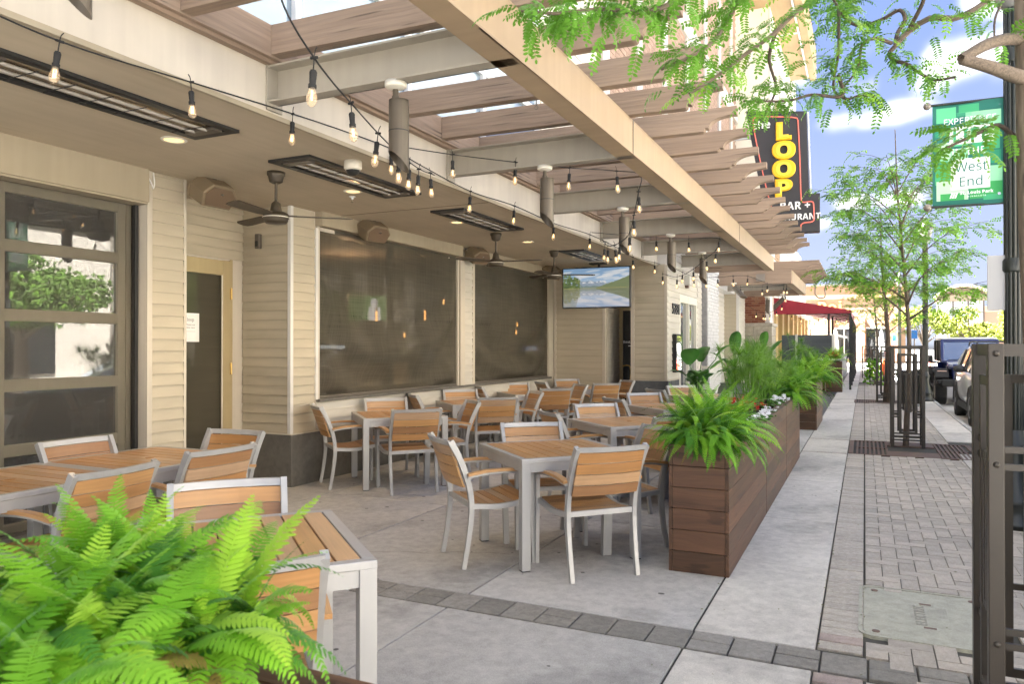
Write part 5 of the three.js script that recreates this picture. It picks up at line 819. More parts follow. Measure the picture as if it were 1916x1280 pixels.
// bird of paradise in round grey pots
{
  const paddle = (len, wid, fold, seed) => { const nx = 6, ny = 12, P = [], I = [], U = [], r = rng(seed), k0 = r() * 3; for (let j = 0; j <= ny; j++) { const t = j / ny, w = wid * Math.pow(Math.sin(Math.PI * Math.min(1, 0.06 + t * 0.94)), 0.75), a = 0.15 - 1.0 * t * t, y = len * t - 0.25 * len * t * t * t, z = 0.35 * len * t * t; for (let i = 0; i <= nx; i++) { const s = i / nx * 2 - 1; P.push(s * w, y, z - Math.abs(s) * w * fold + 0.006 * Math.sin(t * 22 + k0 + s * 2)); U.push(s * 0.1, t * len); } } for (let j = 0; j < ny; j++) for (let i = 0; i < nx; i++) { const b = j * (nx + 1) + i; I.push(b, b + 1, b + nx + 2, b, b + nx + 2, b + nx + 1); } const g = new THREE.BufferGeometry(); g.setAttribute('position', new THREE.Float32BufferAttribute(P, 3)); g.setAttribute('uv', new THREE.Float32BufferAttribute(U, 2)); g.setIndex(I); g.computeVertexNormals(); return g; };
  const pads = [paddle(0.46, 0.16, 0.25, 1), paddle(0.52, 0.16, -0.2, 2), paddle(0.42, 0.17, 0.35, 3), paddle(0.6, 0.11, 0.5, 4)], bm = [[0.05, 0.17, 0.035], [0.07, 0.22, 0.04], [0.09, 0.26, 0.04]].map((c) => mat(...c, 0.35, { transmission: 0.25, thickness: 0 }));
  const plant = (label, potLabel, x, z, list, pr, h) => {
    const p = thing('round_pot', potLabel, 'pot', [x, 0, z]); add(p, 'pot_body', LA([[pr * 0.62, 0], [pr * 0.9, h * 0.3], [pr, h * 0.62], [pr * 0.9, h * 0.88], [pr * 0.78, h * 0.96], [pr * 0.84, h], [pr * 0.76, h], [pr * 0.74, h - 0.06]], 28), mat(0.27, 0.26, 0.25, 0.8, { map: T.concrete })); add(p, 'soil', C(pr * 0.76, pr * 0.76, 0.02, 0, h - 0.06, 0, 20), m.soil);
    const t = thing('bird_of_paradise', label, 'plant', [x, h - 0.05, z]); const r = rng(Math.floor(-z * 10));
    list.forEach(([dx, dy, dz, yaw, tilt, s, k]) => { const e = V(dx, dy, dz); add(t, 'stalk', TT([[dx * 0.12, 0, dz * 0.12], [dx * 0.4, dy * 0.6, dz * 0.4], e], 0.013, 0.007, 6, 7), bm[1]); const o = add(t, 'leaf', pads[k], bm[Math.floor(r() * 3)]); o.position.copy(e); o.rotation.order = 'YXZ'; o.rotation.set(tilt, yaw, 0); o.scale.setScalar(s); });
    for (let i = 0; i < 22; i++) { const a = r() * 6.28, o = add(t, 'leaf', pads[i % 4], bm[i % 3]); o.position.set(Math.cos(a) * 0.12, 0.05 + r() * 0.28, Math.sin(a) * 0.12); o.rotation.order = 'YXZ'; o.rotation.set(0.5 + r() * 0.6, a, 0); o.scale.setScalar(0.45 + 0.35 * r()); }
  };
  plant('bird of paradise with broad dark leaves by the menu case', 'round grey pot by the entrance corner', -2.62, -13.2, [[-0.14, 0.5, 0.1, 0.4, 0.3, 1.0, 0], [0.06, 0.55, 0.05, 2.6, 0.2, 0.95, 2], [0.2, 0.42, 0.1, 1.4, 0.6, 0.9, 1], [-0.2, 0.3, 0.1, -1.2, 0.9, 0.8, 0], [0.28, 0.6, -0.1, 1.7, 0.5, 0.8, 3], [0.05, 0.3, 0.25, 0.2, 0.9, 0.8, 2]], 0.36, 0.72);
  plant('taller bird of paradise with an upright spear leaf before the siding bay', 'second round grey pot, behind the papyrus', -2.35, -15.5, [[0.0, 0.62, 0, 0.3, 0.1, 1.1, 3], [0.2, 0.5, 0, 1.5, 0.55, 1.0, 1], [-0.25, 0.45, 0, -1.5, 0.5, 0.9, 0], [-0.05, 0.4, 0.2, 0, 0.8, 0.9, 2], [0.3, 0.35, 0.1, 1.2, 0.9, 0.8, 0]], 0.36, 0.75);
  plant('bird of paradise with split leaves before the brick pier', 'third round grey pot, before the brick pier', -2.3, -19.8, [[0.0, 0.7, 0, 0.3, 0.15, 1.0, 3], [0.15, 0.6, 0, 1.2, 0.4, 1.0, 1], [-0.2, 0.55, 0, -1.3, 0.6, 0.9, 0], [0.4, 0.5, 0, 1.5, 0.7, 0.9, 1]], 0.38, 0.8);
}
// a low leafy vine at a tree guard
{
  const t = thing('leafy_shrub', 'low bright green leafy shrub at the base of the third tree guard', 'shrub', [0.3, 0, -31.5]), r = rng(3), lf = new THREE.SphereGeometry(0.075, 6, 4).scale(1, 0.15, 0.65);
  add(t, 'stem', [TT([[0, 0, 0], [0.05, 0.4, 0], [-0.05, 0.9, 0.05]], 0.015, 0.006), TT([[0, 0, 0], [-0.15, 0.3, 0.05], [-0.2, 0.6, 0.1]], 0.012, 0.005)], m.bark);
  for (let i = 0; i < 130; i++) { const y = r() * 0.95, o = add(t, 'leaf', lf, fernMats[Math.floor(r() * 4)]); o.position.set((r() - 0.5) * 0.6 * (1.2 - y * 0.6), 0.05 + y, (r() - 0.5) * 0.5); o.rotation.set(r() * 2 - 1, r() * 6, r() * 2 - 1); o.scale.setScalar(0.7 + 0.7 * r()); }
}

// ---------------------------------------------------------------- pavement furniture
{
  const makeGuard = (label) => {
    const t = thing('tree_guard', label, 'tree guard', [0, 0, 0], 0, 'dark steel tree guards'), W = 0.45, H = 1.5, a = W / 2, c = 0.048;
    for (const sx of [-1, 1]) for (const sz of [-1, 1]) add(t, 'post', B(c, H, c, sx * (a - c / 2), H / 2, sz * (a - c / 2), { r: 0.004 }), m.guard);
    const face = (i) => {
      const f = add(t, 'nested_panel', (() => {
        const q = [], y = (v) => v, b = 0.026, d = 0.02; const rect = (x0, x1, y0, y1, w = b) => { q.push(BB(x0, x0 + w, y0, y1, -d / 2, d / 2), BB(x1 - w, x1, y0, y1, -d / 2, d / 2), BB(x0 + w, x1 - w, y0, y0 + w, -d / 2 + 0.001, d / 2 - 0.001), BB(x0 + w, x1 - w, y1 - w, y1, -d / 2 + 0.001, d / 2 - 0.001)); };
        rect(-0.115, 0.125, 0.2, 1.38, 0.034); rect(-0.03, 0.055, 0.52, 1.1, 0.024);
        for (const yy of [0.1, 0.155]) q.push(BB(-a + c, a - c, yy, yy + 0.02, -0.008, 0.008)); q.push(BB(-a + c, a - c, H - 0.045, H - 0.002, -0.011, 0.011));
        for (const [x0, x1] of [[-a + c, -0.115], [0.125, a - c]]) for (const yy of [0.44, 0.49, 1.06, 1.12]) q.push(BB(x0, x1, yy, yy + 0.022, -0.008, 0.008)); q.push(BB(-0.081, -0.03, 1.07, 1.094, -0.006, 0.006), BB(0.055, 0.091, 0.54, 0.564, -0.006, 0.006));
        return q;
      })(), m.guard);
      f.rotation.y = i * Math.PI / 2; f.position.set(Math.sin(i * Math.PI / 2) * (a - c / 2), 0, Math.cos(i * Math.PI / 2) * (a - c / 2));
    };
    for (let i = 0; i < 4; i++) face(i);
    const bolts = []; for (const yy of [H - 0.035, 1.08, 0.46, 0.13]) for (const s of [-1, 1]) bolts.push(SPH(0.011, s * (a - c / 2), yy, a, 8, 6)); add(t, 'bolt', bolts, m.guard);
    return t;
  };
  const g0 = makeGuard('dark bronze steel tree guard cut by the right edge, nearest the camera'); g0.position.set(0.612, 0, -3.28);
  const place = (x, z, l) => { const c = clone(g0, 'tree_guard', l); c.position.set(x, 0, z); };
  place(0.57, -12.62, 'dark steel tree guard of nested rectangles in the middle of the pavement'); place(0.5, -22.5, 'dark steel tree guard around the stout trunk, third from the camera'); place(0.38, -32.2, 'dark steel tree guard far up the pavement behind the leafy shrub'); place(0.1, -39, 'dark steel tree guard furthest up the pavement');

  // lamp posts
  const makePost = (label, H) => {
    const t = thing('lamp_post', label, 'lamp post', [0, 0, 0], 0, 'black ornate lamp posts');
    add(t, 'base', LA([[0.0, 0], [0.21, 0], [0.21, 0.05], [0.17, 0.08], [0.165, 0.16], [0.185, 0.19], [0.185, 0.24], [0.14, 0.3], [0.105, 0.5], [0.1, 0.62], [0.115, 0.65], [0.115, 0.69], [0.085, 0.73], [0.075, 0.8]], 26), m.pole);
    const sh = []; for (let i = 0; i < 12; i++) { const a = i / 12 * 6.283; sh.push(new THREE.CylinderGeometry(0.014, 0.019, H - 0.78, 6).translate(Math.cos(a) * 0.055, 0.78 + (H - 0.78) / 2, Math.sin(a) * 0.055)); } sh.push(C(0.06, 0.052, H - 0.78, 0, 0.78 + (H - 0.78) / 2, 0, 14)); add(t, 'fluted_shaft', sh, m.pole);
    for (const y of [2.1, 3.84]) add(t, 'collar', LA([[0.07, y], [0.085, y + 0.02], [0.085, y + 0.1], [0.07, y + 0.12]], 20), m.pole);
    const hd = add(t, 'lantern', LA([[0.05, H], [0.12, H + 0.05], [0.19, H + 0.4], [0.1, H + 0.55], [0.03, H + 0.62], [0.02, H + 0.7], [0, H + 0.72]], 12), mat(0.2, 0.2, 0.19, 0.3)); add(hd, 'lantern_cap', LA([[0.2, H + 0.4], [0.21, H + 0.43], [0.1, H + 0.57], [0, H + 0.73]], 12), m.pole);
    return t;
  };
  const p0 = makePost('black fluted lamp post at the right edge carrying the green banner', 4.3); p0.position.set(1.12, 0, -7.4);
  const pl = (x, z, l) => { const c = clone(p0, 'lamp_post', l); c.position.set(x, 0, z); };
  pl(1.5, -23.3, 'black lamp post with a flared base behind the middle tree guard'); pl(1.5, -40, 'black lamp post far up the kerb'); pl(14.5, -52, 'black lamp post across the street before the low trees');

  // banner
  const banner = thing('street_banner', 'green patchwork banner reading EXPERIENCE and West End on the right lamp post', 'banner', [0.8, 3.13, -7.4], 0.02);
  const art = canvasTex(540, 880, (c, w, h) => {
    c.fillStyle = '#0d6b5c'; c.fillRect(0, 0, w, h); const q = rng(12), cols = ['#3aa66f', '#5cc18a', '#8fd3a4', '#168a64', '#b5dcb9', '#2f9d4f'];
    for (const [x, y, a, b, k] of [[30, 30, 150, 130, 1], [200, 20, 150, 70, 0], [250, 90, 260, 120, 2], [20, 190, 140, 90, 3], [150, 220, 120, 150, 1], [300, 230, 200, 190, 0], [40, 330, 100, 160, 4], [140, 390, 130, 120, 2], [20, 520, 130, 170, 0], [330, 430, 180, 110, 3], [400, 560, 120, 130, 2], [30, 660, 240, 170, 4], [280, 690, 240, 140, 5], [60, 770, 180, 60, 5], [380, 800, 140, 50, 0]]) { c.fillStyle = cols[k]; c.fillRect(x, y, a, b); }
    for (let i = 0; i < 12; i++) { c.fillStyle = cols[Math.floor(q() * 6)]; c.globalAlpha = 0.35; c.fillRect(20 + q() * 400, 40 + q() * 740, 40 + q() * 90, 30 + q() * 70); } c.globalAlpha = 1;
    c.fillStyle = '#fff'; c.textAlign = 'center'; c.font = '72px sans-serif'; c.fillText('EXPERIENCE', w / 2 + 10, 180, 440);
    c.fillStyle = '#eef5ee'; c.fillRect(130, 205, 330, 150); c.fillStyle = '#3aa66f'; c.font = 'bold 150px sans-serif'; c.fillText('LIFE', w / 2 + 20, 335, 290); c.fillStyle = '#fff'; c.font = '84px sans-serif'; c.fillText('IN THE', w / 2, 450, 330);
    c.fillStyle = '#f1f3f0'; c.fillRect(140, 480, 290, 260); c.fillStyle = '#0d6b5c'; c.font = '110px sans-serif'; c.fillText('West', 290, 590, 240); c.fillText('End', 290, 715, 200);
    c.fillStyle = '#fff'; c.font = 'bold 38px sans-serif'; c.fillText('St. Louis Park', 330, 785, 260); c.font = '18px sans-serif'; c.fillText('M I N N E S O T A', 330, 812); for (let i = 0; i < 3; i++) { c.beginPath(); c.moveTo(130 + i * 18, 812); c.lineTo(146 + i * 18, 765); c.lineTo(158 + i * 18, 765); c.lineTo(142 + i * 18, 812); c.fill(); }
    c.fillStyle = '#0d6b5c'; c.fillRect(0, 845, w, 35); c.fillRect(0, 0, w, 22);
  });
  const cloth = new THREE.PlaneGeometry(0.53, 0.88, 16, 8), cp = cloth.attributes.position; for (let i = 0; i < cp.count; i++) cp.setZ(i, 0.012 * Math.sin(cp.getX(i) * 9) + 0.006 * Math.sin(cp.getY(i) * 7)); cloth.computeVertexNormals();
  add(banner, 'cloth', cloth, new THREE.MeshPhysicalMaterial({ map: art, roughness: 0.7, side: THREE.DoubleSide, transmission: 0.25, thickness: 0 }));
  for (const y of [0.44, -0.44]) { add(banner, 'arm', C(0.011, 0.011, 0.62, 0.01, y, 0, 10, { rz: Math.PI / 2 }), m.pole); add(banner, 'arm_finial', SPH(0.032, -0.305, y, 0), m.greyMetal); }
  add(banner, 'grommet', [C(0.012, 0.012, 0.006, 0.22, 0.38, 0.01, 12, { rx: Math.PI / 2 }), C(0.012, 0.012, 0.006, 0.22, -0.36, 0.01, 12, { rx: Math.PI / 2 })], m.chrome);
  const sg = thing('street_sign', 'pale back of a rounded street sign on the right lamp post', 'sign', [1.0, 2.02, -7.38], 0.05); add(sg, 'plate', B(0.14, 0.46, 0.008, 0, 0, 0, { r: 0.004 }), mat(0.4, 0.4, 0.4, 0.5)); add(sg, 'clamp', B(0.1, 0.03, 0.03, 0.05, 0.12, -0.02), m.greyMetal);

  // litter bin, hydrants
  const bin = thing('litter_bin', 'black slatted litter bin behind the middle tree guard', 'litter bin', [1.05, 0, -21.2]); for (let i = 0; i < 18; i++) { const a = i / 18 * 6.283; add(bin, 'slat', B(0.05, 0.78, 0.012, 0, 0.45, 0.26).rotateY(a), m.pole); } add(bin, 'liner', C(0.22, 0.24, 0.76, 0, 0.45, 0, 20), m.blackMatte); add(bin, 'rim', new THREE.TorusGeometry(0.26, 0.025, 8, 28).rotateX(Math.PI / 2).translate(0, 0.86, 0), m.pole);
  const hyd = (x, z, l, mt) => { const t = thing('fire_hydrant', l, 'hydrant', [x, 0, z], 0, 'fire hydrants'); add(t, 'barrel', LA([[0.17, 0], [0.17, 0.05], [0.12, 0.07], [0.115, 0.5], [0.15, 0.52], [0.15, 0.57], [0.12, 0.6], [0.08, 0.7], [0.03, 0.74], [0.03, 0.8], [0, 0.8]], 20), mt); for (const s of [-1, 1]) add(t, 'nozzle', C(0.05, 0.055, 0.1, s * 0.15, 0.45, 0, 12, { rz: Math.PI / 2 }), mt); add(t, 'pumper_nozzle', C(0.07, 0.07, 0.1, 0, 0.4, 0.14, 12, { rx: Math.PI / 2 }), mt); };
  hyd(2.75, -40, 'red fire hydrant on the sunlit ground behind the middle tree guard', mat(0.62, 0.05, 0.02, 0.5)); hyd(0.85, -43, 'orange-red fire hydrant seen between the far tree guards', mat(0.75, 0.13, 0.02, 0.5));
}
// ---------------------------------------------------------------- blade sign
{
  const t = thing('blade_sign', 'tall dark blade sign with yellow letters LOOP and red neon border above the pergola', 'sign', [-1.9, 5.1, -19.6], 0.1), dk = mat(0.035, 0.034, 0.036, 0.45, { metalness: 0.2 });
  const out = [[-0.32, -0.8], [0.92, -0.8], [0.92, 0.12], [0.68, 0.12], [0.62, 2.15], [-0.78, 2.3], [-0.4, 0.1]];
  add(t, 'cabinet', EX(out, 0.3, { b: 0.01 }).translate(0, 0, -0.3), dk); add(t, 'edge', EX([[0.69, 0.12], [0.72, 0.12], [0.66, 2.15], [0.63, 2.15]], 0.28).translate(0.02, 0, -0.29), m.white);
  const yel = mat(0.85, 0.5, 0.01, 0.4);
  [['L', 1.5], ['O', 1.03], ['O', 0.56], ['P', 0.09]].forEach(([ch, y]) => { const l = add(t, 'letter', text3(ch, 0.5, 0.06, { bevel: 0.018 }).scale(1.15, 0.84, 1).translate(0.1, y, 0.02), yel); add(l, 'neon_tube', text3(ch, 0.44, 0.012).scale(0.9, 0.72, 1).translate(0.1, y + 0.05, 0.1), mat(0.95, 0.68, 0.05, 0.3)); });
  add(t, 'small_letters', [text3('the', 0.19, 0.02).translate(-0.42, 1.83, 0.012), text3('BAR +', 0.19, 0.02).translate(0.36, -0.24, 0.012), text3('RESTAURANT', 0.15, 0.02).translate(0.3, -0.5, 0.012)], m.white);
  add(t, 'neon_border', [TB([[-0.17, -0.75, 0.03], [-0.2, -0.1, 0.03], [-0.28, 0.2, 0.03], [-0.62, 2.05, 0.03], [-0.6, 2.1, 0.03], [-0.56, 2.12, 0.03], [0.36, 2.02, 0.03], [0.42, 1.99, 0.03], [0.43, 1.94, 0.03]], 0.016, 6, 60), TB([[0.43, 1.95, 0.03], [0.47, 1, 0.03], [0.5, 0.0, 0.03], [0.51, -0.06, 0.03], [0.56, -0.08, 0.03], [0.73, -0.07, 0.03], [0.77, -0.09, 0.03], [0.78, -0.14, 0.03], [0.79, -0.5, 0.03], [0.78, -0.55, 0.03], [0.73, -0.57, 0.03], [0.55, -0.59, 0.03], [0.5, -0.62, 0.03], [0.49, -0.76, 0.03]], 0.016, 6, 70)], glow(0.95, 0.22, 0.16, 0.45));
  add(t, 'wall_bracket', [B(1.5, 0.12, 0.12, -1.3, 0.55, -0.15), B(1.3, 0.12, 0.12, -1.2, 1.7, -0.15)], mat(0.55, 0.58, 0.62, 0.4));
}

// ---------------------------------------------------------------- trees
{
  // the overhanging honey locust: trunk at the right edge, limbs over the pavement
  const t = thing('honey_locust_tree', 'overhanging honey locust with crooked limbs and hanging leaves across the top right', 'tree', [0, 0, 0]);
  add(t, 'trunk', TT([[0.61, -0.05, -3.28], [0.6, 1.0, -3.31], [0.575, 2.0, -3.36], [0.575, 2.9, -3.45], [0.62, 3.7, -3.8], [0.7, 4.6, -4.1]], 0.062, 0.04, 12, 24), m.bark);
  const L = [
    [0.03, 0.014, [[0.58, 3.1, -3.5], [0.66, 3.62, -4.1], [0.73, 3.51, -4.77], [0.60, 3.34, -4.70], [0.45, 3.27, -4.69], [0.33, 3.29, -4.68], [0.22, 3.25, -4.74], [0.16, 3.18, -4.72]], 0.1],
    [0.013, 0.007, [[0.16, 3.18, -4.72], [0.175, 3.28, -4.8], [0.215, 3.38, -4.87], [0.19, 3.45, -4.9], [0.1, 3.43, -4.94], [-0.02, 3.42, -4.96], [-0.08, 3.45, -4.94], [-0.2, 3.68, -4.99]], 0.5],
    [0.013, 0.006, [[0.16, 3.18, -4.72], [0.13, 3.13, -4.68], [0.15, 3.06, -4.6], [0.21, 3.0, -4.52], [0.26, 2.94, -4.49], [0.33, 2.88, -4.46], [0.42, 2.86, -4.4]], 0.85],
    [0.011, 0.005, [[0.14, 3.2, -4.72], [0.06, 3.18, -4.56], [-0.01, 3.1, -4.41], [-0.02, 3.03, -4.41], [-0.04, 2.96, -4.40], [-0.1, 2.88, -4.38]], 0.9],
    [0.012, 0.005, [[-0.08, 3.45, -4.94], [-0.12, 3.4, -4.6], [-0.12, 3.21, -4.31], [-0.12, 3.02, -4.25], [-0.14, 2.82, -4.24], [-0.08, 2.78, -4.27], [-0.02, 2.80, -4.30], [0.06, 2.78, -4.3]], 1],
    [0.03, 0.02, [[0.575, 2.5, -3.4], [0.51, 2.5, -3.32], [0.42, 2.52, -3.24], [0.324, 2.547, -3.19]], 0],
    [0.02, 0.024, [[0.324, 2.547, -3.19], [0.4, 2.6, -3.24], [0.48, 2.64, -3.32], [0.575, 2.66, -3.42]], 0.15],
    [0.02, 0.007, [[0.60, 3.5, -3.7], [0.3, 3.75, -3.85], [-0.05, 3.45, -3.95], [-0.20, 3.18, -3.88], [-0.30, 3.10, -3.84], [-0.38, 2.98, -3.74], [-0.49, 2.87, -3.64], [-0.63, 2.70, -3.46], [-0.72, 2.64, -3.42]], 0.65],
    [0.02, 0.006, [[0.3, 3.75, -3.85], [-0.1, 3.6, -3.6], [-0.40, 3.2, -3.4], [-0.53, 2.88, -3.29], [-0.58, 2.77, -3.21], [-0.66, 2.69, -3.12], [-0.76, 2.64, -3.07]], 0.85],
    [0.02, 0.005, [[0.3, 3.75, -3.85], [-0.2, 3.5, -3.3], [-0.55, 2.98, -2.95], [-0.66, 2.77, -2.78], [-0.75, 2.74, -2.74], [-0.85, 2.71, -2.58], [-0.97, 2.65, -2.42], [-1.08, 2.66, -2.37]], 1.15],
    [0.01, 0.004, [[-0.12, 2.9, -4.24], [-0.1, 2.78, -4.2], [-0.24, 2.77, -4.09], [-0.33, 2.71, -3.94], [-0.44, 2.67, -3.77], [-0.52, 2.66, -3.7]], 0.85],
    [0.012, 0.004, [[0.6, 2.2, -3.38], [0.52, 2.3, -3.42], [0.47, 2.34, -3.4], [0.41, 2.31, -3.34], [0.33, 2.26, -3.25], [0.26, 2.22, -3.2]], 1.2],
    [0.012, 0.005, [[-0.2, 3.5, -3.3], [-0.45, 3.15, -2.8], [-0.62, 2.95, -2.7], [-0.78, 2.86, -2.62], [-0.95, 2.8, -2.52]], 1.15],
    [0.012, 0.005, [[-0.1, 3.6, -3.6], [-0.35, 3.2, -3.0], [-0.5, 2.98, -2.85], [-0.56, 2.84, -2.75]], 1.1],
    [0.012, 0.005, [[0.22, 3.25, -4.74], [0.3, 3.4, -4.6], [0.25, 3.55, -4.5], [0.1, 3.6, -4.4], [-0.05, 3.5, -4.3], [-0.2, 3.42, -4.2]], 1.0],
    [0.01, 0.004, [[-0.38, 2.98, -3.74], [-0.42, 2.9, -3.85], [-0.4, 2.78, -3.95], [-0.46, 2.7, -4.05]], 0.9],
    [0.01, 0.004, [[0.73, 3.51, -4.77], [0.62, 3.2, -4.4], [0.55, 3.0, -4.1], [0.53, 2.85, -3.95]], 0.25],
  ];
  const r = rng(91), geos = [0, 1, 2, 3].map((i) => pinnate({ n: 8 + i % 3, len: 0.12 + 0.015 * i, ll: 0.031, lw: 0.0125, droop: 0.5 + 0.35 * i, seed: i + 3 })), rest = [], mm = new THREE.Matrix4();
  let count = 0;
  for (const [r0, r1, pts, dens] of L) {
    add(t, 'limb', TT(pts, r0, r1, 7, pts.length * 5), r0 > 0.017 ? m.bark : m.barkDark);
    const c = new THREE.CatmullRomCurve3(pts.map((p) => V(...p))), len = c.getLength(), n = Math.floor(len * dens * 66);
    for (let i = 0; i < n; i++) {
      const u = lerp(r0 > 0.017 ? 0.35 : 0.12, 1.0, Math.pow(r(), 0.8)), p = c.getPointAt(Math.min(1, u)), tn = c.getTangentAt(Math.min(1, u)), yaw = Math.atan2(tn.x, tn.z) + (r() - 0.5) * 4.2, pitch = 0.32 + (r() - 0.5) * 1.5, twigL = r() < 0.6 ? 0.02 : 0.05 + 0.11 * r();
      const q = new THREE.Quaternion().setFromEuler(new THREE.Euler(pitch, yaw, (r() - 0.5) * 0.9, 'YXZ')), off = V(0, 0, 1).applyQuaternion(q).multiplyScalar(twigL * 0.9); off.y += 0.02; p.add(off);
      const s = 0.65 + 0.4 * r(), g = geos[Math.floor(r() * 4)];
      if (count++ < 285) { const o = add(t, 'leaf', g, locustMats[Math.floor(r() * 3)]); o.position.copy(p); o.quaternion.copy(q); o.scale.setScalar(s); } else rest.push(new THREE.Matrix4().compose(p, q, V(s, s, s)));
    }
  }
  const im = new THREE.InstancedMesh(geos[1], locustMats[0], rest.length); rest.forEach((q, i) => im.setMatrixAt(i, q)); im.name = 'leaf'; im.userData.kind = 'stuff'; im.castShadow = im.receiveShadow = true; t.add(im);

  // young street trees
  const young = (label, x, z, o) => {
    const tr = thing('young_tree', label, 'tree', [x, 0, z], 0, o.group), q = rng(o.seed), H = o.h, k = o.k ?? 1, trunkPts = o.trunk ?? [[0, -0.05, 0], [0.03, 0.8, 0], [0.05, 1.6, 0], [0.01, 2.3, 0.02], [-0.05, 3.1, 0], [-0.1, 3.8, 0.02], [-0.13, H, 0]];
    add(tr, 'trunk', TT(trunkPts, o.r0 ?? 0.045, 0.006, 10, 40), o.bark ?? m.bark);
    const tc = new THREE.CatmullRomCurve3(trunkPts.map((p) => V(...p))), br = [], mats4 = [], twigs = [];
    const leafAt = (p, dir) => { const yaw = Math.atan2(dir.x, dir.z) + (q() - 0.5) * 3.4, rot = new THREE.Quaternion().setFromEuler(new THREE.Euler(0.25 + (q() - 0.5) * 1.1, yaw, (q() - 0.5) * 1.0, 'YXZ')), s = (0.8 + 0.6 * q()) * k; mats4.push(new THREE.Matrix4().compose(p, rot, V(s, s, s))); };
    for (let i = 0; i < o.n; i++) {
      const f = i / (o.n - 1), u = lerp(o.u0 ?? 0.40, 0.80, Math.pow(f, 1.1)), p = tc.getPointAt(u), a = i * 2.4 + q() * 0.5, reach = (o.reach ?? 1.25) * (0.75 + 0.35 * q()) * lerp(1, 0.62, f), rise = reach * lerp(0.7, 1.15, f) * (0.7 + 0.5 * q());
      const mid = p.clone().add(V(Math.cos(a) * reach * 0.45, rise * 0.55, Math.sin(a) * reach * 0.45)), end = p.clone().add(V(Math.cos(a) * reach, rise * 0.95, Math.sin(a) * reach));
      const c = new THREE.CatmullRomCurve3([p, mid, end]); br.push(TT([p, mid, end], lerp(0.018, 0.01, f) * k, 0.003, 6, 10));
      const nt = Math.round(o.twigs ?? 6); for (let j = 0; j < nt; j++) {
        const s = 0.3 + 0.7 * (j + q()) / nt, b = c.getPointAt(Math.min(1, s)), ta = a + (j % 2 ? 1 : -1) * (0.5 + q() * 0.8), tl = (0.28 + 0.3 * q()) * k * (o.tw ?? 1), e = b.clone().add(V(Math.cos(ta) * tl, tl * (0.12 + (q() - 0.5) * 0.5), Math.sin(ta) * tl)); twigs.push(TT([b, b.clone().lerp(e, 0.5).add(V(0, 0.03, 0)), e], 0.0045, 0.0015, 5, 4));
        const nl = o.nl ?? 13; for (let v = 0; v < nl; v++) leafAt(b.clone().lerp(e, Math.pow(q(), 0.7) * 1.1).add(V((q() - 0.5) * 0.07, (q() - 0.4) * 0.05, (q() - 0.5) * 0.07)), e.clone().sub(b));
      }
    }
    add(tr, 'limb', br, o.bark ?? m.bark); add(tr, 'twig', twigs, m.barkDark);
    const g = o.leaf ?? pinnate({ n: 6, len: 0.15, ll: 0.04, lw: 0.018, droop: 0.7, seed: 9, lift: 0.3 }), crown = new THREE.InstancedMesh(g, o.mat ?? leafMat(0.2, 0.42, 0.05, 0.42), mats4.length), cc = new THREE.Color(); crown.name = 'crown'; crown.userData.kind = 'stuff'; crown.castShadow = crown.receiveShadow = true;
    mats4.forEach((mt, i) => { crown.setMatrixAt(i, mt); const v = 0.65 + 0.85 * q() * q() + 0.15 * q(); crown.setColorAt(i, cc.setRGB(v * (0.85 + 0.4 * q()), v, v * 0.9)); }); tr.add(crown);
  };
  young('slender young locust with a bare top twig in the middle of the pavement', 0.55, -12.62, { seed: 4, h: 4.75, n: 22, twigs: 7, nl: 11, reach: 1.08, k: 1.08 });
  young('stouter locust tree in the second tree guard', 0.52, -22.5, { seed: 14, h: 5.2, n: 16, twigs: 5, nl: 8, reach: 1.2, r0: 0.09, u0: 0.36, bark: m.barkDark });
  young('locust tree in the far tree guard with yellowish leaves', 0.4, -32.2, { seed: 24, h: 4.6, n: 18, twigs: 6, nl: 8, reach: 1.25, r0: 0.07, u0: 0.33, mat: leafMat(0.2, 0.27, 0.04, 0.4) });
  // low sunlit trees far across the street and the trees that the glass mirrors
  const bushLeaf = new THREE.SphereGeometry(0.16, 5, 3).scale(1, 0.25, 0.7);
  const low = (label, x, z, s, seed, col, o2 = 0) => { const tr = thing('round_tree', label, 'tree', [x, -0.1, z], 0, 'leafy trees across the street'), q = rng(seed), lobes = []; add(tr, 'trunk', TT([[0, 0, 0], [0.05, s * 0.3, 0], [0, s * 0.6, 0]], 0.05 * s, 0.02 * s, 8), m.bark); const bl = []; for (let i = 0; i < 9; i++) { const a = i * 2.4, rr2 = s * 0.36 * Math.sqrt(0.15 + q()), y = s * (0.5 + 0.42 * q()); lobes.push([Math.cos(a) * rr2, y, Math.sin(a) * rr2, s * (0.13 + 0.09 * q())]); bl.push(TT([[0, s * 0.35, 0], [Math.cos(a) * rr2 * 0.5, y * 0.75, Math.sin(a) * rr2 * 0.5], [Math.cos(a) * rr2, y, Math.sin(a) * rr2]], 0.018 * s, 0.005 * s, 5, 6)); } add(tr, 'limb', bl, m.bark);
    const n = o2 ? 5000 : 1800, cr = new THREE.InstancedMesh(bushLeaf, leafMat(...col, 0.4), n), cc = new THREE.Color(); for (let i = 0; i < n; i++) { const b = lobes[i % 9], dir = V(q() - 0.5, q() - 0.5, q() - 0.5).normalize().multiplyScalar(b[3] * (0.55 + 0.6 * q())); cr.setMatrixAt(i, new THREE.Matrix4().compose(V(b[0], b[1], b[2]).add(V(dir.x * 1.2, dir.y * 0.8, dir.z * 1.2)), new THREE.Quaternion().setFromEuler(new THREE.Euler(q() * 6, q() * 6, q() * 6)), V(1, 1, 1).multiplyScalar((0.5 + q() * 0.7) * s / (o2 ? 8 : 5)))); const v = 0.6 + 0.7 * q(); cr.setColorAt(i, cc.setRGB(v, v, v)); } cr.name = 'crown'; cr.userData.kind = 'stuff'; tr.add(cr); };
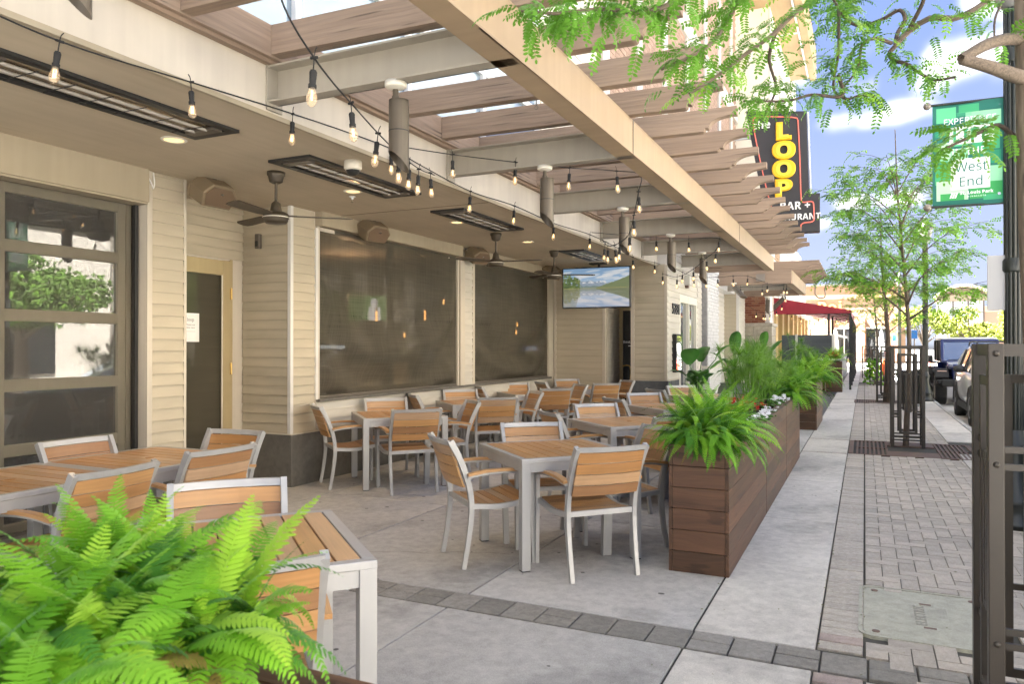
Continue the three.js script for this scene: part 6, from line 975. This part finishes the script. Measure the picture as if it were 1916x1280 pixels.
  low('yellow-green low tree behind the blue vehicle, rightmost of the far trees', 14.6, -72, 5.2, 3, [0.24, 0.30, 0.03]); low('yellow-green low tree behind the blue vehicle, in the middle of the far trees', 11.6, -75, 5.0, 5, [0.26, 0.31, 0.03]); low('yellow-green low tree left of the blue vehicle roof', 8.3, -76, 4.8, 7, [0.25, 0.29, 0.03]); low('yellow-green low tree behind the young trees up the street', 4.6, -74, 4.8, 9, [0.22, 0.28, 0.03]); low('yellow-green tree at the far right beside the tall pole', 16.6, -66, 4.4, 11, [0.23, 0.29, 0.03]);
  low('leafy street tree mirrored in the garage-door glass, across the road', 12.2, -14.5, 5.2, 13, [0.14, 0.26, 0.03], 1); low('second leafy street tree mirrored in the garage-door glass', 12.4, -21, 5.4, 15, [0.15, 0.27, 0.03], 1); low('third leafy street tree mirrored in the garage-door glass', 12.3, -28, 5.0, 17, [0.13, 0.25, 0.03], 1);
}

// ---------------------------------------------------------------- vehicles
function loft(st) { // st: [z, [[x,y],...]] half sections from the bottom centre to the top centre
  const k = st[0][1].length, P = [], I = [], U = []; for (const [z, s] of st) for (const sx of [1, -1]) for (const [x, y] of s) { P.push(x * sx, y, z); U.push(z, y); }
  const id = (i, side, j) => i * 2 * k + side * k + j;
  for (let i = 0; i + 1 < st.length; i++) for (let j = 0; j + 1 < k; j++) for (const s of [0, 1]) { const a = id(i, s, j), b = id(i, s, j + 1), c = id(i + 1, s, j), d = id(i + 1, s, j + 1); I.push(a, b, d, a, d, c); }
  for (const i of [0, st.length - 1]) for (let j = 0; j + 1 < k; j++) I.push(id(i, 0, j), id(i, 0, j + 1), id(i, 1, j + 1), id(i, 0, j), id(i, 1, j + 1), id(i, 1, j));
  const g = new THREE.BufferGeometry(); g.setAttribute('position', new THREE.Float32BufferAttribute(P, 3)); g.setAttribute('uv', new THREE.Float32BufferAttribute(U, 2)); g.setIndex(I); g.computeVertexNormals(); return g;
}
const paint = (r, g, b) => mat(r, g, b, 0.35, { clearcoat: 1, clearcoatRoughness: 0.03, metalness: 0.2 });
function wheel(parent, x, z, R, w, rimMat) {
  const t = add(parent, 'wheel', LA([[R * 0.6, -w / 2], [R * 0.93, -w / 2], [R, -w * 0.36], [R, w * 0.36], [R * 0.93, w / 2], [R * 0.6, w / 2]], 30).rotateZ(Math.PI / 2), m.darkRubber); t.position.set(x, R, z); const s = Math.sign(x);
  const sp = []; for (let i = 0; i < 5; i++) sp.push(B(0.02, R * 0.58, R * 0.16, s * w * 0.4, R * 0.33, 0, { r: 0.006 }).rotateX(i * 1.2566)); sp.push(C(R * 0.16, R * 0.16, 0.03, s * w * 0.41, 0, 0, 14, { rz: Math.PI / 2 }), new THREE.TorusGeometry(R * 0.62, R * 0.05, 8, 30).rotateY(Math.PI / 2).translate(s * w * 0.42, 0, 0)); add(t, 'rim', sp, rimMat);
  const tr = []; for (let i = 0; i < 40; i++) tr.push(B(w * 0.8, 0.01, R * 0.07, 0, R * 1.0, 0).rotateX(i * 0.157)); add(t, 'tread', tr, m.darkRubber);
}
{
  // boxy blue off-roader facing us
  const t = thing('off_road_vehicle', 'blue boxy off-road vehicle with a pale hardtop and black fenders, parked facing us', 'car', [2.7, -0.13, -25.3]), blue = paint(0.006, 0.016, 0.1);
  add(t, 'body', [loft([[-2.0, [[0, 0.55], [0.74, 0.55], [0.78, 0.75], [0.78, 1.12], [0.74, 1.15], [0, 1.15]]], [0.55, [[0, 0.5], [0.74, 0.5], [0.78, 0.75], [0.78, 1.14], [0.74, 1.17], [0, 1.17]]]]), loft([[0.5, [[0, 0.6], [0.6, 0.6], [0.7, 0.8], [0.7, 1.1], [0.62, 1.2], [0, 1.235]]], [1.2, [[0, 0.6], [0.56, 0.6], [0.64, 0.8], [0.64, 1.06], [0.56, 1.16], [0, 1.2]]], [1.72, [[0, 0.62], [0.48, 0.62], [0.55, 0.8], [0.55, 1.02], [0.48, 1.1], [0, 1.14]]]])], blue);
  add(t, 'roof', B(1.36, 0.09, 2.35, 0, 1.83, -0.8, { r: 0.04, s: 2 }), mat(0.62, 0.63, 0.63, 0.4));
  add(t, 'windscreen_frame', [B(1.42, 0.1, 0.09, 0, 1.78, 0.36, { r: 0.02 }), B(0.08, 0.66, 0.07, -0.68, 1.47, 0.46, { r: 0.015, rx: -0.28 }), B(0.08, 0.66, 0.07, 0.68, 1.47, 0.46, { r: 0.015, rx: -0.28 }), B(1.42, 0.08, 0.1, 0, 1.18, 0.55, { r: 0.02 })], blue);
  add(t, 'windscreen', B(1.3, 0.6, 0.012, 0, 1.48, 0.465, { rx: -0.28 }), m.glassMirror); add(t, 'cabin', BB(-0.68, 0.68, 1.17, 1.79, -1.92, 0.26), m.glassDark);
  for (const z of [-1.9, -0.95, -0.1]) for (const s of [-1, 1]) add(t, 'window_pillar', BB(s * 0.69 - 0.02, s * 0.69 + 0.02, 1.17, 1.8, z - 0.06, z + 0.06), m.black);
  for (const s of [-1, 1]) {
    for (const [z, l] of [[1.2, 'front_fender'], [-1.35, 'rear_fender']]) add(t, l, EX([[-0.56, 0.62], [-0.42, 0.98], [0.42, 0.98], [0.56, 0.78], [0.5, 0.72], [0.36, 0.9], [-0.36, 0.9], [-0.48, 0.62]], 0.3, { b: 0.015 }).rotateY(-Math.PI / 2).translate(s > 0 ? 0.94 : -0.64, 0, z), m.blackMatte);
    wheel(t, s * 0.79, 1.2, 0.41, 0.28, m.greyMetal); wheel(t, s * 0.79, -1.35, 0.41, 0.28, m.greyMetal);
    add(t, 'turn_signal', B(0.22, 0.06, 0.02, s * 0.78, 0.92, 1.665), mat(0.8, 0.5, 0.4, 0.25)); add(t, 'headlight', C(0.11, 0.11, 0.03, s * 0.38, 0.98, 1.735, 20, { rx: Math.PI / 2 }), mat(0.8, 0.8, 0.8, 0.1, { metalness: 0.3 }));
    add(t, 'door_mirror', [B(0.16, 0.22, 0.1, s * 0.98, 1.25, 0.32, { r: 0.03, s: 2 }), B(0.14, 0.04, 0.04, s * 0.85, 1.16, 0.32)], m.blackMatte); add(t, 'door_hinge', [B(0.03, 0.04, 0.1, s * 0.79, 1.0, 0.3), B(0.03, 0.04, 0.1, s * 0.79, 0.75, 0.3)], blue);
    add(t, 'running_board', B(0.14, 0.05, 1.5, s * 0.84, 0.47, -0.1, { r: 0.015 }), m.blackMatte); add(t, 'door', BB(s * 0.785 - 0.006, s * 0.785 + 0.006, 0.62, 1.14, -0.92, 0.3, { r: 0.004 }), blue);
  }
  add(t, 'grille', [B(1.06, 0.46, 0.04, 0, 0.9, 1.735, { r: 0.02 })], blue); add(t, 'grille_slot', [-3, -2, -1, 0, 1, 2, 3].map((i) => B(0.045, 0.3, 0.012, i * 0.078, 0.92, 1.757)), m.black); add(t, 'bumper', [B(1.66, 0.2, 0.24, 0, 0.62, 1.86, { r: 0.05, s: 2 }), B(0.2, 0.12, 0.3, -0.82, 0.64, 1.8, { r: 0.04 }), B(0.2, 0.12, 0.3, 0.82, 0.64, 1.8, { r: 0.04 })], m.blackMatte);
  add(t, 'wiper', [B(0.5, 0.015, 0.02, -0.3, 1.24, 0.545, { rz: 0.06 }), B(0.5, 0.015, 0.02, 0.35, 1.24, 0.545, { rz: 0.06 })], m.black);
}
function roadCar(name, label, x, z, turn, o) {
  const t = thing(name, label, 'car', [x, -0.13, z], turn), pm = o.paint, S = (w, y0, y1, c) => [[0, y0], [w * 0.86, y0], [w * 0.97, y0 + 0.12], [w, y0 + 0.3], [w * 0.985, y1 - 0.12], [w * 0.93, y1 - 0.02], [w * 0.82, y1], [0, y1 + c]];
  add(t, 'body', loft(o.body.map(([zz, w, y0, y1, c]) => [zz, S(w, y0, y1, c)])), pm);
  const Gs = (w, b, r, k) => [[0, b - 0.05], [w * 0.95, b - 0.05], [w * 0.93, b], [w * (0.93 - 0.17 * k), lerp(b, r, 0.86)], [w * (0.93 - 0.26 * k), r - 0.02], [w * 0.5, r + 0.01], [0, r + 0.025]];
  add(t, 'glasshouse', loft(o.cabin.map(([zz, w, b, r, k]) => [zz, Gs(w, b, r, k)])), m.glassMirror);
  const roof = o.cabin.filter((q) => q[5]); add(t, 'roof', loft(roof.map(([zz, w, b, r]) => [zz, [[0, r], [w * 0.6, r], [w * 0.735, lerp(b, r, 0.86)], [w * 0.71, r + 0.003], [w * 0.5, r + 0.028], [0, r + 0.045]]])), pm);
  const cab = o.cabin; for (const s of [-1, 1]) {
    for (const [i, j] of o.pillars) { const a = cab[i], b = cab[j]; add(t, 'pillar', TT([[s * a[1] * 0.93, a[2], a[0]], [s * (lerp(a[1], b[1], 0.5) * 0.86), lerp(a[2], b[3], 0.5), lerp(a[0], b[0], 0.5)], [s * b[1] * 0.715, b[3] - 0.01, b[0]]], 0.035, 0.03, 6, 8), o.pillarMat ?? pm); }
    for (const zz of o.bPillars) add(t, 'pillar', TB([[s * o.w * 0.925, o.belt, zz], [s * o.w * 0.745, o.roofY - 0.08, zz - 0.05]], 0.03, 6, 4), m.black);
    for (const zz of o.wheels) { wheel(t, s * (o.w - 0.1), zz, o.R, 0.23, o.rim ?? m.steel); const ar = new THREE.TorusGeometry(o.R + 0.05, 0.05, 6, 24, Math.PI).rotateY(Math.PI / 2).translate(s * (o.w - 0.02), o.R, zz); add(t, 'wheel_arch', [ar, C(o.R + 0.05, o.R + 0.05, 0.1, s * (o.w - 0.045), o.R, zz, 28, { rz: Math.PI / 2 })], m.blackMatte); }
    add(t, 'door_mirror', [SPH(0.12, 0, 0, 0, 12, 8).scale(1, 0.7, 0.6).translate(s * (o.w + 0.12), o.belt + 0.06, o.mirrorZ), B(0.12, 0.03, 0.05, s * (o.w + 0.02), o.belt + 0.01, o.mirrorZ)], o.mirrorMat ?? m.black);
    add(t, 'headlight', SPH(0.16, 0, 0, 0, 12, 8).scale(1.2, 0.5, 0.9).translate(s * o.w * 0.72, o.lampY, o.front - 0.16), mat(0.75, 0.77, 0.8, 0.08, { metalness: 0.3 }));
    add(t, 'sill_trim', B(0.03, 0.14, o.sill, s * (o.w - 0.01), 0.33, o.sillZ, { r: 0.01 }), m.blackMatte); for (const dz of [0.35, -0.75]) add(t, 'door_handle', B(0.02, 0.03, 0.18, s * (o.w + 0.0), o.belt - 0.14, dz - 0.3, { r: 0.008 }), pm);
    add(t, 'tail_lamp', B(0.1, 0.2, 0.16, s * o.w * 0.86, o.belt - 0.12, o.rear + 0.1, { r: 0.03 }), mat(0.5, 0.03, 0.03, 0.15));
    if (o.rails) add(t, 'roof_rail', TB([[s * o.w * 0.68, o.roofY + 0.02, 0.1], [s * o.w * 0.69, o.roofY + 0.08, -0.05], [s * o.w * 0.69, o.roofY + 0.08, -1.3], [s * o.w * 0.68, o.roofY + 0.02, -1.5]], 0.02, 6, 16), m.black);
  }
  if (o.rails) add(t, 'roof_bar', [B(o.w * 1.38, 0.03, 0.06, 0, o.roofY + 0.1, -0.2, { r: 0.01 }), B(o.w * 1.38, 0.03, 0.06, 0, o.roofY + 0.1, -1.1, { r: 0.01 })], m.black);
  add(t, 'grille', B(o.w * 1.1, 0.22, 0.05, 0, o.lampY - 0.05, o.front - 0.02, { r: 0.02 }), m.black); add(t, 'bumper', B(o.w * 1.5, 0.16, 0.06, 0, 0.38, o.front - 0.01, { r: 0.03 }), m.blackMatte); add(t, 'number_plate', B(0.34, 0.17, 0.012, 0, 0.48, o.front + 0.02), m.white);
}
roadCar('parked_suv', 'white sport utility car with a black roof rack, parked facing us before the blue off-roader', 2.86, -19.1, 0, { paint: paint(0.72, 0.73, 0.75), w: 0.92, belt: 1.08, roofY: 1.62, R: 0.36, wheels: [1.32, -1.34], mirrorZ: 0.62, lampY: 0.86, front: 2.22, rear: -2.3, sill: 1.9, sillZ: 0, rails: 1, pillarMat: paint(0.72, 0.73, 0.75),
  body: [[-2.3, 0.8, 0.5, 1.0, 0.01], [-2.15, 0.88, 0.36, 1.08, 0.01], [-1.2, 0.92, 0.3, 1.1, 0.01], [0.6, 0.92, 0.3, 1.06, 0.02], [1.0, 0.91, 0.3, 1.04, 0.06], [1.8, 0.89, 0.32, 0.97, 0.06], [2.1, 0.83, 0.38, 0.88, 0.05], [2.22, 0.74, 0.45, 0.78, 0.02]],
  cabin: [[-2.22, 0.84, 1.08, 1.12, 0.2], [-1.95, 0.88, 1.09, 1.55, 0.9, 1], [-1.2, 0.91, 1.09, 1.61, 1, 1], [-0.3, 0.91, 1.08, 1.63, 1, 1], [0.2, 0.91, 1.07, 1.6, 1, 1], [0.98, 0.9, 1.05, 1.1, 0.15]], pillars: [[5, 4], [0, 1]], bPillars: [-0.35, -1.35] });
roadCar('parked_sedan', 'silver-grey car at the right edge behind the nearest tree guard', 3.0, -11.6, 0, { paint: paint(0.3, 0.31, 0.32), w: 0.9, belt: 0.93, roofY: 1.44, R: 0.33, wheels: [1.36, -1.36], mirrorZ: 0.55, lampY: 0.68, front: 2.3, rear: -2.3, sill: 2.0, sillZ: 0,
  body: [[-2.3, 0.76, 0.45, 0.92, 0.02], [-2.1, 0.85, 0.32, 0.98, 0.02], [-1.2, 0.9, 0.26, 0.96, 0.02], [0.7, 0.9, 0.26, 0.93, 0.02], [1.1, 0.89, 0.26, 0.9, 0.05], [1.9, 0.86, 0.28, 0.8, 0.05], [2.2, 0.78, 0.34, 0.7, 0.03], [2.3, 0.68, 0.4, 0.6, 0.02]],
  cabin: [[-1.95, 0.8, 0.97, 1.0, 0.1], [-1.05, 0.87, 0.95, 1.38, 0.95, 1], [-0.4, 0.88, 0.94, 1.44, 1, 1], [0.15, 0.88, 0.93, 1.41, 1, 1], [1.1, 0.87, 0.91, 0.94, 0.1]], pillars: [[4, 3], [0, 1]], bPillars: [-0.3] });
roadCar('parked_hatchback', 'dark car mirrored in the garage-door glass, parked beside the nearest tree guard', 3.0, -6.1, 0, { paint: paint(0.03, 0.032, 0.035), w: 0.9, belt: 1.0, roofY: 1.52, R: 0.34, wheels: [1.3, -1.3], mirrorZ: 0.6, lampY: 0.76, front: 2.1, rear: -2.1, sill: 1.9, sillZ: 0,
  body: [[-2.1, 0.78, 0.45, 0.96, 0.01], [-1.95, 0.86, 0.32, 1.02, 0.01], [-1, 0.9, 0.28, 1.02, 0.01], [0.7, 0.9, 0.28, 0.99, 0.02], [1.0, 0.89, 0.28, 0.97, 0.05], [1.7, 0.87, 0.3, 0.88, 0.05], [2.0, 0.8, 0.36, 0.78, 0.03], [2.1, 0.7, 0.42, 0.68, 0.02]],
  cabin: [[-2.0, 0.8, 1.02, 1.05, 0.1], [-1.6, 0.86, 1.02, 1.45, 0.95, 1], [-0.5, 0.88, 1.01, 1.52, 1, 1], [0.1, 0.88, 1.0, 1.49, 1, 1], [1.0, 0.87, 0.98, 1.01, 0.1]], pillars: [[4, 3], [0, 1]], bPillars: [-0.3] });

// ---------------------------------------------------------------- further up the street
{
  const t = thing('red_awning', 'red fabric awning on black posts over the neighbouring terrace', 'awning', [0, 0, 0]), red = mat(0.42, 0.025, 0.05, 0.8, { transmission: 0.25, thickness: 0, map: T.paint });
  const z0 = -28, z1 = -45; add(t, 'canopy_end', G([[-2.95, 2.62, z0], [-0.41, 2.62, z0], [-0.41, 2.72, z0], [-2.95, 3.22, z0], [-2.95, 2.62, z0 - 0.012], [-0.41, 2.62, z0 - 0.012], [-0.41, 2.72, z0 - 0.012], [-2.95, 3.22, z0 - 0.012]], [[0, 1, 2], [0, 2, 3], [4, 6, 5], [4, 7, 6]]), red);
  for (let i = 0; i < 6; i++) { const a = lerp(z0 - 0.02, z1, i / 6), b = lerp(z0 - 0.02, z1, (i + 1) / 6); add(t, 'canopy_panel', G([[-2.95, 3.22, a], [-0.41, 2.72, a], [-0.41, 2.72, b], [-2.95, 3.22, b], [-2.95, 3.208, a], [-0.41, 2.708, a], [-0.41, 2.708, b], [-2.95, 3.208, b]], [[0, 1, 2], [0, 2, 3], [4, 6, 5], [4, 7, 6]]), red); add(t, 'canopy_rafter', TB([[-2.5, 3.12, a - 0.05], [-0.43, 2.68, a - 0.05]], 0.02, 6, 3), mat(0.2, 0.02, 0.03, 0.6)); }
  add(t, 'valance', BB(-0.412, -0.402, 2.55, 2.72, z1, z0), red);
  add(t, 'frame_rail', [BB(-2.5, -0.43, 2.6, 2.63, z0 - 0.06, z0 - 0.03), BB(-0.46, -0.43, 2.6, 2.63, z1, z0)], m.black);
  for (const [x, z] of [[-1.12, -28.1], [-0.45, -28.1], [-0.45, -31.4], [-0.45, -34.8], [-0.45, -38.2], [-0.45, -41.6], [-1.12, -31.4], [-0.45, -44.9]]) add(t, 'post', BB(x - 0.035, x + 0.035, 0, 2.62, z - 0.035, z + 0.035), m.black);
  const f = thing('privacy_fence', 'slate grey board fence with white posts in front of the red awning', 'fence', [0, 0, 0]), gm = [0, 1].map((i) => mat(0.075 + i * 0.012, 0.085 + i * 0.012, 0.1 + i * 0.012, 0.7, { map: T.siding }));
  for (let y = 0.08, i = 0; y < 1.8; y += 0.15, i++) for (const [a, b] of [[-2.62, -2.18], [-2.1, -1.02]]) add(f, 'board', BB(a, b, y, y + 0.146, -27.72, -27.69, { r: 0.004 }), gm[i % 2]);
  add(f, 'backing', BB(-2.62, -1.0, 0.08, 1.86, -27.73, -27.715), gm[0]); add(f, 'backing', BB(-0.925, -0.915, 0.08, 1.1, -44, -27.7), gm[0]);
  for (const x of [-2.14, -0.97]) add(f, 'post', BB(x - 0.04, x + 0.04, 0, 1.9, -27.74, -27.66, { r: 0.006 }), m.trimWhite);
  for (let y = 0.08, i = 0; y < 1.1; y += 0.15, i++) add(f, 'board', BB(-0.92, -0.89, y, y + 0.146, -44, -27.7), gm[i % 2]);
  // closed umbrellas, terrace tables
  const um = (x, z, l) => { const q = thing('closed_umbrella', l, 'umbrella', [x, 0, z], 0, 'closed white terrace umbrellas'); add(q, 'canopy', LA([[0.02, 2.55], [0.08, 2.4], [0.17, 1.7], [0.2, 1.3], [0.12, 1.15], [0.05, 1.2]], 9), m.white); add(q, 'pole', C(0.025, 0.025, 2.6, 0, 1.3, 0, 8), m.greyMetal); add(q, 'foot', C(0.3, 0.28, 0.06, 0, 0.03, 0, 16), m.greyMetal); };
  um(-1.55, -48, 'closed white umbrella under the far end of the red awning'); um(-0.55, -52, 'closed white umbrella beside the brown columns up the street'); um(0.9, -50, 'closed white umbrella in the sun near the hydrant');
  const tt = (x, z, l) => { const q = thing('terrace_table', l, 'table', [x, 0, z], 0, 'far terrace tables'); add(q, 'tabletop', C(0.4, 0.4, 0.03, 0, 0.73, 0, 18), m.greyMetal); add(q, 'pedestal', [C(0.03, 0.03, 0.72, 0, 0.36, 0, 8), C(0.25, 0.25, 0.02, 0, 0.01, 0, 14)], m.black); }; tt(-0.7, -50, 'small dark terrace table before the brown columns'); tt(-0.1, -53, 'small dark terrace table beyond the awning posts');
  const can = thing('white_canopy', 'white sloping canopy seen under the red awning', 'canopy', [0, 0, 0]); add(can, 'canopy_top', G([[-3.0, 2.6, -47], [-0.9, 2.05, -47], [-0.9, 2.05, -51], [-3, 2.6, -51], [-3.0, 2.5, -47], [-0.9, 1.95, -47], [-0.9, 1.95, -51], [-3, 2.5, -51]], [[0, 1, 2], [0, 2, 3], [4, 6, 5], [4, 7, 6], [0, 5, 1], [0, 4, 5]]), m.white); add(can, 'canopy_post', [BB(-0.95, -0.9, 0, 2, -47.1, -47.04), BB(-2.9, -2.85, 0, 2.5, -47.1, -47.04)], m.black);

  // building across the plaza with orange letters
  const b = thing('tan_shop_building', 'tan shop building at the end of the street with orange letters and brown brick columns', 'building', [0, 0, 0]), tan = mat(0.34, 0.22, 0.14, 0.9, { map: T.paint });
  add(b, 'wall', [BB(-16, 3.5, -0.1, 7.3, -92, -80)], tan); add(b, 'parapet', [BB(-16, 3.6, 6.1, 7.4, -92, -79.8)], mat(0.27, 0.15, 0.09, 0.9)); add(b, 'cornice', BB(-16.2, 3.8, 7.4, 7.55, -92.2, -79.6), m.bronze);
  for (const x of [-3.2, -0.4, 2.4]) { add(b, 'brick_column', BB(x - 0.45, x + 0.45, 0, 4.2, -80, -79.4, { r: 0.03 }), mat(0.34, 0.17, 0.1, 0.9)); }
  for (const x of [-1.8, 1.0]) { const w = add(b, 'window', BB(x - 0.85, x + 0.85, 0.3, 3.2, -80.05, -79.95), m.glassDark); add(w, 'frame', [BB(x - 0.9, x + 0.9, 3.2, 3.32, -79.95, -79.88), BB(x - 0.04, x + 0.04, 0.3, 3.2, -79.94, -79.9)], m.cream); }
  add(b, 'sign_letters', text3('Pei', 1.15, 0.12).translate(-3.1, 4.75, -79.9), mat(0.85, 0.2, 0.06, 0.6)); add(b, 'sign_disc', C(0.5, 0.5, 0.1, -4.6, 5.2, -79.9, 24, { rx: Math.PI / 2 }), mat(0.06, 0.06, 0.07, 0.5));
  // barrel-roofed building further right
  const d = thing('barrel_roof_building', 'pale shop building with a glazed corner tower under a curved barrel roof', 'building', [0, 0, 0]);
  const arc = []; for (let i = 0; i <= 12; i++) { const a = lerp(Math.PI * 0.80, Math.PI * 0.16, i / 12); arc.push([11.0 + 3.55 * Math.cos(a), 6.1 + 3.0 * Math.sin(a)]); } const arcIn = arc.map(([x, y]) => [x, y - 0.28]).reverse();
  add(d, 'barrel_roof', EX([...arc, ...arcIn], 6).translate(0, 0, -112), mat(0.62, 0.52, 0.38, 0.6)); add(d, 'tower_wall', [BB(8.2, 13.3, 7.1, 7.9, -111.5, -107.5), EX([[8.3, 7.8], [13.2, 7.8], [12.4, 8.3], [11.4, 8.7], [10.4, 8.7]], 3).translate(0, 0, -111)], mat(0.36, 0.3, 0.22, 0.8));
  for (let i = 0; i < 3; i++) for (let j = 0; j < 3; j++) add(d, 'window', BB(8.4 + i * 1.62, 9.9 + i * 1.62, 2.9 + j * 1.42, 4.2 + j * 1.42, -107.7, -107.6), mat(0.7, 0.72, 0.74, 0.1)); add(d, 'window_frame', [8.3, 9.95, 11.57, 13.2].map((x) => BB(x - 0.08, x + 0.08, 0, 7.1, -107.65, -107.5)), m.bronze);
  add(d, 'brick_wall', [BB(13.3, 15.3, -0.1, 6.3, -111, -107.6)], mat(0.42, 0.26, 0.18, 0.9)); add(d, 'brick_cap', BB(13.2, 15.4, 5.7, 6.4, -111.1, -107.5), mat(0.58, 0.44, 0.32, 0.9)); add(d, 'white_wall', BB(15.4, 34, -0.1, 5.9, -111, -108), m.trimWhite); add(d, 'roof_edge', BB(15.4, 34.2, 5.9, 6.25, -111.2, -107.8), m.bronze); add(d, 'tower_core', BB(8.4, 13.2, -0.1, 7.1, -111, -107.75), m.cream);
  const sgn = thing('hanging_shop_sign', 'small dark sign panel on the white wall at far right', 'sign', [18.2, 3.4, -107.9]); add(sgn, 'panel', BB(-0.9, 0.9, -0.4, 0.4, 0, 0.1), m.bronze); add(sgn, 'panel_edge', [BB(-0.95, 0.95, 0.4, 0.46, 0, 0.14), BB(-0.95, 0.95, -0.46, -0.4, 0, 0.14)], m.black);
  const fl = thing('railing', 'dark low railing along the far side of the street behind the blue off-roader', 'railing', [0, 0, 0]); add(fl, 'rail', [BB(9, 22, 1.0, 1.06, -62.03, -61.97), BB(9, 22, 0.1, 0.16, -62.03, -61.97)], m.black); for (let x = 9; x < 22; x += 0.9) add(fl, 'baluster', BB(x - 0.02, x + 0.02, 0, 1.05, -62.02, -61.98), m.black);
  const pk = (x, z, l) => { const q = thing('parking_sign', l, 'sign', [x, 0, z], 0, 'small blue signs up the kerb'); add(q, 'pole', C(0.025, 0.025, 2.1, 0, 1.05, 0, 8), m.greyMetal); add(q, 'plate', B(0.2, 0.32, 0.01, 0, 1.95, 0.03, { r: 0.004 }), mat(0.03, 0.2, 0.6, 0.5)); }; pk(1.75, -33, 'small blue sign on a pole left of the blue off-roader roof'); pk(1.5, -47, 'small blue sign further up between the young trees');

  // the sunlit row across the street, which the glass mirrors
  const row = (z0, z1, h, col, label) => { const q = thing('brick_shop_building', label, 'building', [0, 0, 0], 0, undefined), mt = mat(...col, 0.9, { map: T.paint }); add(q, 'wall', BB(15.6, 26, -0.1, h, z1, z0), mt); add(q, 'parapet', BB(15.4, 26, h, h + 0.5, z1, z0), m.cream); for (let z = z0 - 1.6; z > z1 + 1.5; z -= 2.6) { add(q, 'shop_window', BB(15.52, 15.62, 0.5, 3.0, z - 0.95, z + 0.95), m.glassDark); add(q, 'window_head', BB(15.45, 15.6, 3.05, 3.25, z - 1.1, z + 1.1), m.cream); if (h > 6.5) { add(q, 'upper_window', BB(15.52, 15.62, 4.4, 5.9, z - 0.6, z + 0.6), m.glassDark); add(q, 'sill', BB(15.45, 15.62, 4.25, 4.38, z - 0.75, z + 0.75), m.cream); } } };
  row(16, -2, 7.5, [0.56, 0.51, 0.44], 'tan shop building across the road, nearest the camera'); row(-2.2, -20, 6.0, [0.6, 0.53, 0.45], 'peach shop building across the road, in the middle of the row'); row(-20.2, -42, 7.4, [0.55, 0.49, 0.42], 'tan shop building across the road, at the far end of the row');
}
scene.updateMatrixWorld(true);
renderer.render(scene, camera);
